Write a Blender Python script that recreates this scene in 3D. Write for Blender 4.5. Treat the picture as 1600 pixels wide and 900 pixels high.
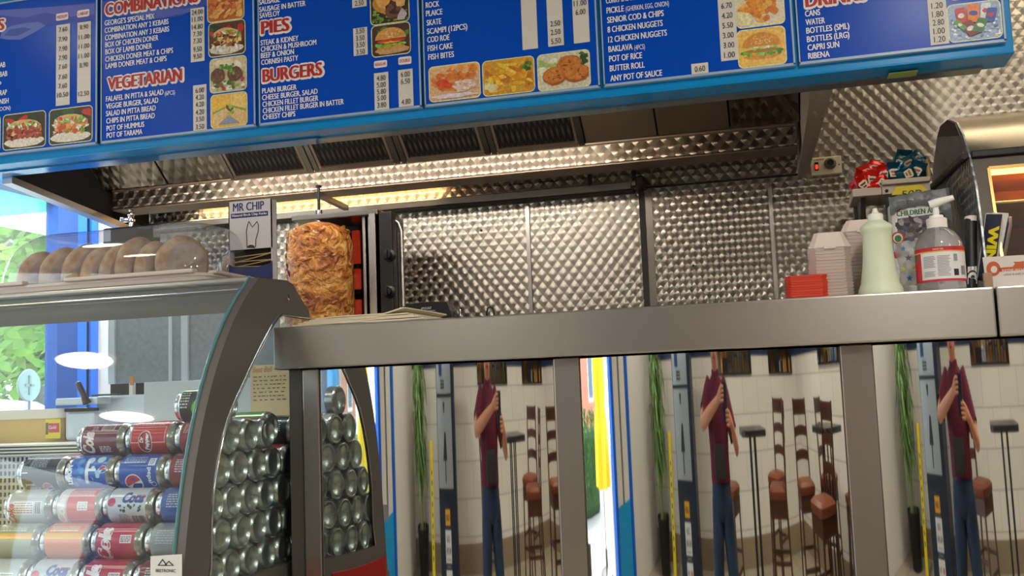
import bpy, bmesh, math, random
from math import pi, sin, cos, sqrt, radians
from mathutils import Vector, Matrix, noise

random.seed(7)
SC = bpy.context.scene
COL = SC.collection
for _o in list(bpy.data.objects):
    bpy.data.objects.remove(_o)

# ------------------------------------------------------------------ camera
FPX = 1600.0                                   # focal length in pixels of the 1600 px wide frame
YAW, PITCH, ROLL = radians(14.6907), radians(5.7814), radians(-2.1541)
CAM = Vector((0.0, 0.0, 1.3))
FW = Vector((-sin(YAW) * cos(PITCH), cos(YAW) * cos(PITCH), sin(PITCH)))
_r = Vector((cos(YAW), sin(YAW), 0.0))
_u = _r.cross(FW)
RT = _r * cos(ROLL) + _u * sin(ROLL)
UP = -_r * sin(ROLL) + _u * cos(ROLL)
cd = bpy.data.cameras.new('camera')
cd.sensor_fit = 'HORIZONTAL'
cd.sensor_width = 36.0
cd.lens = 36.0 * FPX / 1600.0
cd.clip_start = 0.01
cd.clip_end = 200
cam = bpy.data.objects.new('camera', cd)
COL.objects.link(cam)
m3 = Matrix((RT, UP, -FW)).transposed()
cam.matrix_world = Matrix.Translation(CAM) @ m3.to_4x4()
SC.camera = cam


def at(px, py, **k):
    """world point where the photo's line of sight through (px, py) meets the plane X=, Y= or Z="""
    d = FW + RT * ((px - 800) / FPX) - UP * ((py - 450) / FPX)
    a, v = list(k.items())[0]
    i = 'XYZ'.index(a)
    return CAM + d * ((v - CAM[i]) / d[i])


# ------------------------------------------------------------------ world, sun, exposure
SC.view_settings.view_transform = 'Standard'
SC.view_settings.look = 'None'
SC.view_settings.gamma = 1.0
SC.view_settings.use_curve_mapping = False
SC.view_settings.exposure = 0.75
wd = bpy.data.worlds.new('sky')
SC.world = wd
wd.use_nodes = True
wn = wd.node_tree.nodes
bg = wn['Background']
bg.inputs['Color'].default_value = (0.80, 0.92, 1.0, 1)
bg.inputs['Strength'].default_value = 4.2
sl = bpy.data.lights.new('sun', 'SUN')
sl.energy = 3.5
sl.angle = radians(2)
sl.color = (1.0, 0.95, 0.86)
so = bpy.data.objects.new('sun', sl)
COL.objects.link(so)
so.rotation_euler = Vector((0.55, 0.62, -0.75)).to_track_quat('-Z', 'Y').to_euler()


def area(name, loc, aim, size, power, color=(1, 1, 1), size_y=None, spread=180, shape=None):
    l = bpy.data.lights.new(name, 'AREA')
    l.energy = power
    l.color = color
    l.shape = shape or ('RECTANGLE' if size_y else 'SQUARE')
    l.size = size
    if size_y:
        l.size_y = size_y
    l.spread = radians(spread)
    o = bpy.data.objects.new(name, l)
    COL.objects.link(o)
    o.location = loc
    o.rotation_euler = (Vector(aim) - Vector(loc)).to_track_quat('-Z', 'Y').to_euler()
    return o


# daylight through the two street openings (sky portals lie in the openings themselves)
for nm, loc, sy, sx in (('door_daylight', (-3.05, 0.35, 1.15), 1.7, 2.2), ('window_daylight', (-3.05, 2.75, 1.5), 1.8, 1.6)):
    p_ = area(nm, loc, (0, loc[1], loc[2]), sx, 0, size_y=sy)
    p_.data.cycles.is_portal = True

# ------------------------------------------------------------------ colours and materials


def lin(c):
    if isinstance(c, str):
        c = c.lstrip('#')
        c = tuple(int(c[i:i + 2], 16) / 255 for i in (0, 2, 4))
    return tuple(x / 12.92 if x <= 0.04045 else ((x + 0.055) / 1.055) ** 2.4 for x in c)


def c4(c):
    return (*lin(c), 1.0)


MATS = {}


def newmat(name):
    m = bpy.data.materials.new(name)
    m.use_nodes = True
    MATS[name] = m
    return m, m.node_tree.nodes, m.node_tree.links, m.node_tree.nodes['Principled BSDF']


def mat(name, c='#808080', rough=0.5, metal=0.0, spec=0.5, coat=0.0, emit=None, estr=0.0, trans=0.0, ior=1.45, alpha=1.0,
        noise_amt=0.0, noise_scale=20.0, bump=0.0, bump_scale=60.0, sss=0.0, stretch=None):
    if name in MATS:
        return MATS[name]
    m, n, l, b = newmat(name)
    b.inputs['Base Color'].default_value = c4(c)
    b.inputs['Roughness'].default_value = rough
    b.inputs['Metallic'].default_value = metal
    b.inputs['Specular IOR Level'].default_value = spec
    b.inputs['Coat Weight'].default_value = coat
    b.inputs['Coat Roughness'].default_value = 0.08
    b.inputs['IOR'].default_value = ior
    b.inputs['Transmission Weight'].default_value = trans
    b.inputs['Alpha'].default_value = alpha
    if sss:
        b.inputs['Subsurface Weight'].default_value = sss
        b.inputs['Subsurface Radius'].default_value = (0.01, 0.006, 0.004)
    if emit:
        b.inputs['Emission Color'].default_value = c4(emit)
        b.inputs['Emission Strength'].default_value = estr
    if noise_amt or bump:
        tc = n.new('ShaderNodeTexCoord')
        mp = n.new('ShaderNodeMapping')
        l.new(tc.outputs['Object'], mp.inputs[0])
        if stretch:
            mp.inputs['Scale'].default_value = stretch
    if noise_amt:
        nz = n.new('ShaderNodeTexNoise')
        nz.inputs['Scale'].default_value = noise_scale
        nz.inputs['Detail'].default_value = 6
        l.new(mp.outputs[0], nz.inputs['Vector'])
        mx = n.new('ShaderNodeMix')
        mx.data_type = 'RGBA'
        a = lin(c)
        mx.inputs[6].default_value = (*[max(0, x * (1 - noise_amt)) for x in a], 1)
        mx.inputs[7].default_value = (*[min(1, x * (1 + noise_amt)) for x in a], 1)
        l.new(nz.outputs['Fac'], mx.inputs[0])
        l.new(mx.outputs[2], b.inputs['Base Color'])
    if bump:
        nb = n.new('ShaderNodeTexNoise')
        nb.inputs['Scale'].default_value = bump_scale
        nb.inputs['Detail'].default_value = 5
        l.new(mp.outputs[0], nb.inputs['Vector'])
        bp = n.new('ShaderNodeBump')
        bp.inputs['Strength'].default_value = bump
        bp.inputs['Distance'].default_value = 0.01
        l.new(nb.outputs['Fac'], bp.inputs['Height'])
        l.new(bp.outputs[0], b.inputs['Normal'])
    return m


def print_mat(name, rough=0.4, metal=0.0, coat=0.0, grain=0.0, gs=90, spec=0.5):
    """printed surface: the ink colours come from the mesh's colour attribute"""
    m, n, l, b = newmat(name)
    at_ = n.new('ShaderNodeAttribute')
    at_.attribute_name = 'Col'
    src = at_.outputs['Color']
    if grain:
        nz = n.new('ShaderNodeTexNoise')
        nz.inputs['Scale'].default_value = gs
        nz.inputs['Detail'].default_value = 5
        g = n.new('ShaderNodeNewGeometry')
        l.new(g.outputs['Position'], nz.inputs['Vector'])
        mr = n.new('ShaderNodeMapRange')
        mr.inputs['From Min'].default_value = 0.3
        mr.inputs['From Max'].default_value = 0.7
        mr.inputs['To Min'].default_value = 1 - grain
        mr.inputs['To Max'].default_value = 1 + grain
        l.new(nz.outputs['Fac'], mr.inputs['Value'])
        vm = n.new('ShaderNodeVectorMath')
        vm.operation = 'SCALE'
        l.new(src, vm.inputs[0])
        l.new(mr.outputs[0], vm.inputs['Scale'])
        src = vm.outputs[0]
    l.new(src, b.inputs['Base Color'])
    b.inputs['Roughness'].default_value = rough
    b.inputs['Metallic'].default_value = metal
    b.inputs['Coat Weight'].default_value = coat
    b.inputs['Specular IOR Level'].default_value = spec
    return m


def glass_mat(name, tint='#ffffff', refl=1.0, haze=0.0, rough=0.02, ior=1.5):
    """thin pane: straight-through light plus a Fresnel reflection, with a little dust haze"""
    m, n, l, b = newmat(name)
    out = n['Material Output']
    n.remove(b)
    tr = n.new('ShaderNodeBsdfTransparent')
    tr.inputs['Color'].default_value = c4(tint)
    gl = n.new('ShaderNodeBsdfGlossy')
    gl.inputs['Roughness'].default_value = rough
    # Schlick reflectance that reads the same from both faces of the pane
    ge = n.new('ShaderNodeNewGeometry')
    dt = n.new('ShaderNodeVectorMath')
    dt.operation = 'DOT_PRODUCT'
    l.new(ge.outputs['Incoming'], dt.inputs[0])
    l.new(ge.outputs['Normal'], dt.inputs[1])

    def M(op, a, b2):
        q = n.new('ShaderNodeMath')
        q.operation = op
        for i, x in enumerate((a, b2)):
            if isinstance(x, (int, float)):
                q.inputs[i].default_value = x
            elif x is not None:
                l.new(x, q.inputs[i])
        return q.outputs[0]
    f0 = ((ior - 1) / (ior + 1)) ** 2
    om = M('SUBTRACT', 1.0, M('ABSOLUTE', dt.outputs['Value'], None))
    fr = M('ADD', M('MULTIPLY', M('POWER', om, 5.0), 1 - f0), f0)
    mu = n.new('ShaderNodeMath')
    mu.operation = 'MULTIPLY'
    mu.inputs[1].default_value = refl
    l.new(fr, mu.inputs[0])
    mx = n.new('ShaderNodeMixShader')
    l.new(mu.outputs[0], mx.inputs[0])
    l.new(tr.outputs[0], mx.inputs[1])
    l.new(gl.outputs[0], mx.inputs[2])
    last = mx.outputs[0]
    if haze:
        df = n.new('ShaderNodeBsdfDiffuse')
        df.inputs['Color'].default_value = (0.9, 0.93, 0.95, 1)
        m2 = n.new('ShaderNodeMixShader')
        m2.inputs[0].default_value = haze
        l.new(last, m2.inputs[1])
        l.new(df.outputs[0], m2.inputs[2])
        last = m2.outputs[0]
    l.new(last, out.inputs['Surface'])
    return m


def brushed(name, c='#a8a49e', rough=0.3, direction='X', aniso=0.6, var=0.08):
    m, n, l, b = newmat(name)
    g = n.new('ShaderNodeNewGeometry')
    mp = n.new('ShaderNodeMapping')
    mp.inputs['Scale'].default_value = {'X': (3, 160, 160), 'Z': (160, 160, 3)}[direction]
    l.new(g.outputs['Position'], mp.inputs[0])
    nz = n.new('ShaderNodeTexNoise')
    nz.inputs['Scale'].default_value = 1.0
    nz.inputs['Detail'].default_value = 3
    l.new(mp.outputs[0], nz.inputs['Vector'])
    n2 = n.new('ShaderNodeTexNoise')
    n2.inputs['Scale'].default_value = 5.0
    l.new(g.outputs['Position'], n2.inputs['Vector'])
    ad = n.new('ShaderNodeMath')
    ad.operation = 'ADD'
    l.new(nz.outputs['Fac'], ad.inputs[0])
    l.new(n2.outputs['Fac'], ad.inputs[1])
    mr = n.new('ShaderNodeMapRange')
    mr.inputs['From Min'].default_value = 0.6
    mr.inputs['From Max'].default_value = 1.4
    mr.inputs['To Min'].default_value = rough - var
    mr.inputs['To Max'].default_value = rough + var
    l.new(ad.outputs[0], mr.inputs['Value'])
    l.new(mr.outputs[0], b.inputs['Roughness'])
    b.inputs['Base Color'].default_value = c4(c)
    b.inputs['Metallic'].default_value = 1.0
    b.inputs['Anisotropic'].default_value = aniso
    cb = n.new('ShaderNodeCombineXYZ')
    cb.inputs[{'X': 2, 'Z': 0}[direction]].default_value = 1.0
    l.new(cb.outputs[0], b.inputs['Tangent'])
    return m


def dimple(name, axes='XZ', c='#b0a89c', rough=0.34, aniso=0.85, s=0.034, r=0.021, bump=0.17, wear=0.12):
    """engine-turned sheet: staggered overlapping discs, each polished in circles"""
    m, n, l, b = newmat(name)
    g = n.new('ShaderNodeNewGeometry')
    sp = n.new('ShaderNodeSeparateXYZ')
    l.new(g.outputs['Position'], sp.inputs[0])
    iu, iv = 'XYZ'.index(axes[0]), 'XYZ'.index(axes[1])

    def M(op, a, b2=None):
        q = n.new('ShaderNodeMath')
        q.operation = op
        for i, x in enumerate((a, b2)):
            if x is None:
                continue
            if isinstance(x, (int, float)):
                q.inputs[i].default_value = x
            else:
                l.new(x, q.inputs[i])
        return q.outputs[0]
    us = M('MULTIPLY', sp.outputs[iu], 1 / s)
    vs = M('MULTIPLY', sp.outputs[iv], 1 / (2 * r))
    la = M('SUBTRACT', M('FRACT', M('ADD', us, vs)), 0.5)
    lb = M('SUBTRACT', M('FRACT', M('SUBTRACT', us, vs)), 0.5)
    lu = M('MULTIPLY', M('ADD', la, lb), s / 2)
    lv = M('MULTIPLY', M('SUBTRACT', la, lb), r)
    cb = n.new('ShaderNodeCombineXYZ')
    l.new(lu, cb.inputs[iu])
    l.new(lv, cb.inputs[iv])
    nm = n.new('ShaderNodeVectorMath')
    nm.operation = 'NORMALIZE'
    l.new(cb.outputs[0], nm.inputs[0])
    l.new(nm.outputs[0], b.inputs['Tangent'])
    # each disc is pressed very slightly: its face leans away from the disc centre
    if bump:
        sc = n.new('ShaderNodeVectorMath')
        sc.operation = 'SCALE'
        sc.inputs['Scale'].default_value = bump
        l.new(nm.outputs[0], sc.inputs[0])
        an = n.new('ShaderNodeVectorMath')
        an.operation = 'ADD'
        l.new(g.outputs['Normal'], an.inputs[0])
        l.new(sc.outputs[0], an.inputs[1])
        nn_ = n.new('ShaderNodeVectorMath')
        nn_.operation = 'NORMALIZE'
        l.new(an.outputs[0], nn_.inputs[0])
        l.new(nn_.outputs[0], b.inputs['Normal'])
    nz = n.new('ShaderNodeTexNoise')
    nz.inputs['Scale'].default_value = 2.5
    nz.inputs['Detail'].default_value = 4
    l.new(g.outputs['Position'], nz.inputs['Vector'])
    mx = n.new('ShaderNodeMix')
    mx.data_type = 'RGBA'
    a = lin(c)
    mx.inputs[6].default_value = (*[x * (1 - wear) for x in a], 1)
    mx.inputs[7].default_value = (*[min(1, x * (1 + wear)) for x in a], 1)
    l.new(nz.outputs['Fac'], mx.inputs[0])
    l.new(mx.outputs[2], b.inputs['Base Color'])
    b.inputs['Metallic'].default_value = 1.0
    b.inputs['Roughness'].default_value = rough
    b.inputs['Anisotropic'].default_value = aniso
    return m


PRINT = print_mat('printed_ink', 0.45)
PHOTO = print_mat('printed_photo', 0.4, grain=0.22, gs=160)
CANP = print_mat('can_print', 0.32, metal=0.15, coat=0.2)
GLASS = glass_mat('clear_glass', '#f2f8f8', 1.0, haze=0.02)
COVERM = glass_mat('clear_acrylic', '#f0f2f4', 1.2, haze=0.05)
STEEL = brushed('brushed_steel', '#b9b4ae', 0.32, 'X', .5, .03)
STEELV = brushed('brushed_steel_upright', '#b5aea8', 0.32, 'Z', .5, .03)
MIRROR = mat('polished_steel', '#dcdad6', 0.025, 1.0)
CHROME = mat('chrome', '#d8d8d8', 0.12, 1.0)
DIMP = dimple('engine_turned_steel', 'XZ')
DIMPD = dimple('greasy_engine_turned_steel', 'XZ', '#8a7d6e', 0.34, s=0.04, r=0.024)
DIMPY = dimple('engine_turned_steel_side', 'YZ', '#8f939a', 0.34, s=0.03, r=0.02)
BLACK = mat('black_plastic', '#121214', 0.35)
MATTEBLACK = mat('sooty_black', '#0d0d0e', 0.75)
DGREY = mat('dark_grey_paint', '#55524f', 0.38)
WHITE = mat('white_plastic', '#ecebe8', 0.35)
ALU = mat('aluminium', '#b9bbbd', 0.35, 1.0)
# ------------------------------------------------------------------ geometry helpers
class MB:
    """collects shapes (with material and ink colour per face) and links them as ONE mesh object"""

    def __init__(self, m=None, col='#cccccc'):
        self.v, self.f, self.mi, self.fc, self.sm, self.ms = [], [], [], [], [], []
        self.M = Matrix.Identity(4)
        self.cur = m
        self.col = lin(col)

    def use(self, m=None, col=None):
        if m is not None:
            self.cur = m
        if col is not None:
            self.col = lin(col)
        return self

    def add(self, verts, faces, smooth=False):
        if self.cur not in self.ms:
            self.ms.append(self.cur)
        k = self.ms.index(self.cur)
        b = len(self.v)
        self.v += [self.M @ Vector(p) for p in verts]
        for f in faces:
            self.f.append([i + b for i in f])
            self.mi.append(k)
            self.fc.append(self.col)
            self.sm.append(smooth)
        return self

    def addbm(self, bm, smooth=False):
        bm.verts.index_update()
        self.add([v.co.copy() for v in bm.verts], [[v.index for v in f.verts] for f in bm.faces], smooth)
        bm.free()
        return self

    def box(self, lo, hi, bev=0.0, seg=2, R=None):
        lo, hi = Vector(lo), Vector(hi)
        c = (lo + hi) / 2
        s = hi - lo
        bm = bmesh.new()
        bmesh.ops.create_cube(bm, size=1.0)
        for v in bm.verts:
            v.co = Vector((v.co.x * s.x, v.co.y * s.y, v.co.z * s.z))
        if bev:
            bmesh.ops.bevel(bm, geom=bm.edges[:], offset=min(bev, min(s) * 0.49), segments=seg, affect='EDGES', profile=0.5)
        for v in bm.verts:
            v.co = (R @ v.co if R else v.co) + c
        return self.addbm(bm)

    def tube(self, path, r, n=12, caps=True, smooth=True, closed=False):
        path = [Vector(p) for p in path]
        rs = r if isinstance(r, (list, tuple)) else [r] * len(path)
        V, F = [], []
        a = None
        k = len(path)
        for i, p in enumerate(path):
            if closed:
                t = path[(i + 1) % k] - path[i - 1]
            else:
                t = path[min(i + 1, k - 1)] - path[max(i - 1, 0)]
            if t.length < 1e-9:
                t = Vector((0, 0, 1))
            t.normalize()
            if a is None:
                a = t.orthogonal().normalized()
            a = (a - t * a.dot(t)).normalized()
            b = t.cross(a)
            for j in range(n):
                q = 2 * pi * j / n
                V.append(p + (a * cos(q) + b * sin(q)) * rs[i])
        for i in range(k if closed else k - 1):
            i2 = (i + 1) % k
            for j in range(n):
                F.append([i * n + j, i * n + (j + 1) % n, i2 * n + (j + 1) % n, i2 * n + j])
        self.add(V, F, smooth)
        if caps and not closed:
            self.add(V[:n], [list(range(n))[::-1]])
            self.add(V[-n:], [list(range(n))])
        return self

    def lathe(self, prof, c=(0, 0, 0), axis='Z', n=32, smooth=True):
        """prof: (radius, height) pairs, turned about an axis through c"""
        c = Vector(c)
        V, F = [], []
        for (r, h) in prof:
            for j in range(n):
                q = 2 * pi * j / n
                a, b = r * cos(q), r * sin(q)
                V.append(c + {'Z': Vector((a, b, h)), 'X': Vector((h, a, b)), 'Y': Vector((b, h, a))}[axis])
        for i in range(len(prof) - 1):
            for j in range(n):
                F.append([i * n + j, i * n + (j + 1) % n, (i + 1) * n + (j + 1) % n, (i + 1) * n + j])
        if prof[0][0] > 1e-6:
            F.append(list(range(n))[::-1])
        if prof[-1][0] > 1e-6:
            b = (len(prof) - 1) * n
            F.append([b + j for j in range(n)])
        return self.add(V, F, smooth)

    def ball(self, c, r, R=None, sub=3, wob=0.0, wscale=8.0, seed=0.0):
        bm = bmesh.new()
        bmesh.ops.create_icosphere(bm, subdivisions=sub, radius=1.0)
        rr = Vector(r) if not isinstance(r, (int, float)) else Vector((r, r, r))
        for v in bm.verts:
            d = v.co.copy()
            if wob:
                d = d * (1 + wob * noise.noise(d * wscale + Vector((seed, seed * 1.7, -seed))))
            q = Vector((d.x * rr.x, d.y * rr.y, d.z * rr.z))
            v.co = (R @ q if R else q) + Vector(c)
        return self.addbm(bm, True)

    def prism(self, poly, off):
        """closed 3-D polygon swept along the vector off"""
        n = len(poly)
        P = [Vector(p) for p in poly]
        off = Vector(off)
        V = P + [p + off for p in P]
        F = [list(range(n))[::-1], [n + i for i in range(n)]]
        F += [[i, (i + 1) % n, n + (i + 1) % n, n + i] for i in range(n)]
        return self.add(V, F)

    def sweep(self, poly, x0, x1):
        """(y, z) polygon swept along X"""
        return self.prism([(x0, y, z) for y, z in poly], (x1 - x0, 0, 0))

    def loft(self, rings, smooth=True, cap0=True, cap1=True):
        n = len(rings[0])
        V = [p for r in rings for p in r]
        F = []
        for i in range(len(rings) - 1):
            for j in range(n):
                F.append([i * n + j, i * n + (j + 1) % n, (i + 1) * n + (j + 1) % n, (i + 1) * n + j])
        self.add(V, F, smooth)
        if cap0:
            self.add(rings[0], [list(range(n))[::-1]])
        if cap1:
            self.add(rings[-1], [list(range(n))])
        return self

    def poly(self, pts):
        return self.add(pts, [list(range(len(pts)))])

    def build(self, name, parent=None, kind=None, label=None):
        me = bpy.data.meshes.new(name)
        o = bpy.data.objects.new(name, me)
        COL.objects.link(o)
        off = Vector((0, 0, 0))
        if parent is not None:
            o.parent = parent
            off = wloc(parent)
        me.from_pydata([tuple(p - off) for p in self.v], [], self.f)
        for m in self.ms:
            me.materials.append(m)
        for p, k, s in zip(me.polygons, self.mi, self.sm):
            p.material_index = k
            p.use_smooth = s
        ca = me.color_attributes.new('Col', 'FLOAT_COLOR', 'CORNER')
        buf = []
        for p, c in zip(me.polygons, self.fc):
            buf += [c[0], c[1], c[2], 1.0] * p.loop_total
        ca.data.foreach_set('color', buf)
        me.update()
        if any(self.sm):
            try:
                me.set_sharp_from_angle(angle=radians(50))
            except Exception:
                pass
        if kind:
            o['kind'] = kind
        if label:
            o['label'] = label
        return o


def wloc(o):
    p = Vector((0, 0, 0))
    while o is not None:
        p += o.location
        o = o.parent
    return p


def thing(name, label, cat, loc, group=None):
    o = bpy.data.objects.new(name, None)
    o.empty_display_size = 0.05
    COL.objects.link(o)
    o.location = loc
    return tag(o, label, cat, group)


def tag(o, label, cat, group=None):
    o['label'] = label
    o['category'] = cat
    if group:
        o['group'] = group
    return o


def dup(root, loc, rotz=0.0, label=None, group=None):
    r = root.copy()
    COL.objects.link(r)
    r.location = loc
    r.rotation_euler = (0, 0, rotz)
    if label:
        r['label'] = label
    if group:
        r['group'] = group
    for ch in list(root.children):
        c = ch.copy()
        COL.objects.link(c)
        c.parent = r
        for g in list(ch.children):
            d = g.copy()
            COL.objects.link(d)
            d.parent = c
    return r


ORD = ('first second third fourth fifth sixth seventh eighth ninth tenth eleventh twelfth thirteenth fourteenth fifteenth sixteenth '
       'seventeenth eighteenth nineteenth twentieth twenty-first twenty-second twenty-third twenty-fourth').split()

_fc = {}


def text_geo(s, bold=0.02):
    """vertices and faces of a line of lettering, height of a capital = 1, starting at x = 0"""
    if (s, bold) in _fc:
        return _fc[(s, bold)]
    cu = bpy.data.curves.new('lettering', 'FONT')
    cu.body = s
    cu.size = 1.0
    cu.offset = bold
    cu.resolution_u = 3
    o = bpy.data.objects.new('lettering', cu)
    me = o.to_mesh()
    k = 1 / 0.729
    V = [(v.co.x * k, v.co.y * k) for v in me.vertices]
    F = [list(p.vertices) for p in me.polygons]
    o.to_mesh_clear()
    bpy.data.objects.remove(o)
    bpy.data.curves.remove(cu)
    x0 = min((p[0] for p in V), default=0)
    V = [(x - x0, y) for x, y in V]
    w = max((p[0] for p in V), default=1)
    _fc[(s, bold)] = (V, F, w)
    return _fc[(s, bold)]


def put_text(mb, s, o, ux, uy, h, width=None, bold=0.02, sx=0.75, align='L', mapf=None, slant=0.0):
    """lettering on the plane through o spanned by ux, uy (unit vectors); width fixes the length of the line"""
    V, F, w = text_geo(s, bold if mapf else 0.0)
    lift = [0.0] * len(V)
    if bold > 0 and not mapf:                     # heavier strokes: the line set three times, a hair apart
        b_ = bold * 1.3
        n_ = len(V)
        lift = [k * .00006 for k in range(3) for _ in range(n_)]
        V = [(x + d + b_, y) for d in (-b_, 0.0, b_) for x, y in V]
        F = [[i + n_ * k for i in f] for k in range(3) for f in F]
        w = w + 2 * b_
    kx = (width / w) if width else h * sx
    x0 = {'L': 0, 'C': -w * kx / 2, 'R': -w * kx}[align]
    o, ux, uy = Vector(o), Vector(ux), Vector(uy)
    if mapf:
        pts = [mapf(x0 + x * kx + slant * y * h, y * h) for x, y in V]
    else:
        nz_ = ux.cross(uy)
        pts = [o + ux * (x0 + x * kx + slant * y * h) + uy * (y * h) + nz_ * e for (x, y), e in zip(V, lift)]
    return mb.add(pts, F)


def rrect(x0, z0, x1, z1, r, k=5):
    out = []
    for cx, cz, a0 in ((x1 - r, z1 - r, 0), (x0 + r, z1 - r, 90), (x0 + r, z0 + r, 180), (x1 - r, z0 + r, 270)):
        for i in range(k + 1):
            a = radians(a0 + 90 * i / k)
            out.append((cx + r * cos(a), cz + r * sin(a)))
    return out


def rring(x0, y0, x1, y1, r, z, k=6):
    return [Vector((x, y, z)) for x, y in rrect(x0, y0, x1, y1, r, k)]


def ell(cx, cz, rx, rz, n=20, a0=0.0, a1=360.0, rot=0.0):
    out = []
    full = abs(a1 - a0 - 360) < 1e-6
    for i in range(n if full else n + 1):
        a = radians(a0 + (a1 - a0) * i / n)
        x, z = rx * cos(a), rz * sin(a)
        out.append((cx + x * cos(rot) - z * sin(rot), cz + x * sin(rot) + z * cos(rot)))
    return out


def blob(cx, cz, rx, rz, n=14, wob=0.2, rot=None):
    rot = random.uniform(0, pi) if rot is None else rot
    out = []
    for i in range(n):
        a = 2 * pi * i / n
        k = 1 + random.uniform(-wob, wob)
        x, z = rx * k * cos(a), rz * k * sin(a)
        out.append((cx + x * cos(rot) - z * sin(rot), cz + x * sin(rot) + z * cos(rot)))
    return out


def skin(name, nodes, edges, m, parent, root, sub=2):
    """one continuous body surface grown over a skeleton: nodes = {name: ((x, y, z), radius)}"""
    off = wloc(parent)
    ks = list(nodes)
    me = bpy.data.meshes.new(name)
    me.from_pydata([tuple(Vector(nodes[k][0]) - off) for k in ks], [(ks.index(a), ks.index(b)) for a, b in edges], [])
    o = bpy.data.objects.new(name, me)
    COL.objects.link(o)
    o.parent = parent
    me.materials.append(m)
    sk = o.modifiers.new('skin', 'SKIN')
    sk.use_smooth_shade = True
    sv = me.skin_vertices[0].data if me.skin_vertices else None
    if sv is None:
        bm = bmesh.new()
        bm.from_mesh(me)
        bm.verts.layers.skin.verify()
        bm.to_mesh(me)
        bm.free()
        sv = me.skin_vertices[0].data
    for i, k in enumerate(ks):
        r = nodes[k][1]
        sv[i].radius = (r, r) if isinstance(r, (int, float)) else r
        sv[i].use_root = (k == root)
    ss = o.modifiers.new('smooth', 'SUBSURF')
    ss.levels = sub
    ss.render_levels = sub
    return o
# ------------------------------------------------------------------ the room
XL, XR, YF, YB, ZC = -3.0, 3.4, -3.3, 3.1, 2.75       # shopfront, right wall, wall behind the viewer, kitchen wall, ceiling
YS, YM, YN = 2.07, 2.13, 2.30                          # counter ledge face, mirror panels, menu boards


def floor_mat():
    m, n, l, b = newmat('floor_tiles')
    g = n.new('ShaderNodeNewGeometry')
    br = n.new('ShaderNodeTexBrick')
    br.offset = 0
    br.inputs['Scale'].default_value = 1.0
    br.inputs['Brick Width'].default_value = 0.33
    br.inputs['Row Height'].default_value = 0.33
    br.inputs['Mortar Size'].default_value = 0.006
    br.inputs['Color1'].default_value = c4('#b9ad98')
    br.inputs['Color2'].default_value = c4('#aca08b')
    br.inputs['Mortar'].default_value = c4('#6e6659')
    l.new(g.outputs['Position'], br.inputs['Vector'])
    l.new(br.outputs['Color'], b.inputs['Base Color'])
    b.inputs['Roughness'].default_value = 0.3
    return m


def block_mat(name, ax):
    """large white painted blocks with shallow grey joints"""
    m, n, l, b = newmat(name)
    g = n.new('ShaderNodeNewGeometry')
    sp = n.new('ShaderNodeSeparateXYZ')
    l.new(g.outputs['Position'], sp.inputs[0])
    cb = n.new('ShaderNodeCombineXYZ')
    l.new(sp.outputs['XYZ'.index(ax)], cb.inputs[0])
    l.new(sp.outputs[2], cb.inputs[1])
    br = n.new('ShaderNodeTexBrick')
    br.inputs['Scale'].default_value = 1.0
    br.inputs['Brick Width'].default_value = 0.62
    br.inputs['Row Height'].default_value = 0.27
    br.inputs['Mortar Size'].default_value = 0.006
    br.inputs['Color1'].default_value = c4('#e2ded4')
    br.inputs['Color2'].default_value = c4('#dad6cb')
    br.inputs['Mortar'].default_value = c4('#b3aea4')
    l.new(cb.outputs[0], br.inputs['Vector'])
    l.new(br.outputs['Color'], b.inputs['Base Color'])
    b.inputs['Roughness'].default_value = 0.45
    return m


WALLW = mat('white_paint', '#e4e1da', 0.5, noise_amt=0.04, noise_scale=3)
NAVY = mat('navy_tile', '#1d2a4d', 0.3)
CEILM = mat('ceiling_paint', '#d6d4cf', 0.6)
BLUEP = mat('blue_paint', '#1766d6', 0.35)
BLUED = mat('deep_blue_paint', '#0e3f86', 0.4)
CYAN = mat('light_blue_panel', '#1f9fe0', 0.35)
TAN = mat('tan_skirting_tile', '#8f7f68', 0.4)

b = MB(floor_mat()).box((XL - .1, YF - .1, -.1), (XR + .1, 4.1, 0))
b.build('floor', kind='structure')
MB(CEILM).box((XL - .1, YF - .1, ZC), (XR + .1, 4.1, ZC + .1)).build('ceiling', kind='structure')
MB(block_mat('white_blocks', 'X')).box((XL - .1, YF - .1, 0), (XR + .1, YF, ZC)).build('wall_front', kind='structure')
MB(block_mat('white_blocks_side', 'Y')).box((XR, YF, 0), (XR + .1, 4.1, ZC)).build('wall_right', kind='structure')
MB(NAVY).box((XL, YF, 1.50), (XR, YF + .012, 2.2)).build('trim_1', kind='structure')
MB(NAVY).box((XR - .012, YF + .02, 1.50), (XR, 1.6, 2.2)).build('trim_2', kind='structure')
MB(TAN).box((XL, YF, 0), (XR, YF + .014, .22)).build('baseboard_front', kind='structure')
MB(TAN).box((XR - .014, YF + .02, 0), (XR, 1.6, .22)).build('baseboard_right', kind='structure')

# shopfront (left wall): pier, door opening, blue and white panels, window
w = MB(WALLW)
w.box((XL - .1, YF, 0), (XL, -2.02, ZC))
w.box((XL - .1, -2.02, 2.25), (XL, 4.1, ZC))
w.box((XL - .1, 1.36, 0), (XL, 1.84, 2.25))
w.box((XL - .1, 1.84, 0), (XL, 3.70, .75))
w.box((XL - .1, 3.97, 0), (XL, 4.1, 2.25))
w.build('wall_left', kind='structure')
w = MB(WALLW)
w.box((XL - .1, 4.0, 0), (-2.2, 4.1, ZC))
w.build('wall_back_alcove', kind='structure')
brickm = mat('pale_brick', '#b8a79a', 0.8, noise_amt=0.35, noise_scale=30, bump=.4, bump_scale=40)
MB(brickm).box((-2.86, 3.97, .9), (-2.6, 4.0, 1.75)).build('trim_3', kind='structure')
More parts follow.
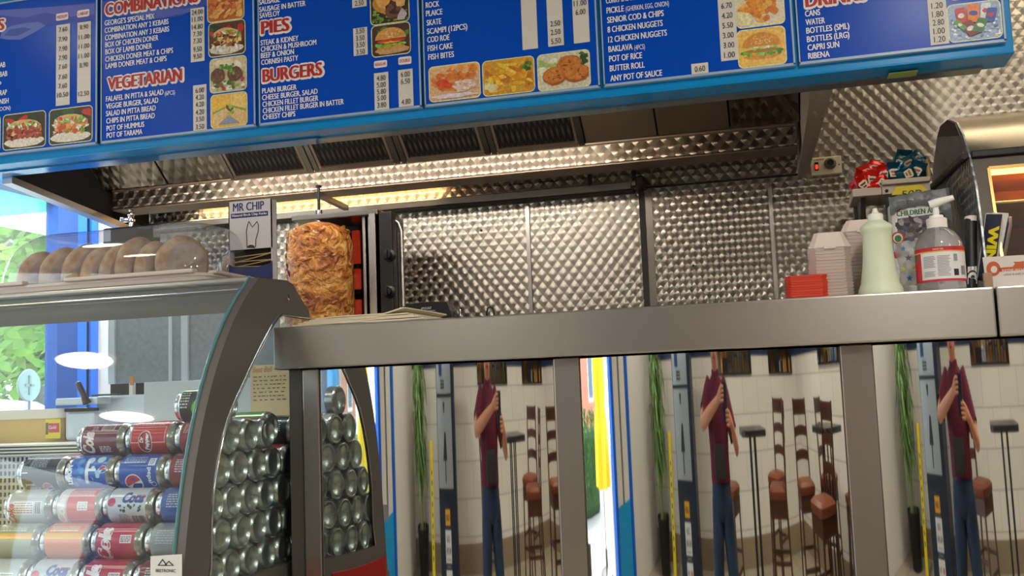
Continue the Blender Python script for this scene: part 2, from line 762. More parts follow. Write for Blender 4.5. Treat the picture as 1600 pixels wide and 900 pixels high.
# window frame and pane
w = MB(BLUED)
w.box((XL - .03, 3.70, 0), (XL + .03, 3.83, 2.3))
w.use(BLUEP).box((XL - .03, 3.83, 0), (XL + .03, 3.89, 2.3))
w.use(BLACK).box((XL - .03, 3.89, 0), (XL + .02, 3.92, 2.3))
w.use(BLUEP).box((XL - .03, 3.92, 0), (XL + .03, 3.97, 2.3))
w.use(BLUED).box((XL - .05, 1.84, .72), (XL + .03, 3.70, .80))
w.box((XL - .05, 1.84, 2.2), (XL + .03, 3.70, 2.28))
w.box((XL - .05, 1.84, .8), (XL + .03, 1.92, 2.2))
wf = w.build('window_1', kind='structure')
MB(GLASS).box((XL - .022, 1.90, .78), (XL - .016, 3.71, 2.22)).build('window_pane', wf)
# door: open doorway with blue jambs and the white glazed leaf beside it
d = MB(BLUEP)
d.box((XL - .06, 1.26, 0), (XL + .05, 1.36, 2.25))
d.box((XL - .06, -.62, 0), (XL + .06, -.50, 2.25))
d.box((XL - .06, -.50, 2.14), (XL + .05, 1.26, 2.25))
d.box((XL - .06, -1.42, 0), (XL + .06, -1.30, 2.25))
d.use(WALLW).box((XL - .04, -1.30, .62), (XL + .01, -.62, 2.2))
d.use(CYAN).box((XL - .04, -1.30, .02), (XL + .03, -.62, .62))
d.use(WALLW).box((XL - .05, -2.02, 0), (XL + .02, -1.42, 2.25))
d.use(ALU).box((XL + .01, -.98, .62), (XL + .03, -.92, 2.2))
d.build('door_1', kind='structure')
MB(mat('doormat_rubber', '#2e3138', 0.9, noise_amt=.3, noise_scale=60)).box((XL + .05, -.45, 0), (XL + .75, .75, .012)).build('doormat')
tag(bpy.data.objects['doormat'], 'dark ribbed doormat on the tiled floor inside the street door', 'doormat')

# kitchen wall: dimpled steel sheets with seams and cover strips
MB(DIMP).box((-2.2, YB, 0), (XR, YB + .1, ZC)).build('wall_back', kind='structure')
MB(WALLW).box((-2.2, YB + .1, 0), (-2.1, 4.0, ZC)).build('wall_alcove_side', kind='structure')


def strip_at(px, py0, py1, nm, wdt=.012, m=STEELV, dep=.006):
    a, c = at(px, py0, Y=YB), at(px, py1, Y=YB)
    x = a.x
    MB(m).box((x - wdt / 2, YB - dep, min(a.z, c.z)), (x + wdt / 2, YB, max(a.z, c.z))).build(nm, kind='structure')


DSEAM = mat('dark_seam', '#2a2722', 0.6)
strip_at(824, 322, 520, 'trim_4', .012)
strip_at(1002, 294, 520, 'trim_5', .018, DSEAM)
strip_at(1202, 285, 520, 'trim_6', .011)
# plain cover sheet next to the second seam
MB(mat('plain_steel_sheet', '#8c857b', 0.34, 1.0)).box((at(1006, 380, Y=YB).x, YB - .003, 1.2), (at(1022, 380, Y=YB).x, YB, 1.9)).build('trim_7', kind='structure')
zr = at(620, 322, Y=YB - .04).z
w = MB(STEEL)
w.box((-2.15, YB - .05, zr - .012), (at(990, 290, Y=YB - .03).x, YB, zr + .012), .003)
w.use(DSEAM).box((-2.15, YB - .048, zr - .017), (at(990, 290, Y=YB - .03).x, YB, zr - .0125))
w.build('trim_8', kind='structure')
w = MB(DSEAM)
w.box((at(1005, 292, Y=YB).x, YB - .004, zr - .006), (at(1262, 275, Y=YB).x, YB, zr))
w.build('trim_9', kind='structure')
MB(mat('copper_bracket', '#6b5c50', .4, 1.0)).box((at(985, 286, Y=YB - .06).x, YB - .08, zr - .012), (at(1007, 286, Y=YB - .06).x, YB, zr + .02), .004).build('wall_bracket')
tag(bpy.data.objects['wall_bracket'], 'small steel bracket block at the end of the long wall rail', 'bracket')
# screws in the sheets
for px, py in ((1083, 415), (752, 360)):
    p = at(px, py, Y=YB)
    o = MB(BLACK).lathe([(.004, 0), (.003, -.004), (0.0, -.005)], p, 'Y', 10).build('screw_head')
    tag(o, 'black screw head in the dimpled steel wall ' + ('left of the red trays' if px > 1000 else 'right of the doner grill'), 'screw')

# ceiling lamps over the customers (round panels) and the kitchen tube
LAMPF = mat('lamp_diffuser', '#fffaf0', 0.4, emit='#ffe6a0', estr=2.0)


def ceiling_lamp(x, y, label, power):
    t = thing('round_ceiling_lamp', label, 'ceiling lamp', (x, y, ZC), 'round ceiling lamps')
    MB(WHITE).lathe([(.14, 0), (.14, -.02), (.125, -.03), (.12, -.03), (.12, 0)], (x, y, ZC)).build('frame', t)
    MB(LAMPF).lathe([(.12, -.022), (.08, -.03), (0.0, -.032)], (x, y, ZC)).build('diffuser', t)
    l = area('lamp_light', (x, y, ZC - .06), (x, y, 0), .24, power, (1.0, .95, .84), shape='DISK')
    return t


LAMP_W = 15.0
for i, (x, y) in enumerate(((-2.5, 1.34), (-2.72, .36), (.6, .6), (.6, -1.6), (2.4, .3), (2.4, -1.7), (-1.9, -1.9))):  # last lamp is added to brighten the wall by the bamboo
    ceiling_lamp(x, y, ('round flush ceiling lamp over the drinks cabinet', 'round flush ceiling lamp just inside the street door',
                        'round flush ceiling lamp in front of the menu boards', 'round flush ceiling lamp over the first bar table',
                        'round flush ceiling lamp nearest the right wall and counter', 'round flush ceiling lamp over the corner of bar stools', 'round flush ceiling lamp added to brighten the cash machine and bamboo corner')[i], 2.2 if i < 2 else LAMP_W)
t = thing('tube_lamp', 'long fluorescent tube lamp on the kitchen ceiling behind the menu boards', 'lamp', (.9, 2.72, ZC))
MB(WHITE).box((.2, 2.68, ZC - .04), (1.7, 2.76, ZC), .005).build('housing', t)
MB(LAMPF).tube([(.24, 2.72, ZC - .06), (1.66, 2.72, ZC - .06)], .016).build('tube', t)
area('tube_light', (.95, 2.70, ZC - .1), (.95, 2.9, 0), 1.3, 3.0, (1.0, .88, .68), size_y=.06)

t = thing('added_alcove_lamp', 'unseen white tube lamp added on the ceiling to brighten the alcove behind the hood', 'lamp', (-2.6, 3.5, ZC))  # unseen lamp, added to lift the dark alcove and back of the kitchen
MB(WHITE).box((-2.95, 3.46, ZC - .04), (-2.3, 3.54, ZC), .005).build('housing', t)
MB(LAMPF).tube([(-2.92, 3.5, ZC - .06), (-2.33, 3.5, ZC - .06)], .016).build('tube', t)
area('alcove_fill_light', (-2.6, 3.4, ZC - .1), (-2.3, 3.0, 0), .6, 28, (.93, .97, 1.0), size_y=.06)

# ------------------------------------------------------------------ counter
ct = thing('serving_counter', 'long stainless steel serving counter with curved mirror panels and overhanging ledge', 'counter', (0, 2.3, 0))
ZL0, ZL1 = 1.368, 1.462
xs = at(1557, 480, Y=YS).x
for x0, x1 in ((-1.098, xs - .0015), (xs + .0015, 1.6)):
    m = MB(STEEL)
    m.box((x0, YS, ZL0), (x1, YS + .50, ZL1), .004)
    m.build('ledge', ct)
MB(MATTEBLACK).box((-1.09, 2.24, 0), (1.6, 2.55, ZL0 - .002)).build('carcass', ct)
MB(DGREY).box((-1.09, YM - .03, 0), (1.6, 2.25, .12)).build('plinth', ct)
PANELS = [(-1.008, -.474, -.758), (-.418, .107, -.1555), (.168, .652, .41)]
PR = 0.64


def mirror_panel(x0, x1, cx, lean=0.0):
    hw = max(cx - x0, x1 - cx)
    cy = YM + sqrt(PR * PR - hw * hw)
    k = 40
    qa, qb = math.asin((x0 - cx) / PR), math.asin((x1 - cx) / PR)
    V, F, zs = [], [], (.12, .5, .9, ZL0 - .004)
    for z in zs:
        for i in range(k + 1):
            q = qa + (qb - qa) * i / k
            V.append((cx + PR * sin(q), cy - PR * cos(q) + (z - 1.3) * lean, z))
    for j in range(len(zs) - 1):
        for i in range(k):
            F.append([j * (k + 1) + i, j * (k + 1) + i + 1, (j + 1) * (k + 1) + i + 1, (j + 1) * (k + 1) + i])
    m = MB(MIRROR)
    m.add(V, F, True)
    # closed back so the panel has thickness
    V2 = [(x0 + (x1 - x0) * i / k, YM + .03, z) for z in zs for i in range(k + 1)]
    m.use(DGREY).add(V2, [f[::-1] for f in F])
    m.build('mirror_panel', ct)


for x0, x1, cx in PANELS:
    mirror_panel(x0, x1, cx)
mirror_panel(.712, 1.20, .956)
for x0, x1 in ((-.474, -.418), (.107, .168), (.652, .712), (1.20, 1.26)):
    m = MB(STEELV)
    m.box((x0, YM - .004, .0), (x1, YM + .04, ZL0), .003)
    m.build('post', ct)
m = MB(DGREY)
m.box((-1.085, YM - .012, 0), (-1.052, YM + .04, ZL0), .002)
m.build('post', ct)
m = MB(STEELV)
m.box((-1.048, YM - .02, 0), (-1.008, YM + .04, ZL0), .003)
m.build('post', ct)
# ------------------------------------------------------------------ menu boards
MBLUE = print_mat('menu_ink', 0.25, spec=0.12)
RAILB = mat('cyan_blue_rail', '#0090d8', 0.22, spec=.3)
GALV = mat('galvanised_steel', '#8fa0aa', 0.3, .9, noise_amt=.35, noise_scale=40)
YP = YN - .012
ZB = 1.993
ZT = 2.42
bx = thing('menu_light_box', 'long bright blue light box hanging over the counter, carrying the menu boards', 'sign box', (-.6, YN, ZB))
xr = at(1585, 82, Y=YN).x
m = MB(RAILB)
m.box((-2.6, YN, ZB - .024), (xr, YN + .04, ZT + .02), .003)
m.box((-2.6, YN - .004, ZB - .025), (xr, YN + .10, ZB - .020), .002)
m.build('housing', bx)
m = MB(GALV)
m.box((at(500, 190, Y=YN + .07).x, YN + .07, ZB - .029), (xr - .05, YN + .115, ZB - .019))
m.build('underside_strip', bx)
m = MB(mat('blue_film_strip', '#0d6fb0', .12))
m.box((-2.6, YN + .06, ZB - .029), (at(500, 190, Y=YN + .07).x, YN + .115, ZB - .019))
m.build('underside_strip', bx)
m = MB(MATTEBLACK)
m.box((-2.6, YN + .04, ZB - .018), (xr, YN + .115, ZT), .0)
m.build('rear_casing', bx)


def pmap(px, py):
    p = at(px, py, Y=YP)
    return p.x, p.z


UX, UZ = Vector((1, 0, 0)), Vector((0, 0, 1))
PINK = '#a28fd0'


def flat(mb, pts, lift, col):
    mb.use(col=col)
    mb.add([(x, YP - lift, z) for x, z in pts], [list(range(len(pts)))[::-1]])


def food_photo(kind, rect, parent):
    x0, y0, x1, y1 = rect
    ax, az1 = pmap(x0, (y0 + y1) / 2 - (y1 - y0) / 2)
    bx_, _ = pmap(x1, (y0 + y1) / 2)
    ax2, az0 = pmap(x0, y1)
    x0, x1, z0, z1 = min(ax, ax2), bx_, az0, az1
    w_, h_ = x1 - x0, z1 - z0
    m = MB(PHOTO)
    flat(m, rrect(x0, z0, x1, z1, .012), .0008, '#e9ecb0')
    e = .0022
    bgc = {'burger': '#4a2d20', 'pie': '#3a2b1c', 'drinks': '#9fb4d8', 'pitta': '#f2b945', 'kebab': '#2c2a16', 'wrap': '#3a331a', 'falafel': '#cdbf9a',
           'fish': '#e2b98a', 'chips': '#e8dcc0', 'scampi': '#d8a030', 'cakes': '#d9d2b8', 'chicken': '#f0c060', 'mix': '#c06a30', 'doner': '#5a3018'}[kind]
    flat(m, rrect(x0 + e, z0 + e, x1 - e, z1 - e, .010), .0012, bgc)
    lv = [.0014]

    def P(u, v):
        return (x0 + e * 2 + (w_ - 4 * e) * min(max(u, 0.0), 1.0), z0 + e * 2 + (h_ - 4 * e) * min(max(v, 0.0), 1.0))

    def B(u, v, ru, rv, col, n=14, wob=.2, rot=None):
        pts = [P(a, c_) for a, c_ in blob(u, v, ru, rv, n, wob, rot)]
        lv[0] += .00003
        flat(m, pts, lv[0], col)

    def scatter(nn, cols, ur, vr, rr, asp=1.0, wob=.25):
        for _ in range(nn):
            r_ = random.uniform(*rr)
            B(random.uniform(*ur), random.uniform(*vr), r_, r_ * random.uniform(.5, 1) * asp, random.choice(cols), 9, wob)

    if kind in ('burger', 'chicken'):
        if kind == 'burger':
            scatter(6, ['#4f8a35', '#2e5c24', '#c23a2a'], (.1, .95), (.55, .95), (.08, .16))
            B(.5, .12, .5, .12, '#c9a070', rot=0)
        else:
            scatter(4, ['#f6d27a', '#f0c458'], (.1, .9), (.2, .9), (.2, .3))
        pts = [(.08, .22), (.92, .24), (.90, .34), (.09, .33)]
        B(.5, .24, .40, .09, '#d8973e', rot=0, wob=.05)
        scatter(26, ['#5fa836', '#7fc044', '#3f8428', '#a6d468'], (.08, .92), (.30, .40), (.05, .09), .7)
        B(.5, .40, .38, .05, '#6b3c1e' if kind == 'burger' else '#b87a34', rot=0, wob=.08)
        if kind == 'burger':
            B(.55, .43, .30, .05, '#f2b52c', rot=0.05)
            B(.35, .47, .22, .045, '#d93c22', rot=0.1)
            B(.7, .46, .2, .04, '#cf3520', rot=-.05)
        else:
            scatter(16, ['#b9d66a', '#8fbf4a', '#f4f0dc'], (.1, .9), (.44, .52), (.04, .08), .8)
        dome = [(.5 + .43 * cos(radians(a)), .52 + .40 * sin(radians(a))) for a in range(0, 181, 9)]
        lv[0] += .00003
        flat(m, [P(*q) for q in dome][::-1], lv[0], '#d79a4a' if kind == 'burger' else '#d88f2a')
        for _ in range(40):
            a, r_ = random.uniform(.2, 2.9), random.uniform(.1, .9)
            B(.5 + .40 * r_ * cos(a), .55 + .34 * r_ * sin(a), .014, .012, '#f4e2b4', 6, 0)
    elif kind == 'pie':
        scatter(60, ['#6f9a3a', '#58832e', '#86b04c'], (.0, 1), (.0, .4), (.03, .05), 1, .05)
        B(.5, .62, .46, .40, '#c98a3c', rot=0, wob=.05)
        B(.5, .68, .38, .28, '#e0aa58', rot=0, wob=.05)
        B(.6, .35, .22, .30, '#4a2a20', rot=0)
        scatter(18, ['#5a3428', '#3a201a', '#7a4a3a'], (.42, .75), (.1, .5), (.05, .09))
        B(.82, .55, .14, .13, '#e6bb74')
        B(.85, .15, .2, .12, '#c9bfc4')
    elif kind == 'drinks':
        for _ in range(110):
            B(random.uniform(0, 1), random.uniform(0, .6), .035, .03, random.choice(['#dfe8f2', '#b9c8e0', '#8ea6cc', '#f4f8fc', '#6f88b4']), 6, .4)
        for cx, cz, cw, ch, c0, c1, rt in ((.24, .68, .10, .24, '#c81f26', '#f0e6e0', .1), (.48, .72, .12, .26, '#f07c14', '#2b3f9a', 0), (.73, .76, .10, .22, '#d9dde2', '#c2262c', -.1),
                                           (.83, .62, .10, .20, '#1c4fb0', '#c9202c', -.2), (.40, .30, .12, .22, '#7c1420', '#e8d8d0', .4), (.60, .36, .11, .2, '#2f7a34', '#f0f0e0', -.4),
                                           (.2, .42, .06, .16, '#4ea33a', '#e6f0d0', .6)):
            q = [(cx + (a * cw) * cos(rt) - (b_ * ch) * sin(rt), cz + (a * cw) * sin(rt) + b_ * ch * cos(rt)) for a, b_ in ((-1, -1), (1, -1), (1, .8), (.8, 1), (-.8, 1), (-1, .8))]
            lv[0] += .00003
            flat(m, [P(*z) for z in q][::-1], lv[0], c0)
            B(cx, cz, cw * .7, ch * .3, c1, 10, .2, rt)
    elif kind == 'pitta':
        for q, c_ in (([(0, 1), (.45, 1), (.5, .62), (.02, .5)], '#f4c04a'), ([(.55, 1), (1, 1), (1, .5), (.56, .62)], '#f2cd74'),
                      ([(.02, .48), (.48, .66), (.44, .5), (.05, .3)], '#7fae3c'), ([(.56, .66), (1, .48), (.98, .3), (.6, .5)], '#7fae3c'),
                      ([(.05, .42), (.47, .6), (.52, .4), (.14, .02), (.02, .06)], '#e8c48a'), ([(.55, .6), (1, .4), (.98, .04), (.86, .02), (.52, .4)], '#e6bf80'),
                      ([(.18, .04), (.5, .34), (.84, .04)], '#8b97b4')):
            lv[0] += .00004
            flat(m, [P(*z) for z in q][::-1], lv[0], c_)
        scatter(16, ['#5a8f2e', '#6c4a2a', '#a0c050'], (.42, .62), (.38, .66), (.03, .06))
    elif kind == 'falafel':
        scatter(20, ['#e9dcc0', '#f3ead2', '#d8c59a'], (.1, .9), (.6, .95), (.1, .2))
        scatter(26, ['#5f9a34', '#86b850', '#3c6e22', '#b83050', '#f0ece0'], (.05, .95), (.02, .3), (.04, .09))
        for u, v in ((.2, .48), (.7, .48)):
            B(u, v, .22, .24, '#6a4128', rot=0, wob=.08)
            scatter(16, ['#7d5236', '#54301c', '#8f6444'], (u - .14, u + .14), (v - .14, v + .14), (.02, .05))
        scatter(14, ['#4d8a2c', '#79b048'], (.3, .7), (.5, .8), (.04, .07))
    elif kind in ('kebab', 'wrap', 'doner'):
        scatter(8, ['#cc2a1c', '#2f5a20', '#1f3a16'], (.0, 1), (.7, 1), (.1, .18))
        B(.5, .16, .5, .16, '#e7dfcf', rot=0, wob=.05)
        B(.5, .56, .44, .28, '#e2b878', rot=-.12, wob=.05)
        cols = {'kebab': ['#a8452c', '#8a3222', '#c25a3c', '#b44a34'], 'wrap': ['#e8843a', '#f0a050', '#5f9a34', '#d85a2c', '#f2e8d8'], 'doner': ['#7a4224', '#9a5a34', '#e8b44c', '#f2d078', '#5c2e18']}[kind]
        scatter(70, cols, (.08, .92), (.26, .60), (.035, .075))
        scatter(22, ['#6cae3c', '#9ccc5c', '#e04a2a', '#f4f0e0'], (.15, .85), (.55, .74), (.04, .08), .6)
        if kind == 'doner':
            scatter(14, ['#f4ede0', '#e6d6c0'], (.1, .8), (.08, .24), (.06, .12), .6)
    elif kind == 'fish':
        scatter(12, ['#f09a3a', '#e6802a', '#f4b45c'], (.1, .95), (.72, .96), (.08, .16), .5)
        B(.45, .52, .42, .30, '#e08a3c', rot=.1)
        scatter(50, ['#e8944a', '#d8702c', '#f0b070', '#e27a34'], (.06, .9), (.42, .78), (.03, .08))
        B(.72, .36, .27, .16, '#ecd2c4', rot=.2)
        scatter(24, ['#f6e6dc', '#e4c2b4', '#d8b0a4'], (.5, .95), (.24, .48), (.03, .06))
        scatter(10, ['#e2502a', '#d8401c'], (.2, .42), (.38, .56), (.05, .09))
        B(.5, .08, .46, .07, '#e8d8e6', rot=0)
    elif kind in ('chips', 'scampi', 'mix'):
        cols = {'chips': ['#f0a030', '#e8922a', '#f4b850', '#d87c1c'], 'scampi': ['#e8b020', '#d89414', '#f2c840', '#c87a14'], 'mix': ['#d87834', '#e8a050', '#b8502c', '#f0c070']}[kind]
        for _ in range(26):
            B(random.uniform(.05, .95), random.uniform(.35, .95), .2, .05, random.choice(cols), 8, .1)
        scatter(26, cols, (.05, .95), (.08, .6), (.07, .14), .8)
        if kind == 'scampi':
            scatter(12, ['#2f6a24', '#4a8a34'], (.8, .98), (.6, .85), (.03, .06))
            scatter(8, ['#f0e8c4', '#e4d8a4'], (.05, .25), (.08, .3), (.06, .1))
        if kind == 'chips':
            B(.12, .18, .2, .22, '#ece0ae')
            B(.3, .8, .12, .1, '#c2402c')
    elif kind == 'cakes':
        scatter(10, ['#a6c470', '#c4d896', '#e6ecd0'], (.02, .35), (.5, .9), (.08, .14))
        scatter(8, ['#3c6e28', '#2a4e1c'], (.85, 1), (.6, .95), (.05, .09))
        for u, v in ((.62, .66), (.32, .36), (.76, .38)):
            B(u, v, .26, .28, '#a85a20', rot=0, wob=.06)
            B(u - .01, v + .03, .23, .24, '#cc7a30', rot=0, wob=.06)
            scatter(16, ['#d88c40', '#b8661f', '#8a4818'], (u - .16, u + .16), (v - .14, v + .16), (.02, .04))
    m.build('food_photo', parent)


def price_strip(rect, prices, parent):
    """rect in photo px: x at left/right edges and y of the top-left and bottom-left corners"""
    x0, y0, x1, y1 = rect
    ax, az1 = pmap(x0, y0)
    bx_, _ = pmap(x1, y0)
    cx_, az0 = pmap(x0, y1)
    m = MB(PRINT)
    flat(m, [(ax, az0), (bx_, az0), (bx_, az1), (ax, az1)], .0012, '#ded8d2')
    s = m.build('price_strip', parent)
    if prices:
        m = MB(PRINT, '#1a1a1e')
        for (txt, py) in prices:
            _, zc = pmap((x0 + x1) / 2, py)
            h = .0135
            put_text(m, txt, ((ax + bx_) / 2, YP - .0020, zc - h / 2), UX, UZ, h, width=(bx_ - ax) * (.62 if len(txt) < 5 else .8), bold=.008, align='C')
        m.build('prices', s)


def menu_panel(px0, px1, label):
    x0, x1 = pmap(px0, 160)[0], pmap(px1, 160)[0]
    t = thing('menu_board', label, 'menu board', ((x0 + x1) / 2, YP, ZB), 'menu boards over the counter')
    m = MB(MBLUE)
    m.use(col='#004cc4').box((x0, YP, ZB), (x1, YN - .0005, ZT), .001)
    m.build('panel_face', t)
    m = MB(mat('pale_blue_edge', '#9db7d0', .3))
    for a, c in (((x0, YP - .002, ZB - .002), (x1, YN - .0005, ZB + .004)), ((x1 - .004, YP - .002, ZB), (x1, YN - .0005, ZT)), ((x0, YP - .002, ZB), (x0 + .003, YN - .0005, ZT)),
                 ((x0, YP - .002, ZT - .004), (x1, YN - .0005, ZT))):
        m.box(a, c)
    m.build('frame_edge', t)
    return t


def heading(t, s, px, py, px1, pxh):
    """red circus lettering with a thick white outline"""
    x, z = pmap(px, py)
    x1, _ = pmap(px1, py)
    h = z - pmap(px, py + pxh)[1]
    wd_ = x1 - x
    m = MB(PRINT)
    m.use(col='#f4eef0')
    for i_ in range(12):
        q_, r_ = 2 * pi * i_ / 12, h * .15
        put_text(m, s, (x + wd_ * .01 + r_ * cos(q_) + .0006, YP - .0010 - i_ * .00003, z + r_ * sin(q_) - .0006), UX, UZ, h, width=wd_ * .98, bold=.0)
    m.use(col='#b80c10')
    put_text(m, s, (x + wd_ * .006, YP - .0022, z), UX, UZ, h, width=wd_ * .98, bold=.055)
    m.build('heading_lettering', t)


def items(t, rows, pxh=8.6):
    m = MB(PRINT, '#f2f4f8')
    for r_ in rows:
        s, px, py, px1 = r_[:4]
        x, z = pmap(px, py)
        x1, _ = pmap(px1, py)
        h = (z - pmap(px, py + (r_[4] if len(r_) > 4 else pxh))[1])
        put_text(m, s, (x, YP - .0014, z), UX, UZ, h, width=x1 - x, bold=.034 if len(r_) < 5 else 0.012)
    m.build('item_lettering', t)


def tagword(t, s, rect):
    x0, y0, x1, y1 = rect
    ax, az1 = pmap(x0, y0)
    bx_, _ = pmap(x1, y0)
    _, az0 = pmap(x0, y1)
    m = MB(PRINT)
    flat(m, rrect(ax, az0, bx_, az1, .004, 3), .0010, '#f2e6ea')
    m.use(col='#c01c24')
    put_text(m, s, ((ax + bx_) / 2, YP - .0018, az0 + (az1 - az0) * .28), UX, UZ, (az1 - az0) * .45, width=(bx_ - ax) * .8, bold=.01, align='C')
    m.build('size_tag', t)


def fish_band(t, polys):
    m = MB(PRINT)
    k = 0
    for col, pts in polys:
        k += 1
        flat(m, [pmap(*p) for p in pts][::-1], .0004 + k * .00006, col)
    m.build('purple_sea_print', t)


t1 = menu_panel(-90, 152, 'blue menu board at the far end by the shop window, kebab photos along its foot')
fish_band(t1, [('#2c46b4', [(-80, 24), (0, 18), (150, 4), (150, 34), (140, 30), (125, 36), (100, 34), (70, 40), (30, 44), (0, 40)]),
               ('#5563c4', [(-60, 20), (0, 16), (148, 6), (148, 22), (110, 26), (70, 20), (40, 28), (0, 24)]),
               ('#5c74cc', [(0, 60), (12, 62), (32, 62), (52, 52), (72, 40), (60, 34), (42, 36), (20, 40), (4, 46)]),
               ('#2b4cb0', [(6, 56), (28, 56), (50, 45), (36, 43), (16, 46)])])
items(t1, [('AB', 0, 106, 9), ('BAB', 0, 120.5, 12), ('P', -1, 136, 2.5), ('RAP', 0, 149.5, 11.5), ('NISH', 0, 163, 14), ('(SMOON)', -10, 175, 17, 6.5)])
heading(t1, 'S', -3, 48, 8, 18)
tagword(t1, 'MEDIUM', (88, 22, 107, 33))
tagword(t1, 'LARGE', (121, 17, 140, 28))
price_strip((88.5, 40, 110, 166), list(zip(('7.60', '7.90', '7.90', '7.90', '7.60', '7.60', '7.60', '10.50'), (46, 61, 76, 90, 104, 120, 134, 148))), t1)
price_strip((121.5, 36, 142.5, 161), list(zip(('8.90', '11.00', '11.00', '11.00', '8.90', '12.50'), (42, 57.5, 72, 87, 101.5, 146))), t1)
food_photo('kebab', (5, 180, 72, 236), t1)
food_photo('wrap', (77, 172, 145, 228), t1)
food_photo('doner', (-66, 188, 1, 244), t1)

t2 = menu_panel(158, 399, 'blue menu board listing combinations and vegetarian dishes, photos down one side')
fish_band(t2, [('#2c46b4', [(160, 2), (395, -20), (395, -6), (330, 6), (305, 14), (285, 24), (250, 30), (220, 22), (190, 26), (160, 24)]),
               ('#4a5fc0', [(200, 30), (225, 16), (260, 12), (290, 14), (310, 8), (300, 18), (262, 26), (235, 31)])])
heading(t2, 'COMBINATIONS', 164, 25, 313, 20)
items(t2, [("GEORGE'S SPECIAL MIX", 164, 40.5, 242), ('COMBINATION ANY 2 KEBABS', 164, 52, 264), ('COMBINATION ANY 3 KEBABS', 164.5, 63.5, 265), ('BOX OF CHICKEN DONER', 165, 74.5, 248),
           ('BOX OF LAMB DONER', 165, 85.5, 238), ('CHICKEN DONER MEAT & CHIPS', 165, 97, 271), ('LAMB DONER MEAT & CHIPS', 165.5, 108, 261)])
items(t2, [('FALAFEL IN PITTA & SALAD', 166, 159, 256), ('(6PCS)', 258, 149.5, 274, 7.0), ('VEGGIE BURGER, SALAD', 166, 170.5, 248), ('SALAD IN PITTA BREAD', 166, 182, 244), ('CHIPS IN PITTA BREAD', 166.5, 193.5, 242.5),
           ('POT OF HUMMUS', 167, 205, 226), ('POT OF TARAMA', 167, 216, 223)])
heading(t2, 'VEGETARIAN', 168, 141, 287, 20)
price_strip((298, 14, 319.5, 98), list(zip(('24.00', '11.00', '14.80', '7.30', '7.30', '9.50', '9.50'), (19, 30, 42, 53, 64, 77, 88))), t2)
price_strip((302, 134, 323, 205), list(zip(('6.00', '4.20', '4.20', '4.20', '3.50', '3.50'), (141, 152, 163, 175, 186, 198))), t2)
for k_, r_ in (('mix', (324, -22, 382, 37)), ('doner', (326, 37, 384, 91)), ('falafel', (328, 93, 386, 147)), ('pitta', (329.5, 149, 387, 202))):
    food_photo(k_, r_, t2)

t3 = menu_panel(405, 659, 'blue menu board listing pies and burgers, with a pie and a burger photo')
items(t3, [('SAUSAGE', 405, 8, 438), ('SAUSAGE IN BATTER', 405.5, 19.5, 478), ('SAVELOY', 406, 29, 438)])
items(t3, [('STEAK & KIDNEY', 407.5, 71.5, 467), ('CHICKEN & MUSHROOM', 408, 81.5, 495), ('BEEF & ONION', 408, 91.5, 460),
           ('CORNISH PASTY', 408.5, 102, 466.5)])
items(t3, [('PLAIN BURGER', 410, 146.5, 464), ('CHEESE BURGER, SALAD', 410, 157, 497), ('CHICKEN FILLET BURGER', 410.5, 167.5, 498),
           ('CHICKEN FILLET BURGER IN BATTER', 411, 177.5, 538), ('CHEESY CHIPS', 411, 187.5, 462)])
heading(t3, 'PIES', 408, 54, 454, 21)
heading(t3, 'BURGERS', 410, 129, 506, 21)
price_strip((550, -20, 572.5, 13), [('2.50', 5)], t3)
price_strip((552, 45, 574, 88), list(zip(('3.50',) * 4, (48.5, 59.5, 70, 81))), t3)
tagword(t3, 'REGULAR', (584.5, 96, 605, 107))
tagword(t3, 'DOUBLE', (622.5, 90, 643, 102))
price_strip((584.5, 115, 607, 173), list(zip(('4.80', '5.00', '5.80', '5.00', '3.80'), (122, 132.5, 143, 153, 164))), t3)
price_strip((622, 110, 645, 168), list(zip(('6.00', '6.50', '4.80'), (116, 127, 159))), t3)
food_photo('pie', (579, -14, 640, 41), t3)
food_photo('burger', (581, 41, 642, 91), t3)

t4 = menu_panel(664, 939, 'blue menu board listing fish, with three fried fish photos along its foot')
items(t4, [('ROCK', 665.5, 13, 687), ('PLAICE', 666, 26, 692), ('SKATE', 667, 40.5, 690), ('SCAMPI (12PCS)', 667.5, 54, 731), ('COD ROE', 668, 67, 703), ('FISH CAKE', 668.5, 80.5, 708), ('FISH BITES', 669.5, 94, 710)], 9.3)
price_strip((813, -20, 837, 79), [], t4)
price_strip((853, -20, 877.5, 74), list(zip(('2.50', '2.50', '5.50'), (37, 50.5, 64.5))), t4)
price_strip((893, -20, 918, 69), list(zip(('11.00', '6.00'), (5, 19))), t4)
food_photo('fish', (671, 105, 751, 161), t4)
food_photo('scampi', (755, 96, 836, 152), t4)
food_photo('cakes', (841, 86, 923, 144), t4)

t5 = menu_panel(945, 1247, 'blue menu board listing extras and nuggets, with a seeded bun photo')
items(t5, [('CURRY SAUCE', 947, 6, 992), ('PICKLE', 948, 21.5, 975.5), ('(GHERKIN, EGG, ONION)', 978, 18, 1046, 8), ('SENIOR COD & CHIPS', 949, 36.5, 1038), ('8 CHICKEN NUGGETS', 949.5, 51.5, 1036.5), ('12 CHICKEN NUGGETS', 950.5, 67, 1043),
           ('BAKLAVA', 951, 82, 989), ('(4PCS)', 991.5, 78.5, 1008, 8), ('POT OF RICE', 952, 97, 1004), ('BUTTER ROLL', 953, 112, 1008), ('ANY POT OF SAUCE', 954, 127.5, 1035.5)], 9.8)
price_strip((1120, -20, 1147, 97), list(zip(('6.70', '4.20', '5.50', '3.00', '3.00', '1.00'), (9, 24.5, 40, 55.5, 71, 86.5))), t5)
price_strip((1080, 100.5, 1106.5, 117), [('0.60', 107.5)], t5)
food_photo('chips', (1151, -20, 1226, 46), t5)
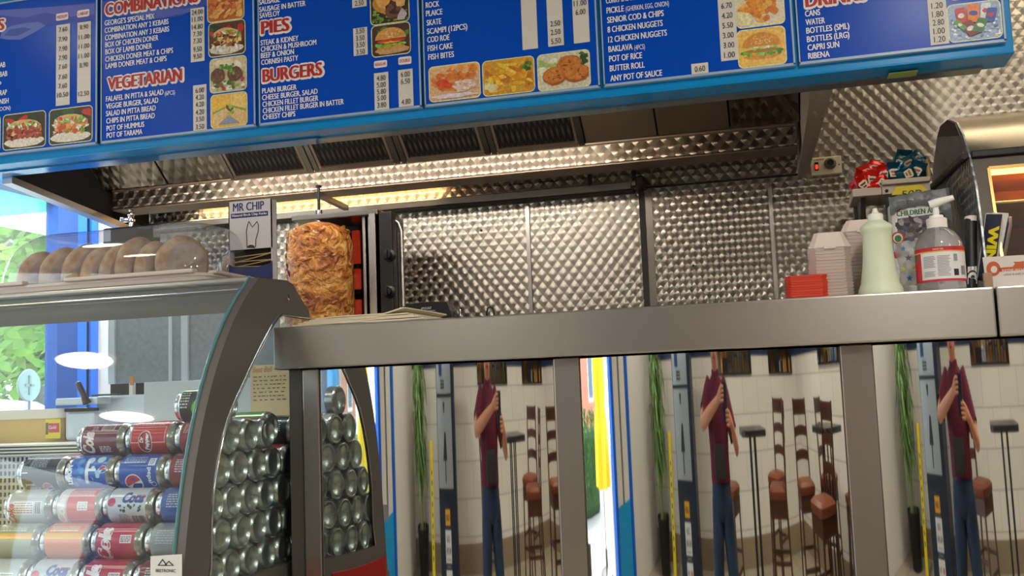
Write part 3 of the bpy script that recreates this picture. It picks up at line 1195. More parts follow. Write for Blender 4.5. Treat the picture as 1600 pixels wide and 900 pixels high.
food_photo('chicken', (1154, 48, 1229, 108), t5)

t6 = menu_panel(1253, 1581, 'blue menu board listing drinks, nearest the right-hand end of the light box')
heading(t6, 'DRINKS', 1258, 12, 1356, 24)
items(t6, [('CANS', 1258, 26.5, 1282), ('WATER', 1259, 40, 1289.5), ('BOTTLES (SML)', 1260, 53, 1328), ('BOTTLES (LRG)', 1261, 66.5, 1328), ('CAPRI SUN', 1262, 79.5, 1312), ('RIBENA', 1263, 92.5, 1297)], 9.8)
price_strip((1447, -20, 1476, 72), list(zip(('1.20', '1.80', '2.80', '1.00', '1.20'), (9, 22.5, 35.5, 49, 62))), t6)
food_photo('drinks', (1483, 8, 1566, 68), t6)
food_photo('drinks', (1482, -58, 1563, 2), t6)
# faint yellow-green shelf ticket stuck under the light box
p = at(1410, 113, Y=YN + .05)
o = MB(mat('lime_card', '#a9c06a', .4)).box((p.x - .03, YN + .03, ZB - .0315), (p.x + .03, YN + .07, ZB - .0295)).build('price_ticket')
tag(o, 'small lime green ticket stuck under the blue light box', 'ticket')
HOOD_W = 2.6
# ------------------------------------------------------------------ extractor hood behind the menu boards
def filter_mat():
    m, n, l, b = newmat('filter_mesh')
    g = n.new('ShaderNodeNewGeometry')
    w1 = n.new('ShaderNodeTexWave')
    w1.inputs['Scale'].default_value = 38
    w1.bands_direction = 'DIAGONAL'
    mp = n.new('ShaderNodeMapping')
    mp.inputs['Scale'].default_value = (-1, 1.4, 1.4)
    l.new(g.outputs['Position'], w1.inputs['Vector'])
    l.new(g.outputs['Position'], mp.inputs[0])
    w2 = n.new('ShaderNodeTexWave')
    w2.inputs['Scale'].default_value = 38
    w2.bands_direction = 'DIAGONAL'
    l.new(mp.outputs[0], w2.inputs['Vector'])
    ml = n.new('ShaderNodeMath')
    ml.operation = 'MULTIPLY'
    l.new(w1.outputs['Fac'], ml.inputs[0])
    l.new(w2.outputs['Fac'], ml.inputs[1])
    mx = n.new('ShaderNodeMix')
    mx.data_type = 'RGBA'
    mx.inputs[6].default_value = c4('#151312')
    mx.inputs[7].default_value = c4('#4a443c')
    l.new(ml.outputs[0], mx.inputs[0])
    l.new(mx.outputs[2], b.inputs['Base Color'])
    b.inputs['Metallic'].default_value = .6
    b.inputs['Roughness'].default_value = .45
    return m


FILT = filter_mat()
BROWNST = mat('greasy_steel', '#8f7d69', .45, .9, noise_amt=.25, noise_scale=6)
hd = thing('extractor_hood', 'long steel extractor hood over the fryers with dark mesh grease filters', 'extractor hood', (-.9, 2.85, 1.9))
YG = 2.85
zf = at(600, 256, Y=YG).z
zg = at(600, 288, Y=YG).z
sd = Vector((0, -.40, .33)).normalized()                 # up the filter bank, towards the viewer
nn = Vector((0, -.33, -.40)).normalized()                # its face looks down and forward
HX0, HX1 = -2.12, at(1256, 270, Y=YB).x


def slanted(mb, x0, x1, s0, s1, t0, t1):
    o = Vector((0, YG, zf))
    P = []
    for x, s, t in ((x0, s0, t0), (x1, s0, t0), (x1, s1, t0), (x0, s1, t0), (x0, s0, t1), (x1, s0, t1), (x1, s1, t1), (x0, s1, t1)):
        P.append(Vector((x, 0, 0)) + o + sd * s + nn * t)
    mb.add(P, [[3, 2, 1, 0], [4, 5, 6, 7], [0, 1, 5, 4], [1, 2, 6, 5], [2, 3, 7, 6], [3, 0, 4, 7]])


SL = .52


def fx(px):
    return at(px, 262, Y=YG).x


m = MB(MATTEBLACK)
slanted(m, HX0, HX1, 0, SL, -.05, -.012)
m.build('filter_housing', hd)
for a, b_ in ((368, 482), (501, 617), (638, 759), (779, 906)):
    m = MB(FILT)
    slanted(m, fx(a), fx(b_), .015, SL - .02, -.010, 0)
    f = m.build('grease_filter', hd)
    m = MB(BROWNST)
    slanted(m, fx(a), fx(b_), .0, .013, -.01, .006)
    for c_ in (a, b_ - 4):
        slanted(m, fx(c_), fx(c_ + 4), 0, SL, -.01, .004)
    m.build('frame', f)
for a, b_ in ((362, 367), (483, 491), (493, 500), (618, 627), (629, 637), (760, 768), (770, 778), (907, 916)):
    m = MB(mat('filter_rail', '#8a8378', .35, 1.0))
    slanted(m, fx(a), fx(b_), 0, SL, -.012, .006)
    m.build('filter_rail', hd)
for a, b_, mm in ((150, 262, DIMPD), (265, 360, DIMPD), (918, 1029, BROWNST), (1032, 1143, BROWNST), (1146, 1262, DIMPD)):
    m = MB(mm)
    slanted(m, fx(a), min(fx(b_), HX1 - .01), .005, SL, -.012, 0)
    m.build('blank_panel', hd)
m = MB(DIMPD)
m.box((HX0 + .04, YG, zg), (HX1 - .02, YG + .004, zf - .004))
m.use(BROWNST).box((HX0 + .04, YG - .004, zf - .006), (HX1 - .02, YG + .09, zf + .002), .002)
m.use(BROWNST).box((HX0 + .04, YG, zg - .004), (HX1 - .02, YG + .10, zg + .002))
m.build('grease_gutter', hd)
m = MB(MATTEBLACK)
e0, e1 = at(10, 272, X=HX0 + .02), at(192, 350, X=HX0 + .02)
m.prism([(HX0, 2.43, e0.z), (HX0, 3.09, e1.z - .01), (HX0, 3.09, 2.49), (HX0, 2.43, 2.49)], (.012, 0, 0))
m.build('end_plate', hd)
m = MB(ALU)
m.prism([(HX0 - .02, 2.43, e0.z - .02), (HX0 - .02, 3.095, e1.z - .028), (HX0 - .02, 3.095, e1.z - .01), (HX0 - .02, 2.43, e0.z)], (.034, 0, 0))
m.build('edge_trim', hd)
P0, P0b, P1, P1b = at(1268, 138, Y=2.43), at(1303, 134, Y=2.43), at(1247, 277, Y=3.09), at(1261, 275, Y=3.09)
m = MB(mat('greasy_edge_steel', '#b5a898', .45, .25))
m.prism([P0, P0b, P1b, P1], (0, 0, .006))
m.prism([P0, P1, Vector((P1.x, 3.09, 2.49)), Vector((P0.x, 2.43, 2.49))], (.006, 0, 0))
m.build('end_flange', hd)
m = MB(MATTEBLACK).box((HX0, 2.42, 2.49), (HX1, 3.09, 2.50))
m.build('canopy_top', hd)
# warm strip lamp tucked behind the gutter on the fryer side
t = thing('warm_strip_lamp', 'warm glowing strip lamp tucked under the hood above the bread display', 'lamp', (-1.6, YB - .06, zg + .06))
MB(ALU).box((-1.95, YB - .07, zg + .055), (-1.0, YB - .02, zg + .075), .003).build('housing', t)
MB(mat('warm_tube', '#ffd9a0', .4, emit='#ffb95e', estr=3)).tube([(-1.92, YB - .045, zg + .042), (-1.03, YB - .045, zg + .042)], .009).build('tube', t)
area('strip_light', (-1.5, YB - .07, zg + .03), (-1.5, YB - .0, 1.7), .9, .9, (1.0, .72, .36), size_y=.03)
t = thing('added_hood_lamp', 'unseen warm white strip lamp added behind the blue light box to brighten the hood', 'lamp', (-1.1, YN + .13, ZB + .03))  # added lamp, hidden by the light box, brightens filters, gutter and wall
MB(ALU).box((-1.95, YN + .118, ZB + .02), (-.25, YN + .128, ZB + .06), .002).build('housing', t)
MB(mat('strip_tube', '#fff0d8', .4, emit='#ffe2b4', estr=4)).tube([(-1.92, YN + .142, ZB + .045), (-.28, YN + .142, ZB + .045)], .009).build('tube', t)
area('hood_fill_light', (-1.2, YN + .155, ZB + .04), (-1.2, YB, 1.72), 1.4, HOOD_W, (1.0, .95, .88), size_y=.03)
# short black rods hanging in the hood
for px, nm in ((921, 'thin black steel rod dropping from the hood gutter to the wall rail'), (990, 'black steel stop hanging at the end of the wall rail')):
    p0, p1 = at(px, 268, Y=2.98), at(px, 291, Y=2.98)
    o = MB(BLACK).box((p0.x - .006, 2.974, p1.z), (p0.x + .006, 2.986, zg), .002).build('hanging_rod')
    tag(o, nm, 'rod')

# ------------------------------------------------------------------ doner grill and meat
DY = 2.72
gx = at(500, 420, Y=DY).x
gr = thing('doner_grill', 'upright doner grill with glowing red burners and a black control column', 'doner grill', (gx, DY + .1, 1.188))
zt = at(500, 340, Y=DY + .02).z
xA, xB, xC = at(466, 345, Y=DY + .02).x, at(566, 345, Y=DY + .02).x, at(590, 340, Y=DY - .02).x
xD = at(628, 340, Y=DY + .1).x
m = MB(mat('dark_grill_steel', '#3a3634', .3, 1.0))
m.box((xA, DY + .13, 1.188), (xC, DY + .19, zt), .004)
m.use(mat('plain_grill_steel', '#88847f', .3, 1.0)).box((xA - .002, DY - .02, zt - .012), (xC, DY + .19, zt + .004), .003)
m.use(STEELV).box((xA - .004, DY + .12, 1.188), (xA + .018, DY + .14, zt), .002)
m.build('cabinet', gr)
BURN = mat('glowing_burner', '#c8604c', .7, emit='#ff3a1c', estr=.10, noise_amt=.3, noise_scale=90, bump=.4, bump_scale=120)
for za, zb in ((412, 360), (452, 416), (500, 468), (545, 506)):
    q0, q1 = at(556, za, Y=DY + .12).z, at(556, zb, Y=DY + .12).z
    m = MB(BURN)
    m.box((gx + .05, DY + .118, q0), (at(562, 420, Y=DY + .12).x, DY + .132, q1), .002)
    m.build('burner', gr)
    m = MB(BLACK)
    m.box((gx + .05, DY + .10, q0 - .016), (at(563, 420, Y=DY + .11).x, DY + .135, q0 - .003), .002)
    m.build('burner_bracket', gr)
m = MB(STEELV)
for a, b_ in ((565, 570), (574, 580), (582, 592)):
    xa, xb = at(a, 420, Y=DY).x, at(b_, 420, Y=DY).x
    m.box((xa, DY - .02 + (.03 if a < 580 else 0), 1.2), (xb, DY + .05, zt), .002)
m.build('side_post', gr)
m = MB(MATTEBLACK).use(mat('black_enamel', '#1d1b1a', .35))
xe = at(617, 420, Y=DY).x
m.box((xC, DY - .015, 1.188), (xe, DY + .02, at(600, 332, Y=DY).z), .004)
m.build('control_column', gr)
for py in (399, 456):
    p = at(608, py, Y=DY - .02)
    m = MB(BLACK).lathe([(.018, .0), (.018, -.010), (.012, -.014), (.011, -.026), (0, -.027)], (p.x, DY - .013, p.z), 'Y', 20)
    m.use(col='#ffffff').box((p.x - .003, DY - .046, p.z - .014), (p.x + .003, DY - .03, p.z + .014), .002)
    m.build('control_knob', gr)
m = MB(STEELV)
ph = [at(617, 344, Y=DY + .02), at(623, 349, Y=DY + .02), at(627, 362, Y=DY + .02)]
m.tube([Vector((p.x, p.y, p.z)) for p in ph] + [Vector((ph[2].x, DY + .02, 1.2))], .006)
m.build('grab_rail', gr)
sp0, sp1 = at(498, 291, Y=DY), at(500, 352, Y=DY)
m = MB(CHROME)
m.tube([(gx, DY, 1.2), (gx, DY, sp1.z + .022)], .006)
m.tube([(gx, DY, sp1.z), (gx, DY, sp1.z + .045)], .010)
m.use(BLACK).tube([(gx, DY, sp1.z + .04), (gx, DY, sp0.z)], .0045)
m.lathe([(.008, 0), (.009, .006), (0, .008)], (gx, DY, sp0.z - .004), 'Z', 14)
m.use(STEEL).lathe([(.13, 1.188 - 1.188), (.13, .012), (.02, .02), (.012, .17), (0, .17)], (gx, DY, 1.188), 'Z', 36)
m.build('spit', gr)
m = MB(BLACK)
q0, q1 = at(497, 303, Y=DY), at(541, 325, Y=DY + .26)
m.tube([Vector((gx - .005, DY, q0.z)), Vector((q1.x, DY + .26, q1.z))], .011, n=4)
m.build('spit_arm', gr)
# the meat: a rough barrel of stacked slices with shaved, curling flakes


def doner_mat():
    m, n, l, b = newmat('roasted_meat')
    g = n.new('ShaderNodeNewGeometry')
    nz = n.new('ShaderNodeTexNoise')
    nz.inputs['Scale'].default_value = 22
    nz.inputs['Detail'].default_value = 8
    nz.inputs['Distortion'].default_value = 1.2
    l.new(g.outputs['Position'], nz.inputs['Vector'])
    cr = n.new('ShaderNodeValToRGB')
    el = cr.color_ramp.elements
    el[0].position, el[0].color = .28, c4('#6a3418')
    el[1].position, el[1].color = .72, c4('#e8b264')
    for p_, c_ in ((.42, '#b0642c'), (.56, '#cf8a3c')):
        e = el.new(p_)
        e.color = c4(c_)
    l.new(nz.outputs['Fac'], cr.inputs[0])
    l.new(cr.outputs[0], b.inputs['Base Color'])
    vo = n.new('ShaderNodeTexVoronoi')
    vo.inputs['Scale'].default_value = 55
    mp = n.new('ShaderNodeMapping')
    mp.inputs['Scale'].default_value = (1, 1, .65)
    l.new(g.outputs['Position'], mp.inputs[0])
    dn = n.new('ShaderNodeVectorMath')
    dn.operation = 'MULTIPLY_ADD'
    l.new(nz.outputs['Color'], dn.inputs[0])
    dn.inputs[1].default_value = (.05, .05, .05)
    l.new(mp.outputs[0], dn.inputs[2])
    l.new(dn.outputs[0], vo.inputs['Vector'])
    bp = n.new('ShaderNodeBump')
    bp.inputs['Strength'].default_value = .8
    bp.inputs['Distance'].default_value = .012
    l.new(vo.outputs['Distance'], bp.inputs['Height'])
    l.new(bp.outputs[0], b.inputs['Normal'])
    b.inputs['Roughness'].default_value = .38
    b.inputs['Coat Weight'].default_value = .25
    return m


MEAT = doner_mat()
xl, xr_ = at(453, 420, Y=DY).x, at(551, 420, Y=DY).x
R0 = (xr_ - xl) / 2 * 1.0
ztop = at(500, 347, Y=DY).z
m = MB(MEAT)
V, F = [], []
NA, NZ = 96, 90
zbot = 1.36
for i in range(NZ + 1):
    f = i / NZ
    z = zbot + (ztop - zbot) * f
    k = .93 + .08 * sin(pi * min(1, f * 1.05))
    e = (1 - f) * (ztop - zbot)
    if e < .07:
        k *= sqrt(max(0.0, 1 - ((.07 - e) / .07) ** 2.6)) * .995 + .005
    for j in range(NA):
        a = 2 * pi * j / NA
        d = Vector((cos(a), sin(a), z * 9))
        w_ = .045 * noise.noise(d * 2.3) + .05 * abs(noise.noise(Vector((cos(a) * 7, sin(a) * 7, z * 42)))) + .02 * noise.noise(d * 14)
        w_ += .03 * max(0, noise.noise(Vector((cos(a) * 3.5, sin(a) * 3.5, z * 70 + 2 * noise.noise(d * 3)))))
        r_ = R0 * k * (.965 + w_)
        V.append((gx + r_ * cos(a), DY + r_ * sin(a), z))
for i in range(NZ):
    for j in range(NA):
        F.append([i * NA + j, i * NA + (j + 1) % NA, (i + 1) * NA + (j + 1) % NA, (i + 1) * NA + j])
F.append([j for j in range(NA)][::-1])
F.append([NZ * NA + j for j in range(NA)])
m.add(V, F, True)
# flakes lifting off the surface
for _ in range(170):
    a, z = random.uniform(pi, 2 * pi), random.uniform(1.45, ztop - .03)
    f = (z - zbot) / (ztop - zbot)
    k = .93 + .08 * sin(pi * min(1, f * 1.05))
    c_ = Vector((cos(a), sin(a), 0))
    tdir = Vector((-sin(a), cos(a), 0))
    wd_, hh, ln = random.uniform(.008, .020), random.uniform(.004, .010), random.uniform(.003, .007)
    base = Vector((gx, DY, z)) + c_ * R0 * k * .985
    ti = random.uniform(-.6, .6)
    u1 = tdir * cos(ti) + Vector((0, 0, 1)) * sin(ti)
    u2 = -tdir * sin(ti) + Vector((0, 0, 1)) * cos(ti)
    P = []
    for ii in range(5):
        s_ = -1 + ii / 2
        for jj, (uu, oo) in enumerate(((-1, 0.0), (0, .8), (1, .5), (.4, -.2))):
            P.append(base + u1 * wd_ * s_ + u2 * hh * uu * (1 - .4 * s_ * s_) + c_ * (ln * oo * (1 - .5 * s_ * s_)))
    Fk = []
    for ii in range(4):
        for jj in range(3):
            Fk.append([ii * 4 + jj, ii * 4 + jj + 1, ii * 4 + 5 + jj, ii * 4 + 4 + jj])
    m.add(P, Fk, True)
o = m.build('doner_meat')
tag(o, 'tall browned barrel of doner meat on the upright spit', 'meat')

bc = thing('back_counter', 'plain steel back counter under the doner grill, hidden behind the serving ledge', 'counter', (-1.15, 2.83, 0))
m = MB(STEEL).box((-1.58, 2.585, 1.15), (-.72, 3.09, 1.188), .003)
m.build('worktop', bc)
m = MB(DGREY).box((-1.57, 2.60, 0), (-.73, 3.08, 1.15))
m.build('base_unit', bc)
# ------------------------------------------------------------------ small things behind the ledge
p0, p1 = at(626, 492, Y=2.42), at(708, 492, Y=2.42)
zt0, zt1 = at(632, 478, Y=2.42).z, at(665, 473, Y=2.42).z
t = thing('scale_display', 'black scale display reading AMOUNT standing behind the counter ledge', 'scale', (p0.x + .05, 2.44, ZL1))
m = MB(BLACK)
xa, xb = p0.x, at(708, 492, Y=2.42).x
zb = ZL1
prof = [(xa, zb), (xb, zb), (at(704, 487, Y=2.42).x, at(704, 487, Y=2.42).z), (at(698, 475, Y=2.42).x, zt0 + .004), (at(672, 473, Y=2.42).x, zt1 + .002), (at(640, 475, Y=2.42).x, zt1 - .001), (xa + .004, zt0 - .002)]
m.prism([(x, 2.42, z) for x, z in prof], (0, .05, 0))
m.build('body', t)
m = MB(PRINT, '#d8d8d8')
pA = at(666, 483.5, Y=2.419)
put_text(m, 'AMOUNT', (pA.x, 2.419, pA.z), UX, UZ, .0065, width=.028, bold=.01, align='C')
m.box((pA.x - .024, 2.4185, pA.z - .004), (pA.x + .024, 2.4195, pA.z - .0032))
m.build('lettering', t)
MB(WHITE).box((xa - .008, 2.43, zb), (xa - .001, 2.46, zt0 - .002), .002).build('side_cap', t)
# greaseproof paper sheets
t = thing('wrapping_paper', 'stack of cream wrapping paper sheets lying on the end of the ledge', 'paper', (-.85, 2.2, ZL1))
PAP = mat('cream_paper', '#e6dcc4', .75, noise_amt=.06, noise_scale=12)
V, F = [], []
NX = 40
xa, xb = -1.07, at(690, 490, Y=YS + .1).x
for s_ in range(6):
    z0 = ZL1 + .0015 + s_ * .0034
    V, F = [], []
    for i in range(NX + 1):
        f = i / NX
        for j in range(7):
            g_ = j / 6
            x = xa + .012 * s_ + (xb - xa - .025 * s_) * f + .01 * g_
            y = YS + .012 + .004 * s_ + .27 * g_
            z = z0 + .004 * f * s_ / 5 + .0022 * noise.noise(Vector((x * 9, y * 9, s_)))
            if s_ == 5:
                z += .010 * max(0, f - .78) / .22
            V.append((x, y, max(z, ZL1 + .001)))
    for i in range(NX):
        for j in range(6):
            F.append([i * 7 + j, (i + 1) * 7 + j, (i + 1) * 7 + j + 1, i * 7 + j + 1])
    m = MB(PAP)
    m.add(V, F, True)
    lo_ = [(x, y, max(z - .0030, ZL1 + .0004)) for x, y, z in V]
    m.add(lo_, [f[::-1] for f in F], True)
    rim = [i * 7 for i in range(NX + 1)] + [NX * 7 + j for j in range(1, 7)] + [i * 7 + 6 for i in range(NX - 1, -1, -1)] + [j for j in range(5, 0, -1)]
    k_ = len(rim)
    m.add([V[i] for i in rim] + [lo_[i] for i in rim], [[i, (i + 1) % k_, k_ + (i + 1) % k_, k_ + i][::-1] for i in range(k_)])
    m.build('paper_sheet', t)
# wire loops behind the ledge
p = at(766, 487, Y=2.44)
m = MB(BLACK).tube([(p.x - .009, 2.44, ZL1), (p.x - .0095, 2.44, p.z - .002), (p.x - .006, 2.44, p.z + .009), (p.x, 2.44, p.z + .012), (p.x + .006, 2.44, p.z + .009), (p.x + .0095, 2.44, p.z - .002), (p.x + .009, 2.44, ZL1)], .0022, 8)
o = m.build('basket_handle')
tag(o, 'black loop handle rising behind the ledge in front of the dimpled wall', 'handle')
p = at(716, 484, Y=2.46)
m = MB(CHROME).tube([(p.x - .007, 2.46, ZL1), (p.x - .005, 2.46, p.z), (p.x, 2.46, p.z + .007), (p.x + .005, 2.46, p.z), (p.x + .007, 2.46, ZL1)], .0018, 8)
o = m.build('wire_clip')
tag(o, 'small bright wire clip beside the black scale display', 'clip')
# ------------------------------------------------------------------ right-hand end: control dial, sauces, counter things
t = thing('speed_controller', 'cream wall control plate with red rocker switch and round dial', 'controller', (at(1290, 258, Y=YB).x, YB, at(1290, 258, Y=YB).z))
x0, x1 = at(1267, 258, Y=YB - .02).x, at(1315, 258, Y=YB - .02).x
z0, z1 = at(1290, 273, Y=YB - .02).z, at(1290, 245, Y=YB - .02).z
m = MB(mat('cream_plate', '#d9cdb2', .4))
m.box((x0, YB - .022, z0), (x1, YB, z1), .003)
m.build('face_plate', t)
cz = (z0 + z1) / 2
m = MB(BLACK).box((x0 + .010, YB - .027, cz - .012), (x0 + .021, YB - .02, cz + .012), .001)
m.use(mat('red_neon', '#c03018', .3, emit='#ff3010', estr=1.5)).box((x0 + .012, YB - .029, cz - .009), (x0 + .019, YB - .025, cz + .004), .001)
m.build('rocker_switch', t)
p = at(1297, 256, Y=YB - .02)
m = MB(mat('dial_grey', '#6d675c', .3)).lathe([(.017, 0), (.017, -.004), (.013, -.006), (.012, -.018), (0, -.019)], (p.x, YB - .021, p.z), 'Y', 24)
m.use(CHROME).lathe([(.0095, -.0185), (.009, -.021), (0, -.0212)], (p.x, YB - .021, p.z), 'Y', 20)
m.build('dial', t)
m = MB(PRINT, '#b03020')
put_text(m, 'CONTROL', (x0 + .008, YB - .0225, z1 - .010), UX, UZ, .005, width=.030, bold=.02)
m.use(col='#4a4438').lathe([(.0022, 0), (0, -.0006)], (x1 - .007, YB - .0222, cz), 'Y', 8)
m.build('plate_print', t)

# sauce shelf
SY = 2.62
sh = thing('sauce_shelf', 'small pale shelf carrying boxes of sauce sachets beside the hot cupboard', 'shelf', (at(1400, 300, Y=SY).x, SY + .05, at(1400, 300, Y=SY).z))
CREAM = mat('cream_shelf', '#c9b7a4', .4)
xa, xb, xc = at(1332, 300, Y=SY).x, at(1378, 300, Y=SY).x, at(1453, 290, Y=SY).x
zs0, zs1 = at(1355, 306, Y=SY).z, at(1355, 293.5, Y=SY).z
zt0_, zt1_ = at(1400, 303, Y=SY).z, at(1400, 281.5, Y=SY).z
m = MB(CREAM)
m.box((xa, SY, zs0), (xb, SY + .16, zs1), .002)
m.box((xb, SY - .006, zt0_), (xc, SY + .16, zt1_ - .012), .002)
m.box((xb, SY - .018, zt1_ - .012), (xc, SY + .16, zt1_), .002)
m.build('shelf_board', sh)
m = MB(BLACK).lathe([(.004, 0), (.004, -.003), (0, -.004)], (at(1385, 299, Y=SY).x, SY - .006, at(1385, 299, Y=SY).z), 'Y', 12)
m.build('screw', sh)
m = MB(DGREY)
m.prism([(xa + .02, SY + .02, zs0), (xa + .02, SY + .15, zs0), (xa + .02, SY + .15, zs0 - .10)], (.01, 0, 0))
m.box((xa + .01, SY + .15, 1.5), (xa + .04, SY + .17, zs0), .002)
m.build('bracket', sh)
q = [at(*p, Y=SY - .012) for p in ((1393, 305), (1400, 291.5), (1439, 288), (1450, 297), (1448, 301))]
tk = thing('price_ticket', 'yellow hand-written price ticket hanging on the sauce shelf edge', 'ticket', (q[0].x + .03, SY - .012, q[0].z))
m = MB(mat('yellow_card', '#f2d60c', .45)).prism([q[0], q[4], q[3], q[2], q[1]], (0, .0012, 0))
m.build('card', tk)
m = MB(PRINT, '#2a2210')
pt = at(1409, 308, Y=SY - .0135)
put_text(m, '50P', (pt.x, SY - .0135, pt.z), UX, UZ, .016, width=.044, bold=0, slant=.1)
m.build('lettering', tk)


def sachet(c, R, ink, name, label, group, logo):
    """a plump foil sachet with crimped ends and a keystone shaped label"""
    c = Vector(c)
    t_ = thing(name, label, 'sachet', tuple(c), group)
    V, F = [], []
    hw, hh = .019, .026
    for sgn in (-1, 1):
        b0 = len(V)
        for i in range(9):
            for j in range(9):
                u, v = i / 4 - 1, j / 4 - 1
                th = .009 * max(0, (1 - u ** 4)) * max(0, 1 - (abs(v) / .85) ** 3 if abs(v) < .85 else 0)
                th += .0010 * noise.noise(Vector((u * 3, v * 3, sgn * 4 + c.x * 50)))
                V.append(R @ Vector((u * hw, sgn * th, v * hh)) + c)
        for i in range(8):
            for j in range(8):
                a, b2, c2, d2 = b0 + i * 9 + j, b0 + (i + 1) * 9 + j, b0 + (i + 1) * 9 + j + 1, b0 + i * 9 + j + 1
                F.append([a, b2, c2, d2] if sgn < 0 else [d2, c2, b2, a])
    m_ = MB(ink)
    m_.add(V, F, True)
    m_.build('foil', t_)
    m_ = MB(PRINT, '#e8e0c8')
    kp = [(-.008, -.010), (.008, -.010), (.011, .006), (.007, .010), (-.007, .010), (-.011, .006)]
    m_.add([R @ Vector((x, -.0112, z)) + c for x, z in kp], [list(range(6))])
    m_.use(col=logo)
    m_.add([R @ Vector((x, -.0116, z)) + c for x, z in ((-.006, .000), (.006, .000), (.008, .005), (-.008, .005))], [[0, 1, 2, 3]])
    m_.add([R @ Vector((x, -.0116, z)) + c for x, z in ((-.004, -.007), (.004, -.007), (.005, -.003), (-.005, -.003))], [[0, 1, 2, 3]])
    m_.build('sachet_label', t_)
    return t_


REDF = mat('red_foil', '#c81a14', .25, .35)
TEALF = mat('teal_foil', '#0f4a5e', .22, .45)
from mathutils import Euler
spots = [(1344, 283, .06, .5), (1354, 272, .09, -.3), (1361, 282, .02, .1), (1372, 276, .04, -.35), (1381, 274, .03, -.15), (1376, 288, .01, .9), (1350, 289, .02, -.6), (1366, 266, .10, .4)]
for i, (px, py, dy, tilt) in enumerate(spots):
    p = at(px, py, Y=SY + dy)
    sachet(p, Euler((.15 * (-1) ** i, tilt, .2 * (i % 3 - 1))).to_matrix(), REDF, 'ketchup_sachet',
           'red foil sauce sachet in the clear tub, ' + ORD[i] + ' counted from the front', 'red sauce sachets', '#7a3a20')
spots = [(1398, 270, .02, .1), (1404, 258, .06, .6), (1418, 272, .01, 1.2), (1422, 258, .05, -.4), (1432, 268, .02, .4), (1440, 262, .05, -.2), (1412, 250, .10, .2), (1434, 252, .09, -.7)]
for i, (px, py, dy, tilt) in enumerate(spots):
    p = at(px, py, Y=SY + dy)
    sachet(p, Euler((.15 * (-1) ** i, tilt, .25 * (i % 3 - 1))).to_matrix(), TEALF, 'sauce_sachet',
           'teal foil sauce sachet beside the hot cupboard, ' + ORD[i] + ' counted from the front', 'teal sauce sachets', '#b8683a')
# small clear tub that holds the red sachets
m = MB(glass_mat('thin_clear_plastic', '#e8dcd8', 1.0, haze=.12))
p = at(1337, 284, Y=SY)
m.prism([(p.x - .012, SY + .005, zs1 + .055), (p.x + .004, SY + .005, zs1), (p.x + .004, SY + .14, zs1), (p.x - .012, SY + .14, zs1 + .055)], (.0015, 0, 0))
o = m.build('clear_tub')
tag(o, 'side wall of a clear plastic tub holding the red sauce sachets', 'tub')
o = MB(mat('tan_sachet', '#c9a56a', .35)).box((at(1446, 260, Y=SY + .04).x, SY + .03, zt1_), (at(1453, 260, Y=SY + .04).x, SY + .09, at(1449, 249, Y=SY + .04).z), .003).build('sauce_carton')
tag(o, 'narrow tan carton squeezed between the teal sachets and hot cupboard', 'carton')

# hot cupboard
hx = .405
hc = thing('hot_cupboard', 'curved-top stainless hot cupboard with dimpled side and warm lit window', 'hot cupboard', (.8, 2.65, ZL1))
YH0, YH1 = 2.33, 2.98


def hp(px, py):
    p = at(px, py, X=hx)
    return (p.y, p.z)


side = [hp(1543, 448), hp(1531, 340), hp(1524, 290), hp(1513, 240), hp(1504, 210), hp(1494, 191), hp(1482, 186), hp(1470, 196), hp(1464, 215), hp(1458, 260), hp(1455, 310), hp(1455, 380), hp(1460, 448)]
m = MB(DIMPY)
m.prism([(hx, y, z) for y, z in side], (.004, 0, 0))
m.build('side_panel', hc)
cap = [hp(1502, 212), hp(1494, 192), hp(1482, 187), hp(1471, 197), hp(1466, 214)]
m = MB(mat('black_cap_plate', '#26221f', .4, .6)).prism([(hx - .003, y, z) for y, z in cap], (.003, 0, 0))
m.build('cap_plate', hc)
a_, b_ = hp(1514, 243), hp(1456, 296)
m = MB(BLACK).tube([(hx - .008, *a_), (hx - .008, *b_)], .007)
m.build('side_stay', hc)
# curved canopy, fascia and frame
fr = [hp(1513, 240), hp(1504, 210), hp(1494, 191), hp(1482, 186), hp(1470, 196)]
m = MB(mat('warm_canopy_steel', '#a0937f', .3, .9))
pts = fr + [(y + .006 if i < 2 else y, z - .006) for i, (y, z) in enumerate(fr)][::-1]
n_ = len(fr)
V = [(x, y, z) for x in (hx + .004, 1.3) for y, z in fr]
m.add(V, [[i, i + 1, n_ + i + 1, n_ + i] for i in range(n_ - 1)], True)
m.build('canopy', hc)
yf_, zf_ = hp(1513, 240)
ya_, za_ = hp(1543, 448)
m = MB(BLACK).box((hx + .004, yf_ - .012, zf_ - .012), (1.3, yf_ + .02, zf_ + .004), .003)
m.build('drip_rail', hc)


def front(px, py):
    """point on the sloping front of the cupboard"""
    nrm = Vector((0, za_ - zf_, -(ya_ - yf_)))
    d = FW + RT * ((px - 800) / FPX) - UP * ((py - 450) / FPX)
    o_ = Vector((hx, yf_, zf_)) - CAM
    return CAM + d * (o_.dot(nrm) / d.dot(nrm))


DOORM = mat('warm_grey_steel', '#544c43', .45, .3)
xw0, xw1 = front(1545, 262).x, 1.22
wz = [front(1550, 262), front(1566, 424)]
zt_, zb_ = wz[0].z, wz[1].z


def fy(z):
    return yf_ + (ya_ - yf_) * (z - zf_) / (za_ - zf_)


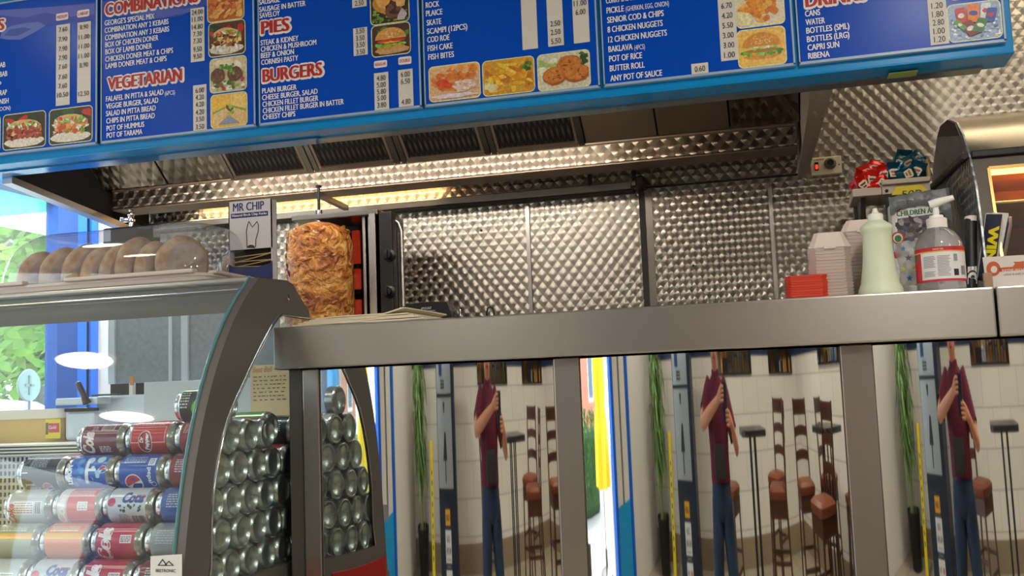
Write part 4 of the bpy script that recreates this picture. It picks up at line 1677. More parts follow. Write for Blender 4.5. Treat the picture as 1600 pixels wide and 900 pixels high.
m = MB(DOORM)
for (xa_, xb_, z_a, z_b) in ((hx + .004, xw0, za_, zf_ - .01), (xw0, xw1, zt_, zf_ - .01), (xw0, xw1, za_, zb_), (xw1, 1.3, za_, zf_ - .01)):
    m.prism([(xa_, fy(z_a), z_a), (xa_, fy(z_b), z_b), (xa_, fy(z_b) + .02, z_b), (xa_, fy(z_a) + .02, z_a)], (xb_ - xa_, 0, 0))
m.build('front_frame', hc)
m = MB(mat('brass_edge', '#d8b070', .3, .8))
for (xa_, xb_, z_a, z_b) in ((xw0 - .004, xw0 + .002, zb_, zt_), (xw0, xw1, zt_ - .003, zt_ + .003), (xw0, xw1, zb_ - .003, zb_ + .003)):
    m.prism([(xa_, fy(z_a) - .003, z_a), (xa_, fy(z_b) - .003, z_b), (xa_, fy(z_b), z_b), (xa_, fy(z_a), z_a)], (xb_ - xa_, 0, 0))
m.build('window_edge', hc)
m = MB(GLASS)
m.prism([(xw0, fy(zb_) + .008, zb_), (xw0, fy(zt_) + .008, zt_), (xw0, fy(zt_) + .011, zt_), (xw0, fy(zb_) + .011, zb_)], (xw1 - xw0, 0, 0))
m.build('window_pane', hc)
INT = mat('warm_interior', '#a0682c', .5, .3, noise_amt=.4, noise_scale=30)
m = MB(INT)
m.box((hx + .004, YH1 - .2, ZL1 + .002), (1.3, YH1 - .19, zf_))
m.box((1.29, 2.36, ZL1 + .002), (1.3, YH1 - .19, zf_))
m.box((hx + .006, max(fy(za_), fy(zf_)) + .024, ZL1 + .002), (hx + .02, YH1 - .2, zf_ - .01))
m.box((hx + .006, fy(za_) + .03, ZL1 + .001), (1.3, YH1 - .2, ZL1 + .008))
m.box((hx + .006, fy(zf_) + .03, zf_ - .012), (1.3, YH1 - .2, zf_ - .004))
m.build('lining', hc)
m = MB(mat('warm_shelf_edge', '#e0b070', .3, .6))
for py in (308, 404):
    z_ = front(1570, py).z
    m.box((hx + .02, fy(z_) + .05, z_ - .006), (1.28, YH1 - .21, z_), .002)
m.build('shelf', hc)
m = MB(mat('heat_lamp_glow', '#ffd9a0', .4, emit='#ffb050', estr=5)).tube([(xw0 + .03, fy(zt_) + .14, zt_ + .02), (1.25, fy(zt_) + .14, zt_ + .02)], .011)
m.build('heat_lamp', hc)
area('heat_light', (.85, fy(zt_) + .14, zt_), (.85, fy(zt_) + .14, 1), .75, 3.6, (1, .62, .26), size_y=.04)
lo_ = area('heat_light_low', (.85, fy(zb_) + .16, front(1570, 404).z - .01), (.85, fy(zb_) + .16, 1), .75, 1.2, (1, .62, .26), size_y=.04)

# ------------------------------------------------------------------ things standing on the ledge
IY = 2.20
FOAM = mat('foam_white', '#e0d0c8', .55, sss=.1)
REDP = mat('coral_red_plastic', '#ee5a44', .4)


def tray_mesh(name, mt, w_, d_, h_, cut, taper=.86):
    """open food box half: octagonal rim, sloping sides and a flat base, opening upwards"""
    def ring(s, z):
        a, b2, c2 = w_ / 2 * s, d_ / 2 * s, cut * s
        return [Vector(p) for p in ((-a + c2, -b2, z), (a - c2, -b2, z), (a, -b2 + c2, z), (a, b2 - c2, z), (a - c2, b2, z), (-a + c2, b2, z), (-a, b2 - c2, z), (-a, -b2 + c2, z))]
    return [ring(taper, 0), ring(.99, h_ * .82), ring(1.0, h_ * .86), ring(1.0, h_), ring(.97, h_), ring(.95, h_ * .84), ring(taper - .02, .0015)]


def stack(px0, px1, py_top, nlev, w_label, mt, name, cat, group, Y, cut, d_, invert=False, lean=0.0, pw=None):
    xa, xb = at(px0, 430, Y=Y).x, at(px1, 430, Y=Y).x
    w_ = xb - xa
    zt_ = at((px0 + px1) / 2, py_top, Y=Y).z
    pitch = (zt_ - ZL1) / nlev
    first = None
    for i in range(nlev):
        jx, jy = random.uniform(-.0009, .0009), random.uniform(-.0015, .0015)
        z = ZL1 + i * pitch
        lab = w_label % ('topmost' if i == nlev - 1 else ('lowest' if i == 0 else ORD[nlev - 1 - i] + ' from the top'))
        loc = ((xa + xb) / 2 + jx + lean * i * pitch, Y + d_ / 2 + jy, z)
        if first is None:
            t_ = thing(name, lab, cat, loc, group)
            m_ = MB(mt)
            hh = pitch * .86
            m_.M = Matrix.Translation(Vector(loc))
            R_ = tray_mesh(name, mt, w_, d_, hh, cut, .93)
            m_.loft(R_, False, True, False)
            m_.add(R_[-1], [list(range(8))])
            m_.build('tray', t_)
            m_ = MB(mt)
            m_.M = Matrix.Translation(Vector(loc))
            a, b2 = w_ / 2, d_ / 2
            m_.box((-a * .5, b2 * .985, hh * .72), (a * .5, b2 * 1.02, hh * .98))
            m_.build('hinge_tab', t_)
            first = t_
        else:
            dup(first, loc, 0, lab, group)
    return (xa + xb) / 2, w_, zt_, pitch


def lid_cap(cx, w_, zt_, Y, d_, h_, label):
    """the closed box on top of a stack: sloping lid with a smaller flat roof"""
    t_ = thing('foam_box', label, 'box', (cx, Y + d_ / 2, zt_), 'white foam boxes')
    a, b2 = w_ / 2 * .99, d_ / 2 * .97
    r0 = [Vector((cx + x, Y + d_ / 2 + y, zt_)) for x, y in ((-a + .012, -b2), (a - .012, -b2), (a, -b2 + .012), (a, b2 - .012), (a - .012, b2), (-a + .012, b2), (-a, b2 - .012), (-a, -b2 + .012))]
    r1 = [Vector((cx + (p.x - cx) * .66, Y + d_ / 2 + (p.y - Y - d_ / 2) * .66, zt_ + h_)) for p in r0]
    m_ = MB(FOAM)
    m_.loft([r0, r1], False)
    m_.build('lid', t_)
    MB(FOAM).box((cx - .012, Y - .002, zt_ - .003), (cx + .012, Y + .004, zt_ + .004), .001).build('lid_tab', t_)


cx, w_, zt_, pit = stack(1265, 1334, 386, 17, 'white foam box in the shorter tall stack, %s', FOAM, 'foam_box', 'box', 'white foam boxes', IY + .02, .014, .085)
lid_cap(cx, w_, zt_, IY + .02, .085, at(1300, 364, Y=IY + .05).z - zt_, 'closed white foam box crowning the shorter stack')
cx, w_, zt_, pit = stack(1317, 1388, 360, 19, 'white foam box in the taller stack behind the squeezy bottle, %s', FOAM, 'foam_box', 'box', 'white foam boxes', IY + .09, .014, .085)
lid_cap(cx, w_, zt_, IY + .09, .085, at(1355, 344, Y=IY + .12).z - zt_, 'closed white foam box crowning the taller stack')
stack(1226, 1293, 429, 11, 'coral red plastic tray in the low stack on the ledge, %s', REDP, 'plastic_tray', 'tray', 'coral red trays', IY - .02, .010, .07)

# squeezy vinegar bottle
bxp = at(1376, 450, Y=IY)
t = thing('squeezy_bottle', 'pale green translucent squeezy bottle with waisted sides and nozzle cap', 'bottle', (bxp.x, IY, ZL1))
SQ = mat('translucent_pale_green', '#dce6cc', .35, sss=.35, spec=.4)
k = (at(1412, 430, Y=IY).x - at(1350, 430, Y=IY).x) / 2


def zpx(py, px=1381):
    return at(px, py, Y=IY).z - ZL1


k *= 1.16
prof = [(k * .97, 0), (k * 1.0, .003), (k * .98, zpx(452)), (k * .90, zpx(446)), (k * .86, zpx(443)), (k * .84, zpx(437)), (k * .76, zpx(422)), (k * .69, zpx(402)), (k * .655, zpx(384)), (k * .66, zpx(370)), (k * .68, zpx(364)), (k * .73, zpx(360)), (k * .73, zpx(354)), (k * .66, zpx(351)), (k * .48, zpx(347)), (k * .36, zpx(344))]
m = MB(SQ).lathe(prof, (bxp.x, IY, ZL1), 'Z', 40)
m.build('bottle_body', t)
m = MB(mat('cap_white', '#f1efe6', .35))
m.lathe([(k * .34, zpx(347)), (k * .35, zpx(337)), (k * .32, zpx(334)), (k * .16, zpx(332)), (k * .12, zpx(328)), (k * .10, zpx(325)), (0, zpx(324.5))], (bxp.x, IY, ZL1), 'Z', 28)
m.build('nozzle_cap', t)

# hand sanitiser
spx = at(1475, 445, Y=IY - .03)
t = thing('sanitiser_bottle', 'clear pump bottle of hand gel with a red and white label', 'bottle', (spx.x, IY, ZL1))
k = (at(1515, 430, Y=IY).x - at(1437, 430, Y=IY).x) / 2


def zq(py):
    return at(1475, py, Y=IY).z - ZL1


GEL = mat('clear_gel', '#e6e2e4', .12, sss=.0, trans=.75, ior=1.33)
prof = [(k * .9, 0), (k * .99, .004), (k, .010), (k, zq(398)), (k * .97, zq(385)), (k * .88, zq(374)), (k * .70, zq(364)), (k * .45, zq(357)), (k * .36, zq(354))]
MB(GEL).lathe(prof, (spx.x, IY, ZL1), 'Z', 48).build('bottle_body', t)
m = MB(PRINT)
cc = Vector((spx.x, IY, ZL1))


def wrap(rad):
    return lambda a, h: cc + Vector((rad * sin(a / rad), -rad * cos(a / rad), h))


def band(m_, rad, a0, a1, z0_, z1_, col, n_=24):
    m_.use(col=col)
    V = []
    for i in range(n_ + 1):
        q_ = a0 + (a1 - a0) * i / n_
        V += [cc + Vector((rad * sin(q_), -rad * cos(q_), z0_)), cc + Vector((rad * sin(q_), -rad * cos(q_), z1_))]
    m_.add(V, [[2 * i, 2 * i + 2, 2 * i + 3, 2 * i + 1] for i in range(n_)], True)


rl = k + .0006
band(m, rl, -1.45, 1.45, zq(441), zq(391), '#e8e6e6')
band(m, rl + .0002, -1.45, 1.45, zq(395), zq(389), '#c8232c')
band(m, rl + .0002, -1.45, 1.45, zq(397), zq(395), '#d8b45c')
band(m, rl + .0002, -1.45, -.95, zq(441), zq(397), '#d8304c')
band(m, rl + .0003, -1.3, 1.45, zq(442), zq(438.5), '#cc2a48')
band(m, rl + .0004, -1.45, -1.15, zq(408), zq(398), '#3f7a4a')
m.use(col='#6a6a70')
f_ = wrap(rl + .0006)
for i in range(14):
    for a0, a1 in ((-.82, -.30), (-.24, .30)):
        if random.random() < .93:
            band(m, rl + .0006, a0, a1 - random.uniform(0, .12), zq(434) + i * .0030, zq(434) + i * .0030 + .0011, '#8a8a90', 8)
for i in range(12):
    band(m, rl + .0006, .78 + i * .026, .78 + i * .026 + (.008 if i % 3 else .016), zq(433), zq(419), '#1c1c20', 1)
band(m, rl + .0006, .40, .62, zq(434), zq(424), '#2a2a2e', 4)
band(m, rl + .0006, .42, .60, zq(412), zq(401), '#9a9aa0', 4)
m.use(col='#f4e8e8')
put_text(m, 'HAND GEL', None or (0, 0, 0), UX, UZ, .0032, width=.02, mapf=lambda a, h: wrap(rl + .0007)(a - .018, h + zq(393.6)), bold=.0)
m.build('printed_label', t)
m = MB(mat('pump_white', '#f3f1f0', .3))
m.lathe([(k * .42, zq(356)), (k * .43, zq(342)), (k * .38, zq(340.5)), (k * .30, zq(340)), (k * .28, zq(336)), (k * .13, zq(335)), (k * .13, zq(322)), (k * .22, zq(321)), (k * .22, zq(314)), (0, zq(313))], cc, 'Z', 28)
m.build('pump_collar', t)
m = MB(MATS['pump_white'])
pa = Vector((spx.x - .012, IY - .004, ZL1 + zq(319)))
pb = at(1490, 308.5, Y=IY - .01)
m.tube([pa, Vector((spx.x + .004, IY - .006, ZL1 + zq(316))), pb], [.008, .0085, .0055], 12)
m.build('pump_spout', t)
m = MB(MATS['pump_white']).tube([cc + Vector((0, 0, .02)), cc + Vector((0, 0, zq(350)))], .003, 8)
m.build('dip_tube', t)

# charity collection box with its printed picture and grey bag over the top
CY = 2.46
cb_ = thing('charity_box', 'tall charity collection box printed CHILDREN AID with a grey bag over its top', 'collection box', (at(1437, 445, Y=CY).x, CY + .04, ZL1))
cx0, cx1 = at(1398, 400, Y=CY).x, at(1477, 400, Y=CY).x
zc1 = at(1437, 312, Y=CY).z
m = MB(mat('box_white', '#dfe0dc', .4)).box((cx0, CY, ZL1), (cx1, CY + .08, zc1), .003)
m.build('box_body', cb_)
m = MB(PHOTO)


def onbox(px, py, lift=.0006):
    p_ = at(px, py, Y=CY)
    return Vector((p_.x, CY - lift, p_.z))


def bpoly(col, pts, lift):
    m.use(col=col)
    m.add([onbox(*p_, lift) for p_ in pts], [list(range(len(pts)))[::-1]])


bpoly('#e9ece6', [(1399, 316), (1476, 308), (1476, 446), (1399, 450)], .0005)
bpoly('#d6382c', [(1397, 328), (1404, 320), (1411, 318), (1414, 324), (1408, 327), (1402, 333)], .0008)
bpoly('#d6382c', [(1450, 318), (1462, 312), (1474, 316), (1460, 322)], .0008)
bpoly('#5a5660', [(1402, 342), (1476, 332), (1476, 385), (1402, 392)], .0008)
for _ in range(60):
    u, v = random.uniform(1404, 1474), random.uniform(342, 386)
    r_ = random.uniform(2, 7)
    bpoly(random.choice(['#3a3038', '#2c2428', '#6a4a3c', '#4a4c74', '#7c8a9a', '#8a8078', '#50342c', '#202028', '#b0a8a4']), blob(u, v, r_, r_ * random.uniform(.5, 1), 8, .35)[::-1], .0010 + random.random() * .0004)
bpoly('#e6e8e2', [(1399, 392), (1424, 388), (1424, 446), (1399, 448)], .0016)
m.use(col='#1f6e4a')
p_ = onbox(1401, 338.5)
put_text(m, 'CHILDREN AID', (p_.x, CY - .0012, p_.z), (Vector((cx1 - cx0, 0, .004))).normalized(), UZ, .0125, width=onbox(1465, 331).x - p_.x, bold=.05)
for cx_, cz_, r_, c_ in ((1403, 372, 10, '#c8372c'), (1403, 372, 7.5, '#e8e8e0'), (1403, 373, 5.5, '#2f7a3c'), (1401, 398, 6, '#c8372c')):
    bpoly(c_, ell(cx_, cz_, r_, r_)[::-1], .0018 + (10 - r_) * .0001)
m.build('printed_front', cb_)
m = MB(mat('grey_plastic_bag', '#6f7375', .3, bump=.6, bump_scale=30))
V, F = [], []
xa, xb = at(1388, 310, Y=CY).x, at(1484, 310, Y=CY).x
for i in range(31):
    f = i / 30
    x = xa + (xb - xa) * f
    zb_ = zc1 - .012 - .020 * (abs(2 * f - 1) ** 2) * (1 if f < .5 else 2.4) + .006 * noise.noise(Vector((x * 60, 0, 0)))
    zt_ = zc1 + .012 + .006 * noise.noise(Vector((x * 40, 3, 0))) + .010 * f
    for (y, z) in ((CY - .008, zb_), (CY - .012 - .004 * noise.noise(Vector((x * 70, 1, 0))), (zb_ + zt_) / 2), (CY - .004, zt_), (CY + .05, zt_ + .004), (CY + .088, zt_ - .01), (CY + .09, zb_)):
        V.append((x, y, z))
for i in range(30):
    for j in range(5):
        F.append([i * 6 + j, (i + 1) * 6 + j, (i + 1) * 6 + j + 1, i * 6 + j + 1])
m.add(V, F, True)
m.build('bag_cover', cb_)
# star-printed cellophane bag
sy = 2.34
m = MB(glass_mat('cellophane', '#e9e6e2', 1.2, haze=.35))
t = thing('star_bag', 'grey cellophane bag printed with blue and yellow stars between the two bottles', 'bag', (at(1420, 440, Y=sy).x, sy, ZL1))
V, F = [], []
for i in range(13):
    for j in range(13):
        u, v = i / 12, j / 12
        p_ = at(1403 + 40 * u + 4 * sin(v * 5), 446 - 68 * v * (1 - .18 * abs(u - .4)), Y=sy + .02)
        V.append((p_.x, sy + .012 * noise.noise(Vector((u * 4, v * 4, 2))) - .01 * sin(pi * u), p_.z))
for i in range(12):
    for j in range(12):
        F.append([i * 13 + j, (i + 1) * 13 + j, (i + 1) * 13 + j + 1, i * 13 + j + 1])
m.add(V, F, True)
m.add([(x, y + .03, z) for x, y, z in V], [f[::-1] for f in F], True)
m.build('film', t)
m = MB(PRINT)
for px, py, c_, r_ in ((1411, 389, '#2a86c8', 5), (1430, 388, '#4aa0a8', 4.5), (1419, 403, '#5a5f66', 6), (1412, 420, '#b8c42a', 5), (1428, 418, '#c0b428', 5), (1421, 435, '#1f7fcf', 5.5), (1435, 434, '#2a76c0', 4)):
    m.use(col=c_)
    pts = []
    for i in range(10):
        a = pi / 2 + 2 * pi * i / 10
        rr = r_ if i % 2 == 0 else r_ * .42
        p_ = at(px + rr * cos(a), py - rr * sin(a), Y=sy - .02)
        pts.append((p_.x, sy - .022, p_.z))
    pc = at(px, py, Y=sy - .02)
    m.add(pts + [(pc.x, sy - .022, pc.z)], [[10, (i + 1) % 10, i] for i in range(10)])
m.build('star_print', t)

# newspapers: one rolled, several folded and leaning
NY = 2.26


def paper_fold(name, label, base_px, top_px, wid, y0, ink, edge, txt=None, tcol=None, tilt=0.0):
    a, c_ = at(*base_px, Y=y0), at(*top_px, Y=y0)
    a.z = max(a.z, ZL1)
    up = (c_ - a)
    L_ = up.length
    up.normalize()
    side_ = Vector((sin(1.0), -cos(1.0), 0))
    side_ = (side_ - up * side_.dot(up)).normalized()
    nrm_ = up.cross(side_).normalized()
    t_ = thing(name, label, 'newspaper', tuple(a), 'newspapers on the ledge')
    m_ = MB(PRINT)
    for i in range(5):
        sh_ = nrm_ * (.0022 * i)
        c0 = ink if i == 0 else edge
        m_.use(col=c0)
        P = [a + sh_, a + side_ * wid + sh_, a + side_ * wid + up * (L_ - .004 * i) + sh_, a + up * (L_ - .003 * i) + sh_]
        m_.prism(P, nrm_ * .0015)
        m_.use(col='#efeae4')
        m_.prism([P[3] - up * .001, P[2] - up * .001, P[2] + up * .0016, P[3] + up * .0016], nrm_ * .0015)
        m_.prism([P[0] - side_ * .0012, P[0], P[3], P[3] - side_ * .0012], nrm_ * .0015)
    m_.build('folded_sheets', t_)
    if txt:
        for sg in (-1, 1):
            pass
        m_ = MB(PRINT, tcol)
        put_text(m_, txt, a + up * (L_ * .82) + side_ * .010 - nrm_ * .0012, -up, side_, .022, width=L_ * .55, bold=.06)
        m_.build('headline', t_)
    return t_


p0, p1 = at(1517, 438, Y=NY), at(1521, 337, Y=NY)
t = thing('rolled_newspaper', 'dark rolled newspaper with white block lettering standing behind the pump bottle', 'newspaper', (p0.x, NY, ZL1), 'newspapers on the ledge')
m = MB(PRINT, '#1c1a1c').tube([Vector((p0.x - .002, NY, ZL1)), Vector((p1.x - .002, NY + .02, p1.z))], .012, 20)
m.use(col='#e4e0dc').tube([Vector((p1.x - .0023, NY + .019, p1.z - .010)), Vector((p1.x - .002, NY + .0202, p1.z + .001))], .0123, 20)
m.build('paper_roll', t)
m = MB(PRINT, '#efeeee')


def rollmap(a, h):
    zz = ZL1 + .022 + a
    q_ = h / .0126 - .75
    f_ = (zz - ZL1) / (p1.z - ZL1)
    return Vector((p0.x - .002 + (p1.x - p0.x) * f_ + .0128 * sin(q_ * -1), NY + .02 * f_ - .0128 * cos(q_), zz))


put_text(m, 'IDE', (0, 0, 0), UX, UZ, .017, width=.036, bold=.08, mapf=rollmap)
m.build('headline', t)
paper_fold('folded_newspaper', 'folded newspaper with big yellow WIN on its dark front', (1527, 438), (1541, 334), .032, NY + .0, '#23283f', '#d9d3cd', 'WIN', '#f0dc1c')
paper_fold('folded_newspaper', 'folded newspaper with white edges leaning against the WIN paper', (1531, 438), (1551, 333), .032, NY + .012, '#e8e6e4', '#2b3558')
paper_fold('folded_newspaper', 'pinkish folded newspaper at the back of the leaning bundle', (1536, 438), (1556, 338), .032, NY + .03, '#c9a79a', '#b8968c')

# locksmith card in a small holder
LY = 2.21
t = thing('leaflet_card', 'white leaflet card with an orange key emblem on the end of the ledge', 'leaflet', (at(1570, 440, Y=LY).x, LY, ZL1))
q = [at(1541, 441, Y=LY), at(1535, 402, Y=LY), at(1640, 396, Y=LY), at(1640, 436, Y=LY)]
q[0].z = q[3].z = ZL1
m = MB(mat('white_card', '#d9d3cd', .45)).prism([q[0], q[3], q[2], q[1]], (0, .0015, 0))
m.build('card', t)
m = MB(PRINT)


def oncard(px, py, lift):
    p_ = at(px, py, Y=LY)
    return Vector((p_.x, LY - lift, p_.z))


def cpoly(col, pts, lift):
    m.use(col=col)
    m.add([oncard(*p_, lift) for p_ in pts], [list(range(len(pts)))[::-1]])


ORG = '#c25a2a'
cpoly(ORG, ell(1552, 420, 11, 11.5, 26)[::-1], .0004)
cpoly('#d9d3cd', ell(1553, 421, 5, 5.5, 20)[::-1], .0007)
cpoly(ORG, [(1561, 418.5), (1600, 415), (1640, 411), (1640, 416.5), (1600, 421), (1562, 425)], .0004)
cpoly(ORG, [(1582, 417), (1586, 412), (1583, 409), (1592, 409), (1600, 408), (1600, 416)], .0005)
m.use(col='#f0e4da')
a_ = oncard(1566, 424.3, .001)
put_text(m, 'KEYNE SECURITY', a_, UX, UZ, .0042, width=.055, bold=.02)
m.use(col='#3a3634')
a_ = oncard(1569, 430.5, .001)
put_text(m, 'LOCK & SAFE LOCKSMITH', a_, UX, UZ, .0038, width=.060, bold=.0)
m.build('key_emblem', t)
m = MB(mat('clear_acrylic_stand', '#c9a98c', .2, .0, trans=.4)).box((at(1534, 430, Y=LY).x, LY - .012, ZL1), (at(1549, 430, Y=LY).x, LY - .004, at(1540, 427, Y=LY).z), .002)
m.build('card_stand', t)
# ------------------------------------------------------------------ curved glass drinks cabinet
fc = thing('display_cabinet', 'curved glass refrigerated display cabinet stacked with drinks cans at the end of the counter', 'display cabinet', (-2.0, 2.1, 0))
XS = -1.105
OUT = [(1.66, .62), (1.692, .80), (1.724, .982), (1.744, 1.092), (1.774, 1.205), (1.824, 1.329), (1.892, 1.441), (1.959, 1.517), (2.024, 1.571)]
INN = [(1.80, .935), (1.815, .985), (1.821, 1.096), (1.848, 1.194), (1.889, 1.274), (1.944, 1.336), (2.006, 1.402), (2.083, 1.474), (2.125, 1.497)]


def resample(P, n):
    L_ = [0]
    for a, b2 in zip(P, P[1:]):
        L_.append(L_[-1] + math.dist(a, b2))
    out = []
    for i in range(n):
        s = L_[-1] * i / (n - 1)
        k_ = 0
        while k_ < len(P) - 2 and L_[k_ + 1] < s:
            k_ += 1
        f = (s - L_[k_]) / (L_[k_ + 1] - L_[k_])
        # Catmull-Rom through the measured points
        p0 = P[max(k_ - 1, 0)]
        p1 = P[k_]
        p2 = P[k_ + 1]
        p3 = P[min(k_ + 2, len(P) - 1)]
        q = []
        for d_ in range(2):
            a, b2, c2, e2 = p0[d_], p1[d_], p2[d_], p3[d_]
            q.append(.5 * (2 * b2 + (c2 - a) * f + (2 * a - 5 * b2 + 4 * c2 - e2) * f * f + (3 * b2 - a - 3 * c2 + e2) * f ** 3))
        out.append(tuple(q))
    return out


NS = 28
outer = resample(OUT, NS)
inner = resample(INN, NS)
FR = mat('cabinet_frame_grey', '#6b6763', .36, .3)
m = MB(FR)
x0, x1 = XS - .026, XS
for side_x, flip in ((x1, 1), (x0, -1)):
    V = [(side_x, y, z) for y, z in outer] + [(side_x, y, z) for y, z in inner]
    F = [[i, i + 1, NS + i + 1, NS + i] for i in range(NS - 1)]
    m.add(V, [f if flip > 0 else f[::-1] for f in F])
V = [(x, y, z) for x in (x0, x1) for y, z in outer]
m.add(V, [[i, i + 1, NS + i + 1, NS + i][::-1] for i in range(NS - 1)], True)
V = [(x, y, z) for x in (x0, x1) for y, z in inner]
m.add(V, [[i, i + 1, NS + i + 1, NS + i] for i in range(NS - 1)], True)
# shoulder plate at the top, rear upright and the lower skirt
top = [(2.024, 1.571), (2.150, 1.577), (2.185, 1.571), (2.212, 1.550), (2.268, 1.512), (2.272, 1.497), (2.125, 1.497)]
m.prism([(x0, y, z) for y, z in top], (x1 - x0, 0, 0))
m.prism([(x0, 2.43, .62), (x0, 2.47, .62), (x0, 2.47, 1.497), (x0, 2.43, 1.497)], (x1 - x0, 0, 0))
m.prism([(x0, 1.66, .62), (x0, 2.44, .62), (x0, 2.44, .935), (x0, 1.80, .935)], (x1 - x0, 0, 0))
m.build('side_frame', fc)
p = at(450, 465, X=XS)
m = MB(CHROME).lathe([(.007, 0), (.007, .002), (.004, .004), (0, .0042)], (XS, p.y, p.z), 'X', 18)
m.use(BLACK).lathe([(.003, .004), (0, .0046)], (XS, p.y, p.z), 'X', 6)
m.build('frame_screw', fc)
m = MB(GLASS)
gi = [(y, z) for y, z in inner] + [(2.435, 1.497), (2.435, .935)]
m.prism([(XS - .016, y, z) for y, z in gi], (.004, 0, 0))
m.build('side_glass', fc)
# bright polished bead round the side glass
m = MB(CHROME)
m.tube([(XS + .001, y + .004, z - .002) for y, z in inner] + [(XS + .001, 2.2, 1.494), (XS + .001, 2.43, 1.492)], .0028, 8)
m.build('glass_bead', fc)
# curved front glass
XL_ = -2.93
go = [(y + .003, z) for y, z in outer]
gi_ = [(y + .010, z - .003) for y, z in outer]
m = MB(glass_mat('curved_front_glass', '#eef6f6', 1.15, haze=.05))
k_ = len(go)
V = [(x, y, z) for x in (XL_, x0 + .004) for y, z in go]
m.add(V, [[i, k_ + i, k_ + i + 1, i + 1] for i in range(k_ - 1)], True)
m.build('front_glass', fc)
m = MB(mat('green_glass_edge', '#7fc0c8', .1, trans=.5)).tube([(x0 + .003, y - .001, z) for y, z in outer], .0035, 8)
m.build('glass_edge', fc)
# header rail behind the top of the glass, top plate and front tube
HDR = mat('header_grey', '#837d75', .22, .5)
hd_pts = [q for q in outer if q[1] > 1.468]
m = MB(HDR)
V = [(x, y + .014, z - .006) for x in (XL_, x0 - .001) for y, z in hd_pts]
kk = len(hd_pts)
m.add(V, [[i, kk + i, kk + i + 1, i + 1] for i in range(kk - 1)], True)
V = [(x, y + .030, z - .002) for x in (XL_, x0 - .001) for y, z in hd_pts]
m.add(V, [[i, kk + i, kk + i + 1, i + 1][::-1] for i in range(kk - 1)], True)
y_, z_ = hd_pts[0]
m.add([(XL_, y_ + .014, z_ - .006), (x0, y_ + .014, z_ - .006), (x0, y_ + .03, z_ - .002), (XL_, y_ + .03, z_ - .002)], [[0, 1, 2, 3]])
m.build('header_rail', fc)
m = MB(mat('cabinet_top_steel', '#b5aca2', .3, .7))
m.box((XL_, 2.03, 1.562), (-1.24, 2.47, 1.570), .002)
m.box((-1.241, 2.03, 1.562), (x0 - .001, 2.17, 1.570), .002)
m.tube([(XL_, 2.036, 1.569), (x0 - .002, 2.036, 1.569)], .0085, 14)
m.use(CHROME).tube([(XL_, 1.986, 1.543), (x0 - .002, 1.986, 1.543)], .0022, 8)
m.build('top_plate', fc)
# inside: floor, rear grille with a slatted deck, sliding doors, base
INSW = mat('cabinet_white', '#d8dadb', .4)
m = MB(INSW)
m.box((XL_, 1.70, .86), (x0 - .001, 2.46, .88))
m.build('deck_floor', fc)
m = MB(mat('cabinet_skirt', '#6a6763', .4, .3))
m.box((XL_, 1.68, .1), (XS, 2.46, .86), .004)
m.use(mat('red_stripe', '#a81c1c', .35)).box((XS, 1.72, .70), (XS + .004, 2.05, .90), .001)
m.use(MATTEBLACK).box((XL_, 1.74, 0), (XS - .02, 2.44, .1))
m.build('base', fc)
GRX1 = -1.70
m = MB(mat('grille_steel', '#8f8f8c', .35, .8))
zg0, zg1 = .88, 1.178
nx, nz = 46, 16
for i in range(nx + 1):
    x = XL_ + .6 + (GRX1 - XL_ - .6) * i / nx
    m.box((x - .0035, 2.352, zg0), (x + .0035, 2.356, zg1))
for j in range(nz + 1):
    z = zg0 + (zg1 - zg0) * j / nz
    m.box((XL_ + .6, 2.350, z - .0035), (GRX1, 2.354, z + .0035))
m.use(MATTEBLACK).box((XL_, 2.40, zg0), (GRX1, 2.41, zg1))
m.build('rear_grille', fc)
m = MB(mat('deck_slats', '#b9b2a4', .4, .4))
for j in range(4):
    m.box((XL_, 2.335 - .002 * j, 1.178 + j * .0085), (-1.62, 2.80, 1.178 + j * .0085 + .005), .001)
m.use(BLACK).box((XL_, 2.345, 1.178), (-1.63, 2.79, 1.208))
m.build('slatted_deck', fc)
# rear sliding doors, grey with white uprights
SLATE = mat('rear_door_grey', '#8b96a2', .5, noise_amt=.35, noise_scale=70)
m = MB(SLATE)
DYR = 2.60
xa, xb, xc = at(176, 550, Y=DYR).x, at(290, 550, Y=DYR).x, -1.36
zb_, zt_ = at(250, 597, Y=DYR).z, 1.56
m.box((xa, DYR, zb_), (xc, DYR + .006, zt_))
m.use(mat('blue_white_frame', '#c9d6e6', .35))
for x in (xa, xb):
    m.box((x - .010, DYR - .008, zb_), (x + .012, DYR + .006, zt_), .001)
m.box((at(268, 550, Y=DYR).x - .008, DYR - .004, zb_), (at(268, 550, Y=DYR).x + .004, DYR + .006, zt_), .001)
m.build('rear_door', fc)
m = MB(mat('pale_ledge', '#c6cfd6', .4))
m.box((at(244, 600, Y=DYR).x, DYR - .06, 1.208), (-1.38, DYR, at(300, 594, Y=DYR - .06).z), .003)
m.build('door_ledge', fc)
# unseen lamp added under the cabinet top to brighten the cans
m = MB(LAMPF).tube([(-2.85, 2.16, 1.545), (-1.16, 2.16, 1.545)], .008, 10)
m.build('added_cabinet_lamp', fc)
area('cabinet_fill_light', (-1.7, 2.16, 1.53), (-1.7, 2.0, .9), 1.0, 1.3, (.96, .98, 1.0), size_y=.03)
# small white maker's card stuck inside the front glass
q = [at(*p_, Y=1.70) for p_ in ((235, 905), (235, 869), (284, 866), (284, 902))]
st = thing('glass_sticker', 'small white card with a mountain emblem stuck on the front glass of the cabinet', 'sticker', tuple((q[0] + q[3]) / 2))
MB(WHITE).prism([q[0], q[3], q[2], q[1]], (0, .001, 0)).build('card', st)
m = MB(PRINT, '#2a2a2c')


def onst(px, py):
    p_ = at(px, py, Y=1.6995)
    return Vector((p_.x, 1.6993, p_.z))


